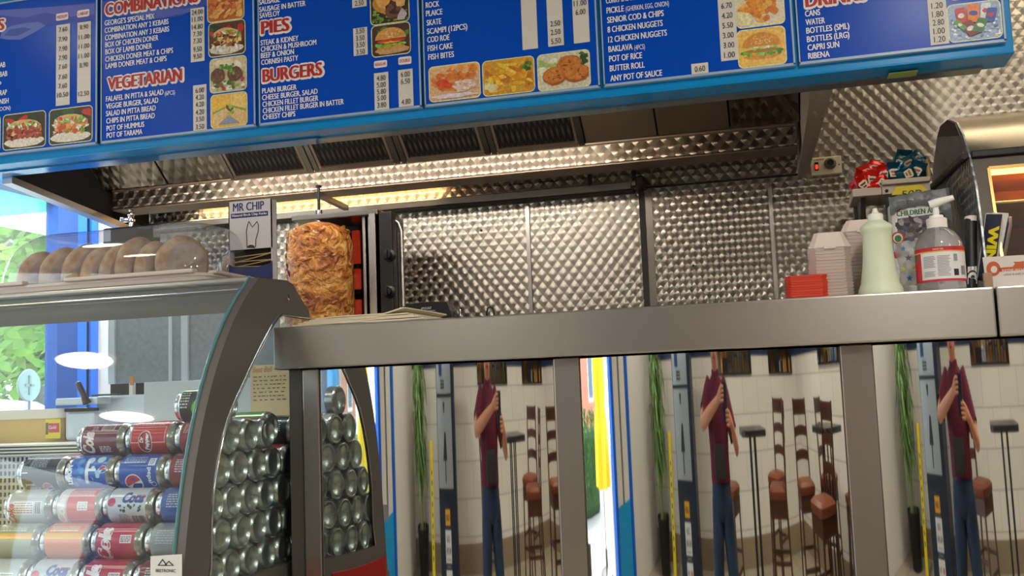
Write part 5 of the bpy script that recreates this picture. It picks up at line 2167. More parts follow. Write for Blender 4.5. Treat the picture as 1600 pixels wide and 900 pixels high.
for tri in (((246, 884), (254, 873), (262, 884)), ((256, 884), (264, 876), (272, 884))):
    P = [onst(*t_) for t_ in tri]
    c_ = sum(P, Vector()) / 3
    Q = [c_ + (p_ - c_) * .62 for p_ in P]
    m.add(P + Q, [[0, 1, 4, 3][::-1], [1, 2, 5, 4][::-1], [2, 0, 3, 5][::-1]])
a_ = onst(259, 894)
put_text(m, 'BEETRONIC', a_, UX, UZ, .0058, width=.042, bold=.02, align='C')
m.build('emblem', st)

# ------------------------------------------------------------------ drinks cans
CR, CL = .0368, .117
SILV = mat('can_aluminium', '#c4c6c6', .18, 1.0)
SILVD = mat('can_base_aluminium', '#c8cac6', .27, 1.0)


def can_mesh(root, base, ink_fn=None, plain='#9aa0a4'):
    """can lying along X, base facing +X"""
    c = Vector(root.location) + Vector((0, 0, CR))
    m_ = MB(CANP)
    n_ = 36
    V = []
    xs_ = (-CL / 2 + .016, CL / 2 - .014)
    for x in xs_:
        for j in range(n_):
            a = 2 * pi * j / n_
            V.append(c + Vector((x, -CR * cos(a), CR * sin(a))))
    m_.use(col=base)
    m_.add(V, [[j, (j + 1) % n_, n_ + (j + 1) % n_, n_ + j][::-1] for j in range(n_)], True)
    if ink_fn:
        ink_fn(m_, c)
    m_.build('can_body', root)
    m_ = MB(SILV).lathe([(0, -CL / 2 + .004), (.026, -CL / 2 + .004), (.027, -CL / 2), (.0298, -CL / 2 - .0005), (.0308, -CL / 2 + .002), (.0302, -CL / 2 + .005), (CR, -CL / 2 + .016)], c, 'X', 36)
    m_.build('can_lid', root)
    m_ = MB(SILVD).lathe([(CR, CL / 2 - .014), (CR - .0006, CL / 2 - .0095), (.0318, CL / 2 - .0008), (.0300, CL / 2), (.0280, CL / 2 - .001), (.0272, CL / 2 - .004), (.0230, CL / 2 - .0085), (.015, CL / 2 - .0118), (0, CL / 2 - .0132)], c, 'X', 40)
    m_.build('can_base', root)
    return root


def onc(c, lift=.0004):
    r_ = CR + lift
    return lambda a, s: c + Vector((a, -r_ * cos(s / r_), r_ * sin(s / r_)))


def cpatch(m_, c, a0, a1, s0, s1, col, lift=.0003, n_=10):
    f_ = onc(c, lift)
    m_.use(col=col)
    V = []
    for i in range(n_ + 1):
        s = s0 + (s1 - s0) * i / n_
        V += [f_(a0, s), f_(a1, s)]
    m_.add(V, [[2 * i, 2 * i + 1, 2 * i + 3, 2 * i + 2] for i in range(n_)], True)


def cdisc(m_, c, a, s, r_, col, lift, n_=22, a0=0, a1=360, sq=1.0):
    f_ = onc(c, lift)
    m_.use(col=col)
    P = [f_(a + r_ * cos(radians(a0 + (a1 - a0) * i / n_)), s + sq * r_ * sin(radians(a0 + (a1 - a0) * i / n_))) for i in range(n_ + (0 if a1 - a0 == 360 else 1))]
    m_.add([f_(a, s)] + P, [[0, i + 1, (i + 1) % len(P) + 1] for i in range(len(P) - (0 if a1 - a0 == 360 else 1))], True)


def ctext(m_, c, s_, a, s, h, w, col, turn=0, bold=.03, slant=0.0, lift=.0007):
    f_ = onc(c, lift)
    m_.use(col=col)
    if turn == 0:
        mp = lambda u, v: f_(a + u, s + v)
    elif turn == 90:
        mp = lambda u, v: f_(a - v, s + u)
    elif turn == 180:
        mp = lambda u, v: f_(a - u, s - v)
    else:
        mp = lambda u, v: f_(a + v, s - u)
    put_text(m_, s_, (0, 0, 0), UX, UZ, h, width=w, bold=bold, slant=slant, mapf=mp)


def fine_print(m_, c, a0, a1, s0, s1, col='#e8e6ea', rows=5):
    for i in range(rows):
        s = s0 + (s1 - s0) * (i + .2) / rows
        a = a0
        while a < a1 - .002:
            w_ = min(random.uniform(.002, .008), a1 - a)
            cpatch(m_, c, a, a + w_, s, s + (s1 - s0) / rows * .5, col, .0006, 2)
            a += w_ + random.uniform(.0012, .002)


def barcode(m_, c, a0, a1, s0, s1, bg_='#d8d4d6', ink='#5a2436'):
    cpatch(m_, c, a0, a1, s0, s1, bg_, .0005, 5)
    a = a0 + .002
    while a < a1 - .002:
        w_ = random.choice((.0008, .0012, .0018))
        cpatch(m_, c, a, a + w_, s0 + .0015, s1 - .0015, ink, .0008, 5)
        a += w_ + random.choice((.0009, .0014))


def globe(m_, c, a, s, r_):
    cdisc(m_, c, a, s, r_ * 1.10, '#e8eaf0', .0004)
    cdisc(m_, c, a, s, r_, '#e8eaf0', .0006)
    cdisc(m_, c, a, s, r_ * .96, '#c8202c', .0008, a0=25, a1=205)
    cdisc(m_, c, a, s, r_ * .96, '#1a3f9c', .0008, a0=235, a1=360)


def ink_cherry(m_, c):
    cpatch(m_, c, -.047, .046, .016, .0185, '#c9909c')
    cpatch(m_, c, -.047, .046, -.030, -.045, '#5a1228')
    barcode(m_, c, .002, .034, .024, .040)
    fine_print(m_, c, -.02, -.006, .024, .036, '#d8b0bc', 4)
    fine_print(m_, c, .002, .030, -.026, -.010)
    ctext(m_, c, 'Cola', -.012, -.030, .026, .050, '#ecd8dc', 90, .05, .25)


def ink_pepper(m_, c):
    for s0, s1 in ((.0285, .030), (-.006, -.0045)):
        cpatch(m_, c, -.040, .040, s0, s1, '#f2d8d8')
    for a0 in (-.041, .0395):
        cpatch(m_, c, a0, a0 + .0012, -.006, .030, '#f2d8d8')
    cdisc(m_, c, -.006, -.004, .0165, '#f4e6e6', .0005, sq=1.5)
    cdisc(m_, c, -.006, -.004, .0152, '#8a1020', .0007, sq=1.5)
    ctext(m_, c, 'Dr', -.010, -.006, .009, .012, '#f8f0f0', 90, .04, .2, .001)
    ctext(m_, c, 'Pepper', .002, -.022, .009, .036, '#f8f0f0', 90, .04, .2, .001)
    fine_print(m_, c, -.036, .036, .034, .046, '#e8b8b8', 3)


def ink_darkred(m_, c):
    fine_print(m_, c, -.035, .01, .012, .036, '#e8a8b4', 7)
    cdisc(m_, c, .02, -.018, .012, '#f0dada', .0005)
    cdisc(m_, c, .02, -.018, .0105, '#8e1228', .0007)
    ctext(m_, c, 'Cola', .02, -.026, .010, .018, '#f4e4e4', 90, .03, .2)


def ink_max(m_, c):
    fine_print(m_, c, -.022, .016, .018, .044, '#b8bcc4', 6)
    for a0, a1, s0, s1 in ((-.024, -.023, .016, .046), (.017, .018, .016, .046), (-.024, .018, .016, .017), (-.024, .018, .045, .046)):
        cpatch(m_, c, a0, a1, s0, s1, '#9aa0aa')
    cdisc(m_, c, -.038, .032, .008, '#8a9098', .0004)
    cdisc(m_, c, -.038, .032, .0068, '#15161a', .0006)
    cpatch(m_, c, -.040, -.026, .004, .006, '#d8dade')
    ctext(m_, c, 'pepsi', -.034, -.024, .0075, .022, '#e8eaee', 0, .01)
    cpatch(m_, c, -.034, .006, -.038, -.028, '#a81c3c')
    ctext(m_, c, 'MAX', -.030, -.037, .008, .030, '#f0d8dc', 0, .06, .2)
    globe(m_, c, .018, -.030, .012)


def ink_promo(m_, c):
    random.seed(31)
    for _ in range(16):
        a, s = random.uniform(-.03, .03), random.uniform(-.03, .035)
        cdisc(m_, c, a, s, random.uniform(.004, .010), random.choice(['#4a8ae0', '#8fc0f0', '#c9e0f6', '#1a52b4', '#e8f0f8', '#3a9ad0']), .0004 + random.random() * .0004, 7)
    ctext(m_, c, 'LEMON', -.036, -.022, .011, .042, '#f0f4fa', 90, .06, 0, .001)
    cpatch(m_, c, -.004, .004, -.02, .03, '#e8eef6', .0008)
    cpatch(m_, c, .0, .022, .006, .012, '#e8eef6', .0008)
    fine_print(m_, c, -.03, .03, -.044, -.034, '#c8d8ee', 2)
    globe(m_, c, .038, .010, .0075)


def ink_pepsi(m_, c):
    fine_print(m_, c, -.034, .018, .022, .040, '#bcd0ee', 5)
    cpatch(m_, c, .024, .040, .016, .034, '#e8eef6')
    fine_print(m_, c, .026, .038, .018, .032, '#1c4fae', 4)
    globe(m_, c, -.010, -.022, .019)
    ctext(m_, c, 'pepsi', .026, .012, .010, .034, '#f4f6fa', 270, .02)
    cdisc(m_, c, .036, -.024, .006, '#dce6f4', .0005)
    cdisc(m_, c, .036, -.024, .0048, '#1648a8', .0007)


def ink_pepsi_up(m_, c):
    ctext(m_, c, 'pepsi', .034, .040, .016, .062, '#dfe8f4', 180, .03)
    cpatch(m_, c, -.047, .046, -.006, -.002, '#3a7ad0')


def ink_globe_up(m_, c):
    cdisc(m_, c, .008, .026, .018, '#e8eaf0', .0004)
    cdisc(m_, c, .008, .026, .017, '#c8202c', .0006, a0=180, a1=360)
    fine_print(m_, c, -.040, -.014, .02, .04, '#bcd0ee', 4)


def ink_diet(m_, c):
    cpatch(m_, c, -.030, .020, -.012, .016, '#e4e4e6')
    fine_print(m_, c, -.028, .018, -.010, .014, '#b8787c', 5)
    ctext(m_, c, 'Coke', -.028, -.034, .016, .044, '#c83040', 90, .03, .2)
    barcode(m_, c, .022, .040, -.012, .016, '#e8e8ea', '#303034')


def ink_redwhite(m_, c):
    cpatch(m_, c, -.020, .046, -.050, .050, '#d23a2e')
    cpatch(m_, c, .006, .030, -.004, .014, '#ece6e2', .0006)
    fine_print(m_, c, .008, .028, -.002, .012, '#a03a34', 4)
    ctext(m_, c, 'Cola', -.024, -.036, .018, .058, '#f4ece8', 90, .05, .25)
    fine_print(m_, c, -.018, .04, .026, .042, '#f0d0c8', 4)


def ink_bluewhite(m_, c):
    ctext(m_, c, 'Coca', -.012, .012, .022, .050, '#3a4a9c', 0, .05, .25)
    cdisc(m_, c, -.034, .012, .009, '#c83a44', .0005)
    cpatch(m_, c, .020, .042, .022, .028, '#c83a44')
    for _ in range(14):
        cdisc(m_, c, random.uniform(-.02, .036), random.uniform(-.006, .010), random.uniform(.0015, .004), '#2f5a3a', .0006, 6)
    fine_print(m_, c, -.018, .004, -.032, -.012, '#8a8e96', 6)
    barcode(m_, c, .010, .040, -.036, -.014, '#e8e8ea', '#303034')


def ink_orange(m_, c):
    cpatch(m_, c, -.047, .046, .010, .022, '#f0b040')
    fine_print(m_, c, -.035, .03, .026, .040, '#f8f0e0', 3)


def ink_green(m_, c):
    cpatch(m_, c, -.047, .046, .030, .034, '#d8f0a0')
    ctext(m_, c, 'Sprite', -.028, .006, .018, .058, '#e8f6e8', 0, .05, .2)
    fine_print(m_, c, -.04, .04, -.02, -.004, '#a8d8b0', 3)


def ink_lime(m_, c):
    cdisc(m_, c, .012, -.006, .026, '#6cc21e', .0004)
    cdisc(m_, c, .012, -.006, .023, '#84dc30', .0006)
    fine_print(m_, c, -.004, .028, -.014, .002, '#1a2a10', 3)
    fine_print(m_, c, -.040, -.020, -.004, .036, '#d8dcd0', 6)
    cpatch(m_, c, -.047, .046, .038, .042, '#84dc30')
    fine_print(m_, c, .022, .044, .006, .036, '#cfd6c4', 5)


def ink_silver_e(m_, c):
    cdisc(m_, c, -.030, -.012, .013, '#c8303c', .0004)
    ctext(m_, c, 'e', -.024, -.020, .020, .016, '#f0e8e8', 90, .05, 0, .001)
    cpatch(m_, c, .0, .034, -.006, .016, '#e8e8ea')
    fine_print(m_, c, .002, .032, -.004, .014, '#7a7c84', 5)


def ink_cokered(m_, c):
    ctext(m_, c, 'Cola', -.010, -.040, .028, .074, '#f4e8e8', 90, .06, .25)
    cpatch(m_, c, .012, .038, .002, .018, '#e6dede')
    fine_print(m_, c, .014, .036, .004, .016, '#8a2a3a', 4)
    cpatch(m_, c, -.047, .046, .030, .033, '#e8a8b0')


def make_can(base, ink, label, group=None):
    t_ = thing('drink_can', label, 'drinks can', (0, 0, 0), group)
    return can_mesh(t_, base, ink)


XC = [-1.122 - CL / 2 - i * (CL + .003) for i in range(4)]
DYC, DZC = .0738, .0660
Y00, Z00 = 1.936, 1.228


def cz_of(r_):
    return Z00 - DZC * r_ - CR


GREY_INK = ['#23242a', '#1c3f8a', '#7a1826', '#9fa4a8', '#2a5ab0', '#8a2030']
protos = {}
special = {
    (0, 0, 2): ('#6a1a34', ink_cherry, 'dark cherry purple cola can at the left end of the top row'),
    (0, 0, 1): ('#c01e2c', ink_pepper, 'bright red can with an oval script logo in the middle of the top row'),
    (0, 0, 0): ('#8e1a30', ink_darkred, 'dark red can beside the cabinet frame in the top row'),
    (1, 0, 3): ('#101116', ink_max, 'black cola can with a red flash at the left end of the second row'),
    (1, 0, 2): ('#1c62c4', ink_promo, 'blue can with pale picture print and LEMON in the second row'),
    (1, 0, 1): ('#124cb0', ink_pepsi, 'blue cola can with a red white and blue globe in the second row'),
    (1, 1, 2): ('#1550ac', ink_pepsi_up, 'blue cola can showing white lettering behind the black can and picture can'),
    (1, 1, 1): ('#1550ac', ink_globe_up, 'blue cola can showing half a globe, tucked behind the second row'),
    (2, 0, 3): ('#c3c7c9', ink_diet, 'silver can with pale panel at the left end of the third row'),
    (2, 0, 2): ('#dcd2d0', ink_redwhite, 'red and white cola can in the middle of the third row'),
    (2, 0, 1): ('#d3d6dc', ink_bluewhite, 'white can with blue script and green leaves in the third row'),
    (3, 0, 3): ('#9aa08c', ink_orange, 'olive grey and orange can at the left of the recessed fourth row'),
    (3, 0, 2): ('#e07a44', ink_orange, 'orange can in the recessed fourth row under the red and white can'),
    (3, 0, 1): ('#c02c4c', ink_cokered, 'pinkish red cola can in the recessed fourth row'),
    (4, 0, 3): ('#c6cacb', ink_silver_e, 'silver can with a red round letter at the left of the fifth row'),
    (4, 0, 2): ('#c9ccd2', ink_bluewhite, 'silver white can with fine print in the middle of the fifth row'),
    (4, 0, 1): ('#b81c3c', ink_cokered, 'red cola can with big white script behind the white sticker'),
}
counts = {}
for r_ in range(6):
    y0 = Y00 - r_ * DYC / 2
    z = cz_of(r_)
    ncol = 0
    kk = 0
    while True:
        y = y0 + kk * DYC
        if y > 2.40 - (.12 if r_ == 0 else 0):
            break
        for ci in range(4):
            key = (r_, kk, ci)
            if r_ == 0 and ci == 3:
                continue
            if r_ == 0 and ci == 0 and kk == 3:
                continue                      # the gap where the green can lies
            if ci > 0 and kk > 1:
                continue                      # hidden behind the front two ranks
            if key in special:
                base, ink, lab = special[key]
                t_ = make_can(base, ink, lab)
            else:
                if ci == 0:
                    lab = 'silver can base seen through the side glass, %s row down, %s from the curved front' % (ORD[r_], ORD[kk])
                    g_ = 'can bases behind the side glass'
                elif kk == 0:
                    lab = 'front rank can low in the cabinet, row %s down, %s from the side glass' % (ORD[r_], ORD[ci])
                    g_ = 'front rank cans'
                else:
                    lab = 'can in the second rank of row %s from the top, %s from the side glass' % (ORD[r_], ORD[ci])
                    g_ = 'second rank cans'
                ik = GREY_INK[(r_ * 5 + kk * 3 + ci * 2) % len(GREY_INK)]
                if ik not in protos:
                    protos[ik] = make_can(ik, lambda m_, c_: fine_print(m_, c_, -.03, .03, .0, .03, '#c8ccd4', 6), lab, g_)
                    t_ = protos[ik]
                else:
                    t_ = dup(protos[ik], (0, 0, 0), 0, lab, g_)
            t_.location = (XC[ci] + (random.uniform(-.003, .003) if ci == 0 else 0), y, z)
        kk += 1
# green cans lying on the top row
t_ = make_can('#1f7a3c', ink_green, 'green lemonade can lying on top of the stack by the side glass')
t_.location = (-1.128 - CL / 2, 2.118, cz_of(0) + .012)
t_ = make_can('#23271e', ink_lime, 'black and lime green can lying alone above the dark red can')
t_.location = (-1.128 - CL / 2 - .020, Y00 + DYC / 2, cz_of(-1))
# ------------------------------------------------------------------ on top of the cabinet: bread tray, cover, buns, chip forks
ZT0 = 1.5705
tx0, tx1, ty0, ty1 = -1.90, -1.272, 2.085, 2.40
TR = mat('grey_pink_plastic', '#dccfc7', .42)
tr = thing('bread_tray', 'grey pink plastic bread tray standing on the cabinet top', 'tray', ((tx0 + tx1) / 2, (ty0 + ty1) / 2, ZT0))
m = MB(TR)
rg = [rring(tx0 + .007, ty0 + .006, tx1 - .007, ty1 - .006, .035, ZT0), rring(tx0 + .003, ty0 + .002, tx1 - .003, ty1 - .002, .04, ZT0 + .024), rring(tx0, ty0, tx1, ty1, .042, ZT0 + .024), rring(tx0, ty0, tx1, ty1, .042, ZT0 + .031),
      rring(tx0 + .008, ty0 + .008, tx1 - .008, ty1 - .008, .036, ZT0 + .031), rring(tx0 + .018, ty0 + .016, tx1 - .018, ty1 - .016, .03, ZT0 + .006)]
m.loft(rg, True, True, True)
m.build('tray_body', tr)
m = MB(TR)
for a, b_ in ((tx0 + .03, tx0 + .135), (tx0 + .25, tx1 - .03)):
    m.box((a, ty0 - .010, ZT0 + .030), (b_, ty0 + .012, ZT0 + .040), .003)
m.box((tx1 - .012, ty0 + .03, ZT0 + .030), (tx1 + .008, ty1 - .03, ZT0 + .038), .003)
m.build('rim_lip', tr)
m = MB(mat('tray_groove', '#8f7f77', .5)).box((tx0 + .03, ty0 + .003, ZT0 + .012), (tx1 - .03, ty0 + .010, ZT0 + .0135))
m.build('moulded_line', tr)
cv = thing('bread_cover', 'clear domed plastic cover over the bread buns', 'cover', ((tx0 + tx1) / 2, (ty0 + ty1) / 2, ZT0 + .031))
m = MB(COVERM)
H = at(250, 352, Y=2.16).z - ZT0 - .031
rg = []
for i in range(13):
    a = (pi / 2) * i / 12
    k1, k2 = sin(a), 1 - cos(a)
    rg.append(rring(tx0 + .020 + .10 * k2, ty0 + .022 + .055 * k2, tx1 - .035 - .030 * k2, ty1 - .022 - .055 * k2, .045, ZT0 + .032 + H * k1, 8))
m.loft(rg, True, False, True)
m.build('dome', cv)
m = MB(mat('cover_rim', '#dfe3e6', .15, trans=.5)).tube([p + Vector((0, 0, .001)) for p in rg[0]], .0035, 8, closed=True)
m.build('rim', cv)


def bun_mat(name, c1, c2):
    m_, n, l, b = newmat(name)
    tc = n.new('ShaderNodeTexCoord')
    nz = n.new('ShaderNodeTexNoise')
    nz.inputs['Scale'].default_value = 30
    nz.inputs['Detail'].default_value = 6
    l.new(tc.outputs['Object'], nz.inputs['Vector'])
    mr = n.new('ShaderNodeMapRange')
    mr.inputs['From Min'].default_value = .35
    mr.inputs['From Max'].default_value = .65
    l.new(nz.outputs['Fac'], mr.inputs['Value'])
    mx = n.new('ShaderNodeMix')
    mx.data_type = 'RGBA'
    mx.inputs[6].default_value = c4(c1)
    mx.inputs[7].default_value = c4(c2)
    l.new(mr.outputs[0], mx.inputs[0])
    l.new(mx.outputs[2], b.inputs['Base Color'])
    b.inputs['Roughness'].default_value = .5
    bp = n.new('ShaderNodeBump')
    bp.inputs['Strength'].default_value = .25
    bp.inputs['Distance'].default_value = .01
    l.new(nz.outputs['Fac'], bp.inputs['Height'])
    l.new(bp.outputs[0], b.inputs['Normal'])
    return m_


BUNC = bun_mat('bun_crust', '#c0906a', '#e6cdae')
BUNF = bun_mat('bun_floury_face', '#c2aa9a', '#e0cfc4')
BY = 2.245
bl = [(62, 408, 38, 'at the window end of the tray'), (98, 402, 30, 'second along from the window end'), (134, 400, 28, 'third along from the window end'), (160, 396, 32, 'fourth along from the window end'),
      (190, 398, 28, 'fifth along from the window end'), (216, 391, 36, 'tall and sixth along from the window end'), (242, 392, 34, 'seventh along from the window end'), (284, 390, 44, 'counter end, pale face showing')]
for i, (px, py, hpx, tail) in enumerate(bl):
    p = at(px, py, Y=BY)
    rad = .071 + .003 * ((i * 7) % 3 - 1) + (.001 if i in (5, 7) else 0)
    hw = .0215 if i < 7 else .027
    lean = .30 if i < 5 else .18
    Rm = Euler((0, lean, -.12 if i < 7 else -.45)).to_matrix()
    zc = ZT0 + .0075 + rad * .97
    t_ = thing('bread_bun', 'floury bread bun on edge under the cover, ' + tail, 'bread bun', (p.x, BY, ZT0 + .007), 'bread buns under the cover')
    m = MB(BUNC)
    V, F = [], []
    prof = [(0, -hw * .82), (rad * .45, -hw * .92), (rad * .78, -hw * .80), (rad * .94, -hw * .45), (rad, 0), (rad * .95, hw * .5), (rad * .80, hw * .88), (rad * .5, hw * 1.05), (0, hw * 1.12)]
    for (r_, h) in prof:
        for j in range(32):
            a = 2 * pi * j / 32
            k_ = 1 + .035 * noise.noise(Vector((cos(a) * 2.5, sin(a) * 2.5, h * 40 + i * 3)))
            V.append(Rm @ Vector((h * (1 + .15 * noise.noise(Vector((cos(a) * 2, sin(a) * 2, i)))), r_ * k_ * cos(a), r_ * k_ * sin(a))) + Vector((p.x, BY, zc)))
    fs = [[], []]
    for q in range(len(prof) - 1):
        for j in range(32):
            fs[0 if 2 <= q <= 5 else 1].append([q * 32 + j, q * 32 + (j + 1) % 32, (q + 1) * 32 + (j + 1) % 32, (q + 1) * 32 + j])
    zmin = min(v.z for v in V)
    V = [v + Vector((0, 0, ZT0 + .0068 - zmin)) for v in V]
    m.add(V, fs[0], True)
    m.build('crust', t_)
    m = MB(BUNF)
    m.add(V, fs[1], True)
    m.build('floury_face', t_)
# bagged loaf beyond the cover
p = at(341, 408, Y=2.36)
t_ = thing('bagged_bun', 'brown bread bun in a clear bag squeezed between cover and fork box', 'bread bun', (p.x, 2.44, ZT0))
MB(BUNC).ball((p.x - .002, 2.44, ZT0 + .064), (.040, .030, .060), None, 3, .08, 3).build('bun', t_)
MB(COVERM).ball((p.x - .002, 2.44, ZT0 + .067), (.047, .034, .066), None, 4, .10, 6, 3).build('plastic_bag', t_)

# chip fork box
FY = 2.33
c0, c1 = at(358, 430, Y=FY), at(424, 430, Y=FY)
z1_, z2_, z3_ = at(390, 389, Y=FY).z, at(390, 412, Y=FY).z, at(390, 313, Y=FY).z
xa, xb = at(357, 320, Y=FY).x, at(424, 320, Y=FY).x
fb = thing('chip_fork_box', 'white and navy MR CHIP box of wooden chip forks on the cabinet top', 'box', ((xa + xb) / 2, FY + .03, ZT0))
BXW = mat('box_card', '#dcd7dc', .45)
m = MB(BXW)
m.box((xa, FY, z1_), (xb, FY + .003, z3_))
m.box((xa, FY + .026, ZT0), (xb, FY + .028, z3_ - .02))
m.box((xa, FY, ZT0), (xa + .0025, FY + .028, z3_ - .001))
m.box((xb - .0025, FY, ZT0), (xb, FY + .028, z3_ - .001))
m.build('card_box', fb)
NAV = mat('navy_card', '#1b2268', .4)
m = MB(NAV)
lip = [(xa, ZT0), (xb, ZT0), (xb, z2_ + .003)] + [(xb + (xa - xb) * f, z2_ - .010 * sin(pi * f) ** .6) for f in [i / 14 for i in range(1, 14)]] + [(xa, z2_ + .003)]
m.prism([(x, FY - .001, z) for x, z in lip], (0, .003, 0))
m.build('front_lip', fb)
MB(mat('painted_box_shade', '#3a2c20', .8)).box((xa + .003, FY + .023, ZT0 + .001), (xb - .003, FY + .0255, z1_ + .004)).build('lining', fb)  # dark sheet: shade inside the box opening, put in as colour
m = MB(PRINT)


def fp(px, py, l_=.0006):
    p_ = at(px, py, Y=FY)
    return Vector((p_.x, FY - l_, p_.z))


a_, b2_ = fp(364, 331), fp(413, 328)
m.use(col='#1a1c66')
put_text(m, 'MR CHIP', a_, UX, UZ, .0225, width=b2_.x - a_.x, bold=.03)
q0, q1 = fp(361, 342), fp(419, 335)
m.add([(q0.x, FY - .0004, q0.z), (q1.x, FY - .0004, q0.z), (q1.x, FY - .0004, q0.z + .0125), (q0.x, FY - .0004, q0.z + .0125)], [[0, 1, 2, 3]])
m.use(col='#f2f0f6')
put_text(m, 'Natural Birch Chip Forks', (q0.x + .004, FY - .0009, q0.z + .0042), UX, UZ, .0062, width=q1.x - q0.x - .008, bold=.03)
m.build('printed_front', fb)
# plain outline of a two-pronged wooden fork
m = MB(PRINT, '#15161c')
ol = [(386, 386), (386, 374), (385, 362), (387, 352), (389, 346), (394.5, 355), (402, 346), (404, 352), (403.5, 362), (400, 374), (399.5, 386)]
m.tube([fp(*p_, .0008) for p_ in ol], .0009, 6)
m.use(col='#1c1620')
m.add([fp(*p_, .0009) for p_ in ell(392.5, 387, 6.5, 5, 14, 0, 180)[::-1]] and [fp(392.5 + 6.5 * cos(radians(a)), 387.5 - 5 * sin(radians(a)), .0009) for a in range(0, 181, 15)], [list(range(13))])
m.build('fork_outline', fb)
WOOD = mat('birch_wood', '#d9b98a', .55, noise_amt=.12, noise_scale=60)
for i in range(9):
    tl = [.10, .02, .16, .07, -.05, .12, .0, .18, .05][i]
    zc = ZT0 + .040 + (z1_ - ZT0 - .050) * (i + .3) / 9
    dy = .0085 + .0006 * i
    L2 = (xb - xa) * .46
    cxm = (xa + xb) / 2
    Rz = Euler((0, -tl, 0)).to_matrix()
    t_ = thing('chip_fork', 'flat birch chip fork lying in the fork box, %s layer from the bottom' % ORD[i], 'chip fork', (cxm, FY + dy, zc), 'wooden chip forks')
    pts = [(-L2, -.0035), (L2 * .55, -.0035), (L2, -.0055), (L2, -.0022), (L2 * .72, 0), (L2, .0022), (L2, .0055), (L2 * .55, .0035), (-L2, .0035)]
    m = MB(WOOD)
    P = [Rz @ Vector((x, y, 0)) + Vector((cxm, FY + dy + .002, zc)) for x, y in pts]
    m.prism(P, (0, 0, .0016))
    m.build('fork_blank', t_)

# chrome tap behind the cover
TYY = 2.78
p = at(205, 350, Y=TYY)
t_ = thing('dispenser_tap', 'chrome dispenser knob and spout above a dark lid behind the bread cover', 'tap', (p.x, TYY, p.z - .03))
m = MB(CHROME)
m.lathe([(.006, -.02), (.006, .005), (.012, .008), (.012, .014), (.007, .018), (.0115, .028), (.011, .034), (.006, .038), (.008, .044), (0, .048)], p, 'Z', 20)
a_ = at(193, 343, Y=TYY)
m.box((a_.x - .006, TYY - .012, a_.z - .008), (p.x, TYY + .012, a_.z + .010), .003)
m.build('knob', t_)
m = MB(MATTEBLACK)
a_, b_ = at(176, 356, Y=TYY), at(234, 350, Y=TYY)
m.box((a_.x, TYY - .05, p.z - .10), (b_.x, TYY + .06, p.z - .016), .006)
m.box((a_.x + .02, TYY - .04, 1.21), (b_.x - .02, TYY + .05, p.z - .10), .004)
m.build('dispenser_body', t_)
m = MB(BLACK).tube([(p.x + .01, TYY, p.z - .004), (p.x + .05, TYY, p.z - .012), (p.x + .10, TYY - .01, p.z - .02)], .005, 10)
m.build('lever', t_)

# ------------------------------------------------------------------ on the slatted deck: margarine tub and slicer
DZ = 1.2085
BY2 = 2.50
a_, b_ = at(-40, 690, Y=BY2), at(96, 690, Y=BY2)
tz = at(40, 640, Y=BY2).z
t_ = thing('margarine_tub', 'large yellow margarine tub with white lid on the slatted deck', 'tub', ((a_.x + b_.x) / 2, BY2 + .06, DZ))
m = MB(mat('tub_yellow', '#e2c27c', .4, sss=.1))
hz = at(40, 655, Y=BY2).z
m.loft([rring(a_.x + .012, BY2 + .012, b_.x - .012, BY2 + .13, .02, DZ), rring(a_.x, BY2, b_.x, BY2 + .14, .022, hz)], True)
m.build('tub_body', t_)
m = MB(mat('tub_lid', '#e9e4d6', .3))
m.loft([rring(a_.x - .004, BY2 - .004, b_.x + .004, BY2 + .144, .024, hz), rring(a_.x - .004, BY2 - .004, b_.x + .004, BY2 + .144, .024, hz + .012), rring(a_.x + .008, BY2 + .008, b_.x - .008, BY2 + .132, .02, tz)], True)
m.build('lid', t_)
m = MB(PRINT)
q0, q1 = at(71, 688, Y=BY2 - .002), at(95, 648, Y=BY2 - .002)
m.use(col='#e8d828').box((q0.x, BY2 - .003, DZ + .008), (q1.x, BY2 - .001, hz - .002), .001)
m.use(col='#c83048').box((q0.x + .012, BY2 - .004, hz - .040), (q1.x - .004, BY2 - .002, hz - .014))
m.use(col='#3a5a2c').box((q0.x + .002, BY2 - .004, DZ + .02), (q0.x + .010, BY2 - .002, hz - .012))
m.use(col='#f4f0e4')
put_text(m, 'Gold', (q0.x + .013, BY2 - .0045, hz - .030), UX, UZ, .010, width=.024, bold=.02)
m.build('tub_label', t_)
SYY = 2.50
t_ = thing('food_slicer', 'pale blue-white food slicer with a dark brown lever handle behind the cans', 'slicer', (at(165, 690, Y=SYY).x, SYY + .1, DZ))
SLW = mat('slicer_enamel', '#d4e2f2', .3)
m = MB(SLW)
a_, b_ = at(100, 690, Y=SYY), at(150, 690, Y=SYY)
m.box((a_.x, SYY, DZ), (b_.x, SYY + .085, at(120, 640, Y=SYY).z), .012, 3)
a2, b2_ = at(150, 690, Y=SYY + .05), at(243, 690, Y=SYY + .05)
m.box((a2.x, SYY + .05, DZ), (b2_.x, SYY + .09, at(200, 617, Y=SYY + .05).z), .006)
m.build('machine_body', t_)
a2, b2_ = at(86, 622, Y=SYY - .01), at(152, 622, Y=SYY - .01)
zz0, zz1 = at(110, 633, Y=SYY - .01).z, at(110, 622, Y=SYY - .01).z
m = MB(SLW).box((a2.x, SYY - .01, zz0), (b2_.x, SYY + .09, zz1), .004)
m.use(MATTEBLACK).box((at(100, 642, Y=SYY - .012).x, SYY - .012, at(120, 643, Y=SYY).z), (at(152, 640, Y=SYY - .012).x, SYY - .002, at(120, 638, Y=SYY).z), .002)
m.build('slide_plate', t_)
m = MB(BLACK).tube([at(152, 640, Y=SYY + .04), at(158, 655, Y=SYY + .04), at(152, 672, Y=SYY + .04), at(151, 688, Y=SYY + .04)], .006)
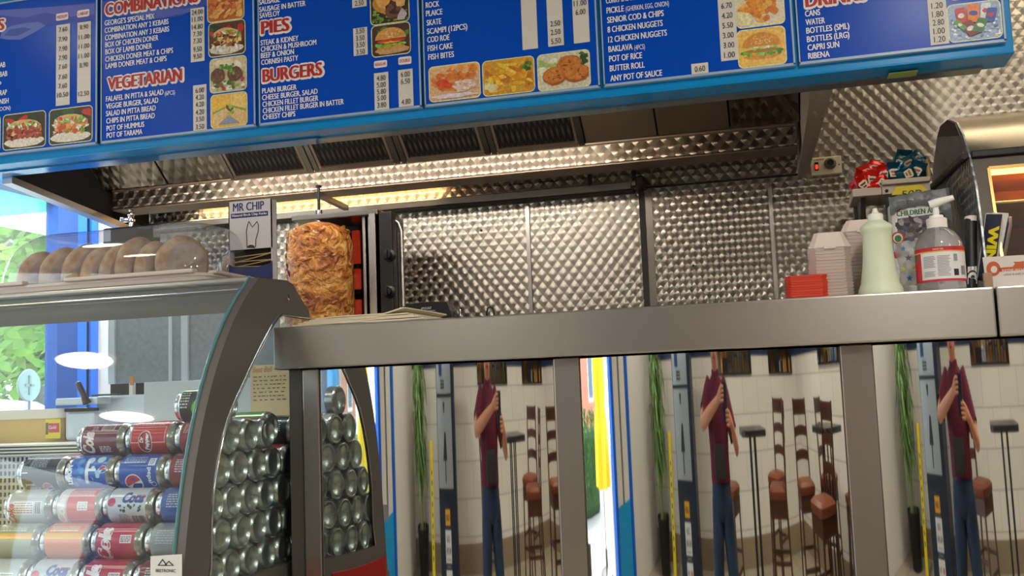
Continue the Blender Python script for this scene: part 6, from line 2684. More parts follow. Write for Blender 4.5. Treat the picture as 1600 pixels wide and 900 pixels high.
m.build('guard_edge', t_)
m = MB(mat('brown_handle', '#3a2624', .35))
m.tube([at(136, 630, Y=SYY - .02), at(131, 618, Y=SYY - .02), at(126, 607, Y=SYY - .02), at(123, 600, Y=SYY - .02)], [.012, .008, .0085, .0075], 14)
m.ball(at(123, 600, Y=SYY - .02), .0082, None, 2)
m.build('lever_handle', t_)
m = MB(BLACK).box((at(135, 619, Y=SYY).x, SYY + .02, at(150, 619, Y=SYY).z), (at(178, 619, Y=SYY).x, SYY + .03, at(150, 616, Y=SYY).z), .001)
m.build('carriage_bar', t_)
# white food label cards and a sausage-coloured peg on the ledge
p = at(206, 598, Y=2.56)
t_ = thing('ticket_clip', 'small orange tipped ticket clip on a white peg behind the slicer', 'clip', (p.x, 2.56, DZ))
MB(WHITE).box((p.x - .006, 2.555, DZ), (p.x + .006, 2.57, p.z), .001).build('peg', t_)
q0, q1 = at(203, 602, Y=2.554), at(209, 587, Y=2.554)
MB(mat('orange_tip', '#d8844c', .5)).box((q0.x, 2.552, q0.z), (q1.x, 2.556, q1.z), .001).build('tip', t_)
# cream carton seen through the side glass above the cans
q0, q1 = at(388, 636, Y=2.38), at(440, 572, Y=2.38)
t_ = thing('cream_carton', 'cream paper carton with brown script standing behind the cans', 'carton', ((q0.x + q1.x) / 2, 2.50, DZ - .05))
m = MB(mat('cream_card', '#dcc498', .55)).box((q0.x - .05, 2.48, DZ - .02), (q1.x - .03, 2.52, at(400, 570, Y=2.45).z), .002)
m.build('carton_body', t_)
m = MB(PRINT, '#b8683c')
put_text(m, 'Best Ball', (q0.x - .042, 2.479, at(400, 582, Y=2.48).z), UX, UZ, .016, width=.055, bold=.0, slant=.25)
m.use(col='#7a5a3c')
for i in range(7):
    zz = at(400, 590 + i * 6, Y=2.48).z
    x_ = q0.x - .04
    while x_ < q1.x - .045:
        w_ = random.uniform(.004, .012)
        m.box((x_, 2.4785, zz), (x_ + w_, 2.4795, zz + .0025))
        x_ += w_ + random.uniform(.003, .010)
m.build('carton_print', t_)
m = MB(mat('maroon_card', '#8a4a50', .5)).box((q1.x - .025, 2.50, DZ - .02), (q1.x + .055, 2.54, at(440, 574, Y=2.5).z), .002)
o = m.build('maroon_carton')
tag(o, 'maroon carton standing beside the cream carton behind the cans', 'carton')
# ------------------------------------------------------------------ the customer with the phone (seen in the mirror panels)
PX, PY = -.13, -.42
pr = thing('person', 'person in maroon polo shirt and dark jeans holding up a phone', 'person', (PX, PY, 0))
SKIN = mat('skin', '#c98a6c', .5, sss=.12)
N = {}


def nd(k, x, y, z, r):
    N[k] = ((x, y, z), r)


nd('pelvis', PX, PY, .84, .115)
nd('waist', PX, PY, .98, .105)
nd('chest', PX, PY, 1.16, .115)
nd('collar', PX, PY + .005, 1.285, .075)
nd('neck', PX, PY + .02, 1.355, .052)
nd('jaw', PX - .004, PY + .055, 1.405, .058)
nd('face', PX - .006, PY + .05, 1.46, .078)
nd('skull', PX - .006, PY + .035, 1.515, .082)
nd('crown', PX - .006, PY + .025, 1.56, .055)
E_ = [('pelvis', 'waist'), ('waist', 'chest'), ('chest', 'collar'), ('collar', 'neck'), ('neck', 'jaw'), ('jaw', 'face'), ('face', 'skull'), ('skull', 'crown')]
for s, el, wr, hn in ((-1, (-.43, -.27, 1.13), (-.105, -.085, 1.235), (-.072, -.032, 1.262)), (1, (.20, -.29, 1.015), (.115, -.105, 1.125), (.075, -.038, 1.165))):
    k = 'l' if s < 0 else 'r'
    sh = (PX + s * .165, PY, 1.275)
    nd(k + 'sh', *sh, .052)
    nd(k + 'ua', *[(a + b_) / 2 for a, b_ in zip(sh, el)], .050)
    nd(k + 'el', *el, .041)
    nd(k + 'fa', *[a * .6 + b_ * .4 for a, b_ in zip(el, wr)], .040)
    nd(k + 'wr', *wr, .027)
    nd(k + 'ha', *hn, .030)
    E_ += [('chest', k + 'sh'), (k + 'sh', k + 'ua'), (k + 'ua', k + 'el'), (k + 'el', k + 'fa'), (k + 'fa', k + 'wr'), (k + 'wr', k + 'ha')]
    xe = s * .040
    for f_ in range(4):
        zf_2 = hn[2] + .026 - .0185 * f_
        L3 = (.052, .058, .054, .044)[f_]
        a = k + 'f%d' % f_
        nd(a + 'a', xe + s * .016, -.012, zf_2, .0092)
        nd(a + 'b', xe + s * .002, .004, zf_2 + .002, .0084)
        nd(a + 'c', xe - s * (L3 * .38), .006, zf_2 + .003, .0078)
        nd(a + 'd', xe - s * (L3 * .62), .0035, zf_2 + .003, .0066)
        E_ += [(k + 'ha', a + 'a'), (a + 'a', a + 'b'), (a + 'b', a + 'c'), (a + 'c', a + 'd')]
    nd(k + 't1', xe + s * .012, -.036, hn[2] + .02, .012)
    nd(k + 't2', xe - s * .004, -.028, hn[2] + .036, .0095)
    nd(k + 't3', xe - s * .018, -.026, hn[2] + .044, .0078)
    E_ += [(k + 'ha', k + 't1'), (k + 't1', k + 't2'), (k + 't2', k + 't3')]
    hip = (PX + s * .085, PY, .80)
    nd(k + 'hip', *hip, .088)
    nd(k + 'kn', PX + s * .14, PY + .035, .45, .056)
    nd(k + 'ca', PX + s * .165, PY + .005, .30, .052)
    nd(k + 'an', PX + s * .185, PY - .01, .09, .036)
    nd(k + 'to', PX + s * .205, PY + .12, .035, .032)
    E_ += [('pelvis', k + 'hip'), (k + 'hip', k + 'kn'), (k + 'kn', k + 'ca'), (k + 'ca', k + 'an'), (k + 'an', k + 'to')]
body = skin('body', N, E_, SKIN, pr, 'pelvis', 2)


def er(cx, cy, z, rx, ry, n=28, ph=0.0):
    return [Vector((cx + rx * cos(2 * pi * j / n), cy + ry * sin(2 * pi * j / n), z)) for j in range(n)]


MAROON = mat('maroon_cotton', '#5a1028', .8, bump=.2, bump_scale=25)
m = MB(MAROON)
m.loft([er(PX, PY, .885, .178, .138), er(PX, PY, .90, .180, .140), er(PX, PY, 1.0, .175, .135), er(PX, PY, 1.12, .192, .140), er(PX, PY, 1.22, .202, .132), er(PX, PY, 1.285, .188, .105), er(PX, PY, 1.325, .105, .082), er(PX, PY + .01, 1.345, .066, .066)], True, False, False)
for s, el in ((-1, (-.43, -.27, 1.13)), (1, (.20, -.29, 1.015))):
    sh = Vector((PX + s * .145, PY, 1.268))
    d = Vector(el) - sh
    m.tube([sh - d * .1, sh + d * .2, sh + d * .5, sh + d * .72], [.070, .074, .070, .068], 20, caps=False)
m.build('polo_shirt', pr)
m = MB(MAROON).loft([er(PX, PY + .012, 1.335, .072, .070), er(PX, PY + .014, 1.365, .066, .066), er(PX, PY + .014, 1.362, .062, .062)], True, False, False)
m.prism([(PX - .03, PY + .075, 1.335), (PX, PY + .105, 1.26), (PX + .03, PY + .075, 1.335)], (0, .006, 0))
m.build('shirt_collar', pr)
DENIM = mat('dark_denim', '#26374f', .85, noise_amt=.25, noise_scale=12)
m = MB(DENIM)
m.loft([er(PX, PY, .905, .165, .128), er(PX, PY, .84, .18, .138), er(PX, PY, .77, .176, .130), er(PX, PY, .72, .150, .10)], True, False, True)
for s in (-1, 1):
    m.tube([(PX + s * .082, PY, .80), (PX + s * .105, PY + .01, .66), (PX + s * .14, PY + .032, .46), (PX + s * .165, PY + .01, .30), (PX + s * .185, PY - .004, .10)], [.108, .106, .088, .082, .076], 22)
m.build('jeans', pr)
m = MB(mat('black_leather', '#141312', .4)).loft([er(PX, PY, .880, .176, .137), er(PX, PY, .912, .172, .134)], True, False, False)
m.build('belt', pr)
m = MB(mat('dark_hair', '#2a1c14', .6, bump=.5, bump_scale=80)).ball((PX - .006, PY + .020, 1.535), (.088, .098, .072), None, 4, .06, 6)
m.build('hair', pr)
for s in (-1, 1):
    MB(WHITE).ball((PX - .006 + s * .03, PY + .118, 1.475), (.012, .008, .008), None, 2).use(BLACK).ball((PX - .006 + s * .03, PY + .125, 1.475), (.005, .004, .005), None, 2).build('eye', pr)
    MB(SKIN).ball((PX - .006 + s * .085, PY + .045, 1.465), (.012, .022, .032), None, 2).build('ear', pr)
    m = MB(mat('dark_shoe', '#1c1a1a', .5)).ball((PX + s * .198, PY + .055, .042), (.048, .130, .042), None, 3)
    m.build('shoe', pr)
MB(SKIN).ball((PX - .006, PY + .132, 1.447), (.014, .018, .024), None, 2).build('nose', pr)
MB(mat('lips', '#9c5048', .5)).ball((PX - .005, PY + .115, 1.415), (.025, .008, .007), None, 2).build('mouth', pr)
# dark patterned pouch on the front of the shirt
m = MB(mat('patterned_pouch', '#2c2826', .6, noise_amt=.8, noise_scale=60))
m.loft([rring(PX - .095, PY + .145, PX + .095, PY + .18, .017, z) for z in (.905, .92)] + [rring(PX - .10, PY + .145, PX + .10, PY + .19, .02, .98), rring(PX - .085, PY + .145, PX + .085, PY + .176, .015, 1.05)], True)
m.tube([(PX - .08, PY + .155, 1.04), (PX - .10, PY + .15, 1.15), (PX - .08, PY + .135, 1.25), (PX - .05, PY + .10, 1.33)], .006, 8)
o = m.build('waist_pouch')
tag(o, 'dark patterned pouch hanging at the front of the maroon shirt', 'pouch')
# the phone (its lens is the photograph's viewpoint)
ph_ = thing('mobile_phone', 'dark blue mobile phone held upright in both hands', 'phone', (0, -.010, 1.22))
m = MB(mat('phone_blue', '#232c3a', .25)).box((-.038, -.0145, 1.148), (.038, -.0055, 1.308), .006, 3)
m.build('phone_case', ph_)
m = MB(BLACK).box((-.035, -.0155, 1.152), (.035, -.0145, 1.304), .0004)
m.build('phone_screen', ph_)
m = MB(MATTEBLACK)
for z in (1.272, 1.252):
    m.lathe([(.0055, 0), (.0055, .0015), (0, .0015)], (-.024, -.0055, z), 'Y', 16)
m.build('lens_ring', ph_)

# ------------------------------------------------------------------ cash machine
AX, AY = -1.30, -2.35
at_ = thing('cash_machine', 'tall navy cash machine with silver fascia, keypad and CASH signs', 'cash machine', (AX, AY - .25, 0))
ANV = mat('atm_navy', '#1c2638', .4)
ASV = mat('atm_silver', '#a4a8aa', .35, .5)
m = MB(ANV).box((AX - .32, AY - .5, 0), (AX + .32, AY, 1.72), .012)
m.build('cabinet', at_)
m = MB(ASV)
m.box((AX - .30, AY, 1.30), (AX + .22, AY + .02, 1.70), .006)
m.box((AX - .30, AY, .70), (AX + .22, AY + .025, 1.285), .008)
m.build('fascia', at_)
m = MB(BLACK).box((AX - .30, AY + .004, 1.285), (AX + .22, AY + .03, 1.30), .002)
m.build('shelf_lip', at_)
MB(mat('atm_screen', '#c8ccc8', .2)).box((AX - .14, AY + .018, 1.55), (AX + .02, AY + .024, 1.67), .003).build('screen', at_)
MB(mat('reader_blue', '#1f3a72', .3)).box((AX - .20, AY + .018, 1.42), (AX - .09, AY + .030, 1.53), .004).build('card_reader', at_)
m = MB(BLACK)
for i in range(3):
    for j in range(4):
        m.box((AX - .15 + j * .035, AY + .018, 1.335 + i * .022), (AX - .125 + j * .035, AY + .026, 1.350 + i * .022), .001)
m.build('keypad', at_)
m = MB(mat('dark_slot', '#2c2e30', .3))
m.prism([(AX - .09, AY + .0255, 1.25), (AX - .02, AY + .0255, 1.25), (AX - .04, AY + .0255, 1.18), (AX - .07, AY + .0255, 1.18)], (0, .004, 0))
m.prism([(AX - .115, AY + .0255, .88), (AX + .02, AY + .0255, .88), (AX - .01, AY + .0255, 1.06), (AX - .06, AY + .0255, 1.06)], (0, .003, 0))
m.box((AX - .055, AY + .025, .74), (AX - .025, AY + .030, .92), .002)
m.build('dispenser_slot', at_)
MB(ALU).lathe([(.016, 0), (.016, .006), (0, .007)], (AX - .19, AY + .025, 1.0), 'Y', 16).build('lock', at_)
m = MB(PRINT)


def sign(x0, z0, x1, z1, col):
    m.use(col=col).box((x0, AY, z0), (x1, AY + .003, z1))


sign(AX - .11, .47, AX + .06, .57, '#e8a81c')
sign(AX - .13, .235, AX + .08, .44, '#e2e2e0')
sign(AX - .13, .045, AX + .08, .19, '#e6e4e2')
XN = Vector((-1, 0, 0))


def asign(s, x, z, h, w_, col, bold=.03):
    m.use(col=col)
    put_text(m, s, (x, AY + .0045, z), XN, UZ, h, width=w_, bold=bold, align='C')


asign('CASH', AX - .025, .50, .042, .13, '#1c1a18', .05)
asign('CASH', AX - .025, .365, .045, .12, '#3a3c40')
asign('MACHINE', AX - .025, .29, .045, .17, '#3a3c40')
asign('CLOSED CIRCUIT', AX - .025, .25, .014, .15, '#5a5c60')
asign('CASH ADVANCE', AX - .025, .208, .013, .14, '#b8bcc4', .0)
asign('VISA', AX - .07, .11, .034, .075, '#26408c')
asign('DEBIT AND CREDIT', AX - .025, .062, .012, .15, '#5a5c60')
for dx, c_ in ((.035, '#d8342c'), (.015, '#e8962c')):
    m.use(col=c_).lathe([(.021, 0), (0, .0005 + dx * .01)], (AX + dx, AY + .0035, .125), 'Y', 20)
m.build('sign_stickers', at_)

# tall yellow board leaning by the cash machine
o = thing('yellow_board', 'tall narrow yellow board leaning between the cash machine and bamboo', 'board', (-1.93, -2.6, 0))
m = MB(mat('yellow_plastic', '#e8cf1c', .4))
m.prism([(-2.02, -2.56, 0), (-1.90, -2.52, 0), (-1.90, -2.68, .99), (-2.02, -2.72, .99)], (0, -.02, 0))
m.build('board', o)
m = MB(PRINT, '#6a5a14')
for i in range(9):
    z = .2 + i * .07
    m.box((-1.98, -2.56 + .008 - .162 * z, z), (-1.94, -2.555 + .02 - .162 * z, z + .03))
m.build('printed_marks', o)

# ------------------------------------------------------------------ bamboo in pots
LEAF1 = mat('bamboo_leaf', '#6f9650', .5, noise_amt=.5, noise_scale=8)
STEMM = mat('bamboo_stem', '#a4b474', .5)
POTM = mat('black_pot', '#17181a', .5, noise_amt=.5, noise_scale=80)


def bamboo(x, y, h, label, seed, grp=None):
    random.seed(seed)
    t_ = thing('potted_bamboo', label, 'plant', (x, y, 0), grp)
    m_ = MB(POTM).lathe([(.16, 0), (.165, .01), (.22, .36), (.23, .37), (.23, .40), (.215, .40), (.21, .37), (0, .36)], (x, y, 0), 'Z', 32)
    m_.build('pot', t_)
    m_ = MB(STEMM)
    tops = []
    for i in range(9):
        a = random.uniform(0, 2 * pi)
        b_ = Vector((x + .11 * cos(a), y + .10 * sin(a), .34))
        e = Vector((x + random.uniform(.10, .34) * cos(a), y + random.uniform(.08, .26) * sin(a), h * random.uniform(.85, 1)))
        mid = b_ * .5 + e * .5 + Vector((0, 0, .05)) - (e - b_) * .0
        m_.tube([b_, b_ * .6 + e * .4 - Vector((cos(a), sin(a), 0)) * .03, e], [.012, .010, .006], 7)
        tops.append((b_, e))
    m_.build('stems', t_)
    m_ = MB(LEAF1)
    for _ in range(760):
        b_, e = random.choice(tops)
        f = random.uniform(.34, 1.0)
        p = b_ + (e - b_) * f
        a = random.uniform(0, 2 * pi)
        d = Vector((cos(a), sin(a), random.uniform(-1.6, -.1))).normalized()
        L_ = random.uniform(.10, .21)
        w_ = L_ * .10
        st = p + Vector((cos(a), sin(a), random.uniform(-.3, .4))) * random.uniform(.0, .10)
        sd_ = d.cross(Vector((0, 0, 1))).normalized()
        up_ = sd_.cross(d).normalized()
        dr = Vector((0, 0, -.25 * L_))
        m_.add([st, st + d * L_ * .4 + sd_ * w_ + up_ * .003, st + d * L_ * .4 - sd_ * w_ + up_ * .003, st + d * L_ * .75 + sd_ * w_ * .7 + dr * .4, st + d * L_ * .75 - sd_ * w_ * .7 + dr * .4, st + d * L_ + dr],
               [[0, 1, 2], [1, 3, 4, 2], [3, 5, 4]])
    m_.build('foliage', t_)
    return t_


bamboo(-2.40, -2.70, 1.72, 'tall bamboo in a black pot beside the blue shop door', 3)
bamboo(2.75, 1.10, 1.9, 'tall dark bamboo by the right-hand wall beyond the bar tables', 5)

# ------------------------------------------------------------------ bar tables and ladder-back stools
WOODD = mat('dark_stained_wood', '#4a2a1a', .4, noise_amt=.3, noise_scale=9, stretch=(6, 6, 1))
LEATH = mat('tan_brown_leather', '#7a3f26', .42, bump=.15, bump_scale=30)
TTOP = mat('dark_table_top', '#2a2725', .25)


def bar_table(x, y, label):
    t_ = thing('bar_table', label, 'table', (x, y, 0), 'bar tables')
    k = .30
    m_ = MB(TTOP)
    r0 = [Vector((x + p[0], y + p[1], 0)) for p in rrect(-k, -k, k, k, .09, 6)]
    m_.loft([[v + Vector((0, 0, z)) for v in r0] for z in (1.03, 1.065)], False)
    m_.build('table_top', t_)
    m_ = MB(BLACK)
    for dx, dy in ((-.06, -.06), (.06, -.06), (.06, .06), (-.06, .06)):
        m_ = MB(BLACK).tube([(x + dx, y + dy, .03), (x + dx, y + dy, 1.03)], .016, 12)
        m_.build('leg', t_)
    MB(BLACK).lathe([(.26, 0), (.26, .015), (.10, .035), (0, .04)], (x, y, 0), 'Z', 32).build('base_plate', t_)
    return t_


bar_table(.74, -1.30, 'black square bar table beside the person with the phone')
bar_table(2.50, -.45, 'black square bar table nearer the right-hand wall')


def make_stool():
    t_ = thing('bar_stool', 'stool', 'bar stool', (0, 0, 0), 'ladder-back bar stools')
    m_ = MB(LEATH)
    m_.loft([rring(-.19, -.19, .19, .19, .05, .715), rring(-.205, -.205, .205, .205, .06, .735), rring(-.205, -.205, .205, .205, .06, .765), rring(-.16, -.16, .16, .16, .06, .785)], True)
    m_.build('seat', t_)
    m_ = MB(WOODD).box((-.185, -.185, .62), (.185, .185, .715), .006)
    m_.build('seat_frame', t_)
    for sx in (-1, 1):
        MB(WOODD).tube([(sx * .17, .165, .63), (sx * .19, .20, 0)], .019, 4).build('front_leg', t_)
        MB(WOODD).tube([(sx * .19, -.24, 0), (sx * .175, -.185, .65), (sx * .172, -.205, .95), (sx * .17, -.248, 1.24)], [.019, .021, .019, .016], 4).build('back_post', t_)
        MB(WOODD).box((sx * .18 - .010, -.20, .38), (sx * .18 + .010, .18, .405), .003).build('stretcher', t_)
    for z, y in ((.87, -.195), (1.01, -.212), (1.14, -.232)):
        hh = .095 if z > 1.1 else .06
        V = []
        for i in range(9):
            f = i / 4 - 1
            V.append((f * .165, y - .018 * (1 - f * f), z + (.0 if z > 1.1 else .012) * (1 - f * f)))
        m_ = MB(WOODD)
        P = V + [(a, b_ , c_ + hh) for a, b_, c_ in V]
        m_.add(P, [[i, i + 1, 10 + i, 9 + i] for i in range(8)])
        m_.add([(a, b_ - .016, c_) for a, b_, c_ in P], [[i, 9 + i, 10 + i, i + 1] for i in range(8)])
        m_.add([P[9 + i] for i in range(9)] + [(P[9 + i][0], P[9 + i][1] - .016, P[9 + i][2]) for i in range(9)], [[i, i + 1, 10 + i, 9 + i] for i in range(8)])
        m_.add([P[i] for i in range(9)] + [(P[i][0], P[i][1] - .016, P[i][2]) for i in range(9)], [[i, 9 + i, 10 + i, i + 1] for i in range(8)])
        m_.build('back_slat', t_)
    MB(WOODD).box((-.19, .175, .30), (.19, .20, .33), .003).build('footrest', t_)
    MB(WOODD).box((-.18, -.215, .36), (.18, -.195, .385), .003).build('back_rail', t_)
    return t_


st0 = make_stool()
st0.scale = (1.08, 1.08, .97)
stools = [(1.34, -1.22, 115, 'brown leather ladder-back bar stool pulled up beside the first bar table'),
          (1.62, -1.95, 60, 'brown leather ladder-back bar stool standing behind the first bar table'),
          (.10, -1.62, -60, 'ladder-back bar stool standing just behind the person with the phone'),
          (2.14, -1.08, 20, 'ladder-back bar stool between the two bar tables'),
          (2.96, -.95, -20, 'ladder-back bar stool in the far corner beyond the second bar table'),
          (1.92, -.10, 95, 'ladder-back bar stool pulled up to the near side of the second bar table'),
          (2.72, .22, 170, 'ladder-back bar stool nearest the bamboo by the right-hand wall')]
for i, (x, y, a, lab) in enumerate(stools):
    if i == 0:
        st0.location = (x, y, 0)
        st0.rotation_euler = (0, 0, radians(a))
        st0['label'] = lab
    else:
        dup(st0, (x, y, 0), radians(a), lab)

# mosaic mirrors of upright glass strips
BRZ = mat('bronze_mirror', '#b98d4c', .08, 1.0)
SLM = mat('smoke_mirror', '#8f949a', .06, 1.0)


def mosaic(x0, x1, z0, z1, label, axis='X', fixed=YF, n=14):
    c_ = ((x0 + x1) / 2, fixed, z0) if axis == 'X' else (fixed, (x0 + x1) / 2, z0)
    t_ = thing('mosaic_mirror', label, 'mirror', c_, 'strip mosaic mirrors')

    def bx_(m_, a, b_, d0, d1, za, zb):
        if axis == 'X':
            m_.box((a, fixed + d0, za), (b_, fixed + d1, zb), .002)
        else:
            m_.box((fixed - d1, a, za), (fixed - d0, b_, zb), .002)
    m_ = MB(BLACK)
    bx_(m_, x0, x1, .012, .022, z0, z1)
    m_.build('backing', t_)
    random.seed(int(abs(x0) * 100))
    w_ = (x1 - x0) / n
    for i in range(n):
        zs = sorted([z0 + .01] + [z0 + (z1 - z0) * random.uniform(.1, .9) for _ in range(3)] + [z1 - .01])
        m_ = MB(SLM)
        for j in range(len(zs) - 1):
            m_.use(random.choice((BRZ, SLM, SLM, BLACK)))
            if zs[j + 1] - zs[j] > .02:
                bx_(m_, x0 + w_ * i + .008, x0 + w_ * (i + 1) - .008, .022, .022 + random.uniform(.004, .016), zs[j] + .004, zs[j + 1] - .004)
        if m_.v:
            m_.build('glass_strip', t_)
    return t_


mosaic(.0, 1.35, 1.36, 2.0, 'wide mosaic mirror of bronze and smoked strips on the white wall behind the person')
mosaic(2.1, 3.25, 1.36, 2.0, 'mosaic mirror of dark strips near the corner of the customer wall', n=12)
mosaic(-1.6, -.3, 1.40, 2.0, 'mosaic mirror of dark strips on the right-hand wall', 'Y', XR, 14)

# ------------------------------------------------------------------ outside the shop
PAV = mat('pavement', '#9b9288', .85, noise_amt=.2, noise_scale=5)
ROAD = mat('tarmac', '#8c8a88', .9, noise_amt=.2, noise_scale=20)
MB(PAV).box((-6.6, -14, -.12), (XL - .1, 16, -.02)).build('pavement', kind='structure')
MB(ROAD).box((-16, -14, -.2), (-6.6, 16, -.12)).build('road', kind='structure')
MB(PAV).box((-30, -14, -.14), (-16, 16, -.10)).build('far_pavement', kind='structure')
o = MB(mat('drain_iron', '#5d5852', .7, noise_amt=.4, noise_scale=30)).lathe([(.42, -.02), (.42, -.012), (0, -.011)], (-4.7, -.25, 0), 'Z', 36).build('manhole_cover')
tag(o, 'round iron manhole cover in the sunny pavement outside the door', 'manhole cover')
# yellow closed parasol, blue parasol, pole
YCL = mat('yellow_canvas', '#f2c81c', .6, bump=.3, bump_scale=10)
BCL = mat('sky_blue_canvas', '#2a8fd0', .6, bump=.3, bump_scale=10)


def closed_parasol(x, y, mt, label, z0, z1, r_):
    t_ = thing('folded_parasol', label, 'parasol', (x, y, -.02), 'folded parasols on the pavement')
    m_ = MB(mt)
    V, F = [], []
    for i in range(15):
        f = i / 14
        for j in range(24):
            a = 2 * pi * j / 24
            k = r_ * (.35 + .75 * (1 - f) ** .7) * (1 + .22 * sin(a * 6))
            if i == 4:
                k *= .8
            V.append((x + k * cos(a), y + k * sin(a), z0 + (z1 - z0) * f))
    for i in range(14):
        for j in range(24):
            F.append([i * 24 + j, i * 24 + (j + 1) % 24, (i + 1) * 24 + (j + 1) % 24, (i + 1) * 24 + j])
    m_.add(V, F, True)
    m_.build('canvas', t_)
    m_ = MB(ALU).tube([(x, y, -.02), (x, y, z1 + .08)], .022, 10)
    m_.build('pole', t_)
    m_ = MB(DGREY).lathe([(.25, -.02), (.25, .04), (.05, .08), (.04, .2)], (x, y, 0), 'Z', 28)
    m_.build('base', t_)


closed_parasol(-4.3, -1.15, YCL, 'folded yellow parasol standing outside the shop door', .62, 2.6, .24)
closed_parasol(-5.4, .05, BCL, 'folded sky blue parasol further along the pavement', 1.3, 2.7, .34)
o = MB(ALU).tube([(-5.0, -.35, -.02), (-5.0, -.35, 3.4)], .035, 12).build('street_pole')
tag(o, 'pale grey street pole on the pavement outside the door', 'pole')
o = MB(mat('yellow_brick', '#d8c07a', .8, noise_amt=.2, noise_scale=12)).box((-4.0, -1.75, -.02), (-3.5, -1.35, .85), .01).build('brick_pier')
tag(o, 'low yellow brick pier on the pavement beside the blue door', 'pier')

LEAFM = [mat('tree_leaf_bright', '#6f9a34', .5, noise_amt=.35, noise_scale=2.5), mat('tree_leaf_green', '#44692c', .5, noise_amt=.35, noise_scale=2.5), mat('hedge_leaf', '#4a7a34', .5, noise_amt=.4, noise_scale=6)]
BARK = mat('bark', '#6b6660', .9, noise_amt=.3, noise_scale=10, bump=.5, bump_scale=15)


def leaf_cloud(m_, centres, n_, size):
    for _ in range(n_):
        c_, r_ = random.choice(centres)
        while True:
            d = Vector((random.uniform(-1, 1), random.uniform(-1, 1), random.uniform(-1, 1)))
            if .1 < d.length < 1:
                break
        p = Vector(c_) + d.normalized() * r_ * d.length ** .4
        a = Vector((random.uniform(-1, 1), random.uniform(-1, 1), random.uniform(-.6, .6))).normalized()
        b_ = a.orthogonal().normalized()
        s = size * random.uniform(.6, 1.3)
        m_.add([p - a * s, p - b_ * s * .5, p + a * s, p + b_ * s * .5], [[0, 1, 2, 3]])


def tree(x, y, h, r_, lm, label, n_=2600, grp='trees across the road', size=.13):
    t_ = thing('street_tree', label, 'tree', (x, y, -.12), grp)
    m_ = MB(BARK).tube([(x, y, -.12), (x + .05, y, h * .4), (x - .05, y + .1, h * .8)], [.22, .16, .06], 10)
    for i in range(4):
        a = i * 1.7
        m_.tube([(x, y, h * (.35 + .1 * i)), (x + r_ * .5 * cos(a), y + r_ * .5 * sin(a), h * (.5 + .1 * i))], [.08, .03], 7)
    m_.build('trunk', t_)
    m_ = MB(lm)
    cs = [((x + random.uniform(-.6, .6) * r_, y + random.uniform(-.6, .6) * r_, h * random.uniform(.35, .95)), r_ * random.uniform(.4, .6)) for _ in range(9)]
    leaf_cloud(m_, cs, n_, size)
    m_.build('crown', t_)


random.seed(11)
tree(-8.6, 8.6, 6.0, 2.3, LEAFM[0], 'bright green leafy street tree filling the shop window', 5200, size=.11)
tree(-15.0, 14.6, 8.5, 3.4, LEAFM[1], 'darker green street tree beyond the bright one in the window', 6000, size=.16)
tree(-10.4, 12.4, 5.2, 1.5, LEAFM[0], 'young bright street tree next to the teal awning', 3400, size=.10)
hg = thing('hedge', 'clipped green hedge across the pavement seen in the mirror panels', 'hedge', (-8.5, -2.2, -.12))
m = MB(LEAFM[2])
leaf_cloud(m, [((-8.5 + random.uniform(-.3, .3), -4 + .35 * i, .55), .55) for i in range(14)], 3800, .06)
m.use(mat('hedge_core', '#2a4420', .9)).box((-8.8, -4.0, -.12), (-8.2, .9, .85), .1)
m.build('foliage', hg)
# houses across the road, teal awning, parked car
BRK = mat('red_brick', '#a8705c', .85, noise_amt=.2, noise_scale=14)


def house(x0, y0, x1, y1, h, mt, label, face):
    t_ = thing('house', label, 'house', ((x0 + x1) / 2, (y0 + y1) / 2, -.12), 'houses across the road')
    MB(mt).box((x0, y0, -.12), (x1, y1, h)).build('walls', t_)
    m_ = MB(mat('roof_tile', '#5a4a44', .8))
    ym = (y0 + y1) / 2
    m_.prism([(x0 - .2, y0 - .2, h), (x1 + .2, y0 - .2, h), ((x0 + x1) / 2, y0 - .2, h + 1.6)], (0, y1 - y0 + .4, 0))
    m_.build('roof', t_)
    for i in range(4):
        for z in (1.0, 3.4):
            y = y0 + (y1 - y0) * (i + .5) / 4
            m_ = MB(WHITE).box((x1 - .02, y - .55, z), (x1 + .04, y + .55, z + 1.3), .01)
            w_ = m_.build('window', t_)
            MB(mat('dark_pane', '#4a5a68', .1)).box((x1 + .04, y - .47, z + .08), (x1 + .05, y + .47, z + 1.22)).build('pane', w_)


house(-24, -12, -18, 0, 5.4, BRK, 'red brick house across the road opposite the door', 1)
house(-26, 14, -20, 22, 6, mat('white_render', '#dcd8d0', .7), 'white rendered house far across the road behind the trees', 1)
aw = thing('teal_awning', 'teal green awning projecting above the pavement outside the window', 'awning', (-4.0, 5.2, 2.2))
p0, p1 = at(58, 345, X=-4.3), at(80, 270, X=-4.3)
m = MB(mat('teal_canvas', '#2c8a72', .6))
m.prism([(-4.6, p0.y - .10, p0.z + .02), (-3.2, p0.y - .10, p0.z + .02), (-3.2, p0.y - .10, p0.z + .9), (-4.6, p0.y - .10, p0.z + .5)], (0, 2.2, 0))
m.build('canvas', aw)
MB(WHITE).box((-4.62, p0.y - .12, p0.z), (-3.2, p0.y + 2.1, p0.z + .02), .003).build('rail', aw)
MB(ALU).tube([(-4.55, p0.y + 2.0, -.02), (-4.55, p0.y + 2.0, p0.z)], .03, 10).build('post', aw)
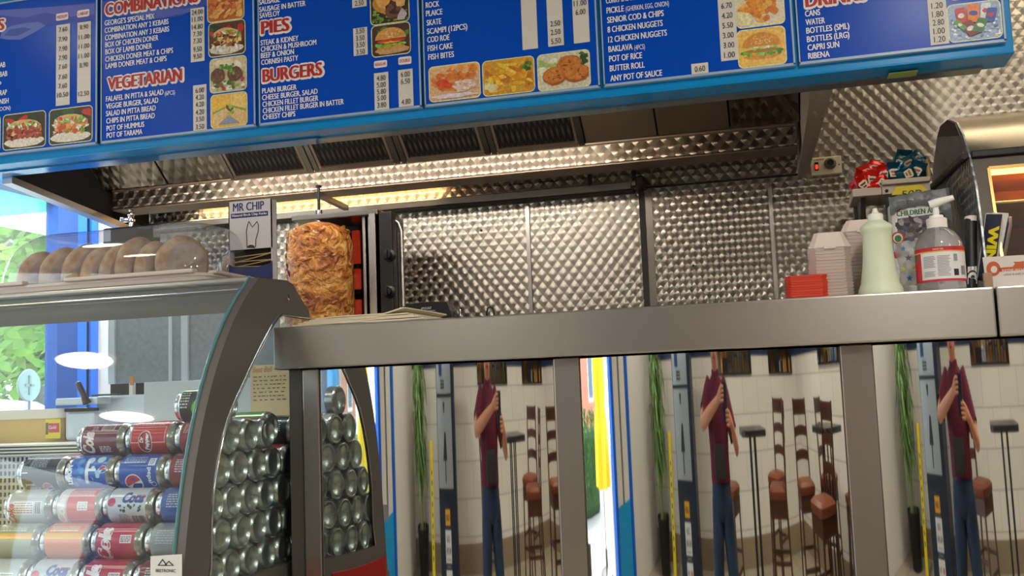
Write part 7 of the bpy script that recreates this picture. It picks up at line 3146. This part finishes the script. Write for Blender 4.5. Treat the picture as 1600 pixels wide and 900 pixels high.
# parked car (only its roof and glass show through the shop window)
cr = thing('parked_car', 'pale blue-white parked car outside the shop window', 'car', (-6.2, 6.0, -.02))
CARP = mat('car_paint', '#c8d8e4', .2, coat=.6)
m = MB(CARP)
cx_, cy_ = -6.2, 6.0
m.loft([[Vector((x + cx_, y + cy_, z)) for x, y in rrect(-.85 + i_, -2.0 + j_, .85 - i_, 2.0 - j_, .35)] for i_, j_, z in ((.03, .02, .18), (0, 0, .45), (.02, .03, .78), (.06, .08, .88))], True)
m.loft([[Vector((x + cx_, y + cy_, z)) for x, y in rrect(-.78 + i_, -1.45 + j_, .78 - i_, 1.5 - j_, .3)] for i_, j_, z in ((0, 0, .86), (.10, .38, 1.26), (.18, .55, 1.36), (.3, .8, 1.39))], True)
m.build('body_shell', cr)
m = MB(mat('car_glass', '#2c3a44', .08))
m.loft([[Vector((x + cx_, y + cy_, z)) for x, y in rrect(-.79 + i_, -1.42 + j_, .79 - i_, 1.47 - j_, .3)] for i_, j_, z in ((.0, .02, .93), (.09, .36, 1.23))], True)
m.build('window_band', cr)
for sx in (-1, 1):
    for sy_ in (-1.25, 1.25):
        MB(MATTEBLACK).lathe([(.0, -.09), (.30, -.09), (.32, -.06), (.32, .06), (.30, .09), (0, .09)], (cx_ + sx * .78, cy_ + sy_, .30), 'X', 28).use(ALU).lathe([(.2, sx * .092), (0, sx * .1)], (cx_ + sx * .78, cy_ + sy_, .30), 'X', 20).build('wheel', cr)
# round pale sign seen through the glass
p = at(45, 602, X=-3.35)
rs = thing('round_sign', 'pale round sign on a short post seen through the shop window', 'sign', (p.x, p.y, -.02))
m = MB(mat('pale_green_sign', '#93a89c', .4)).lathe([(.07, 0), (.075, .006), (.07, .012), (0, .012)], (p.x - .006, p.y, p.z), 'X', 32)
m.build('disc', rs)
m = MB(mat('sign_figure', '#7a9184', .4)).box((p.x + .006, p.y - .008, p.z - .045), (p.x + .010, p.y + .008, p.z + .045), .002).box((p.x + .006, p.y - .03, p.z - .006), (p.x + .010, p.y + .03, p.z + .006), .002)
m.build('figure', rs)
MB(ALU).tube([(p.x, p.y, -.02), (p.x, p.y, p.z - .07)], .015, 8).build('post', rs)
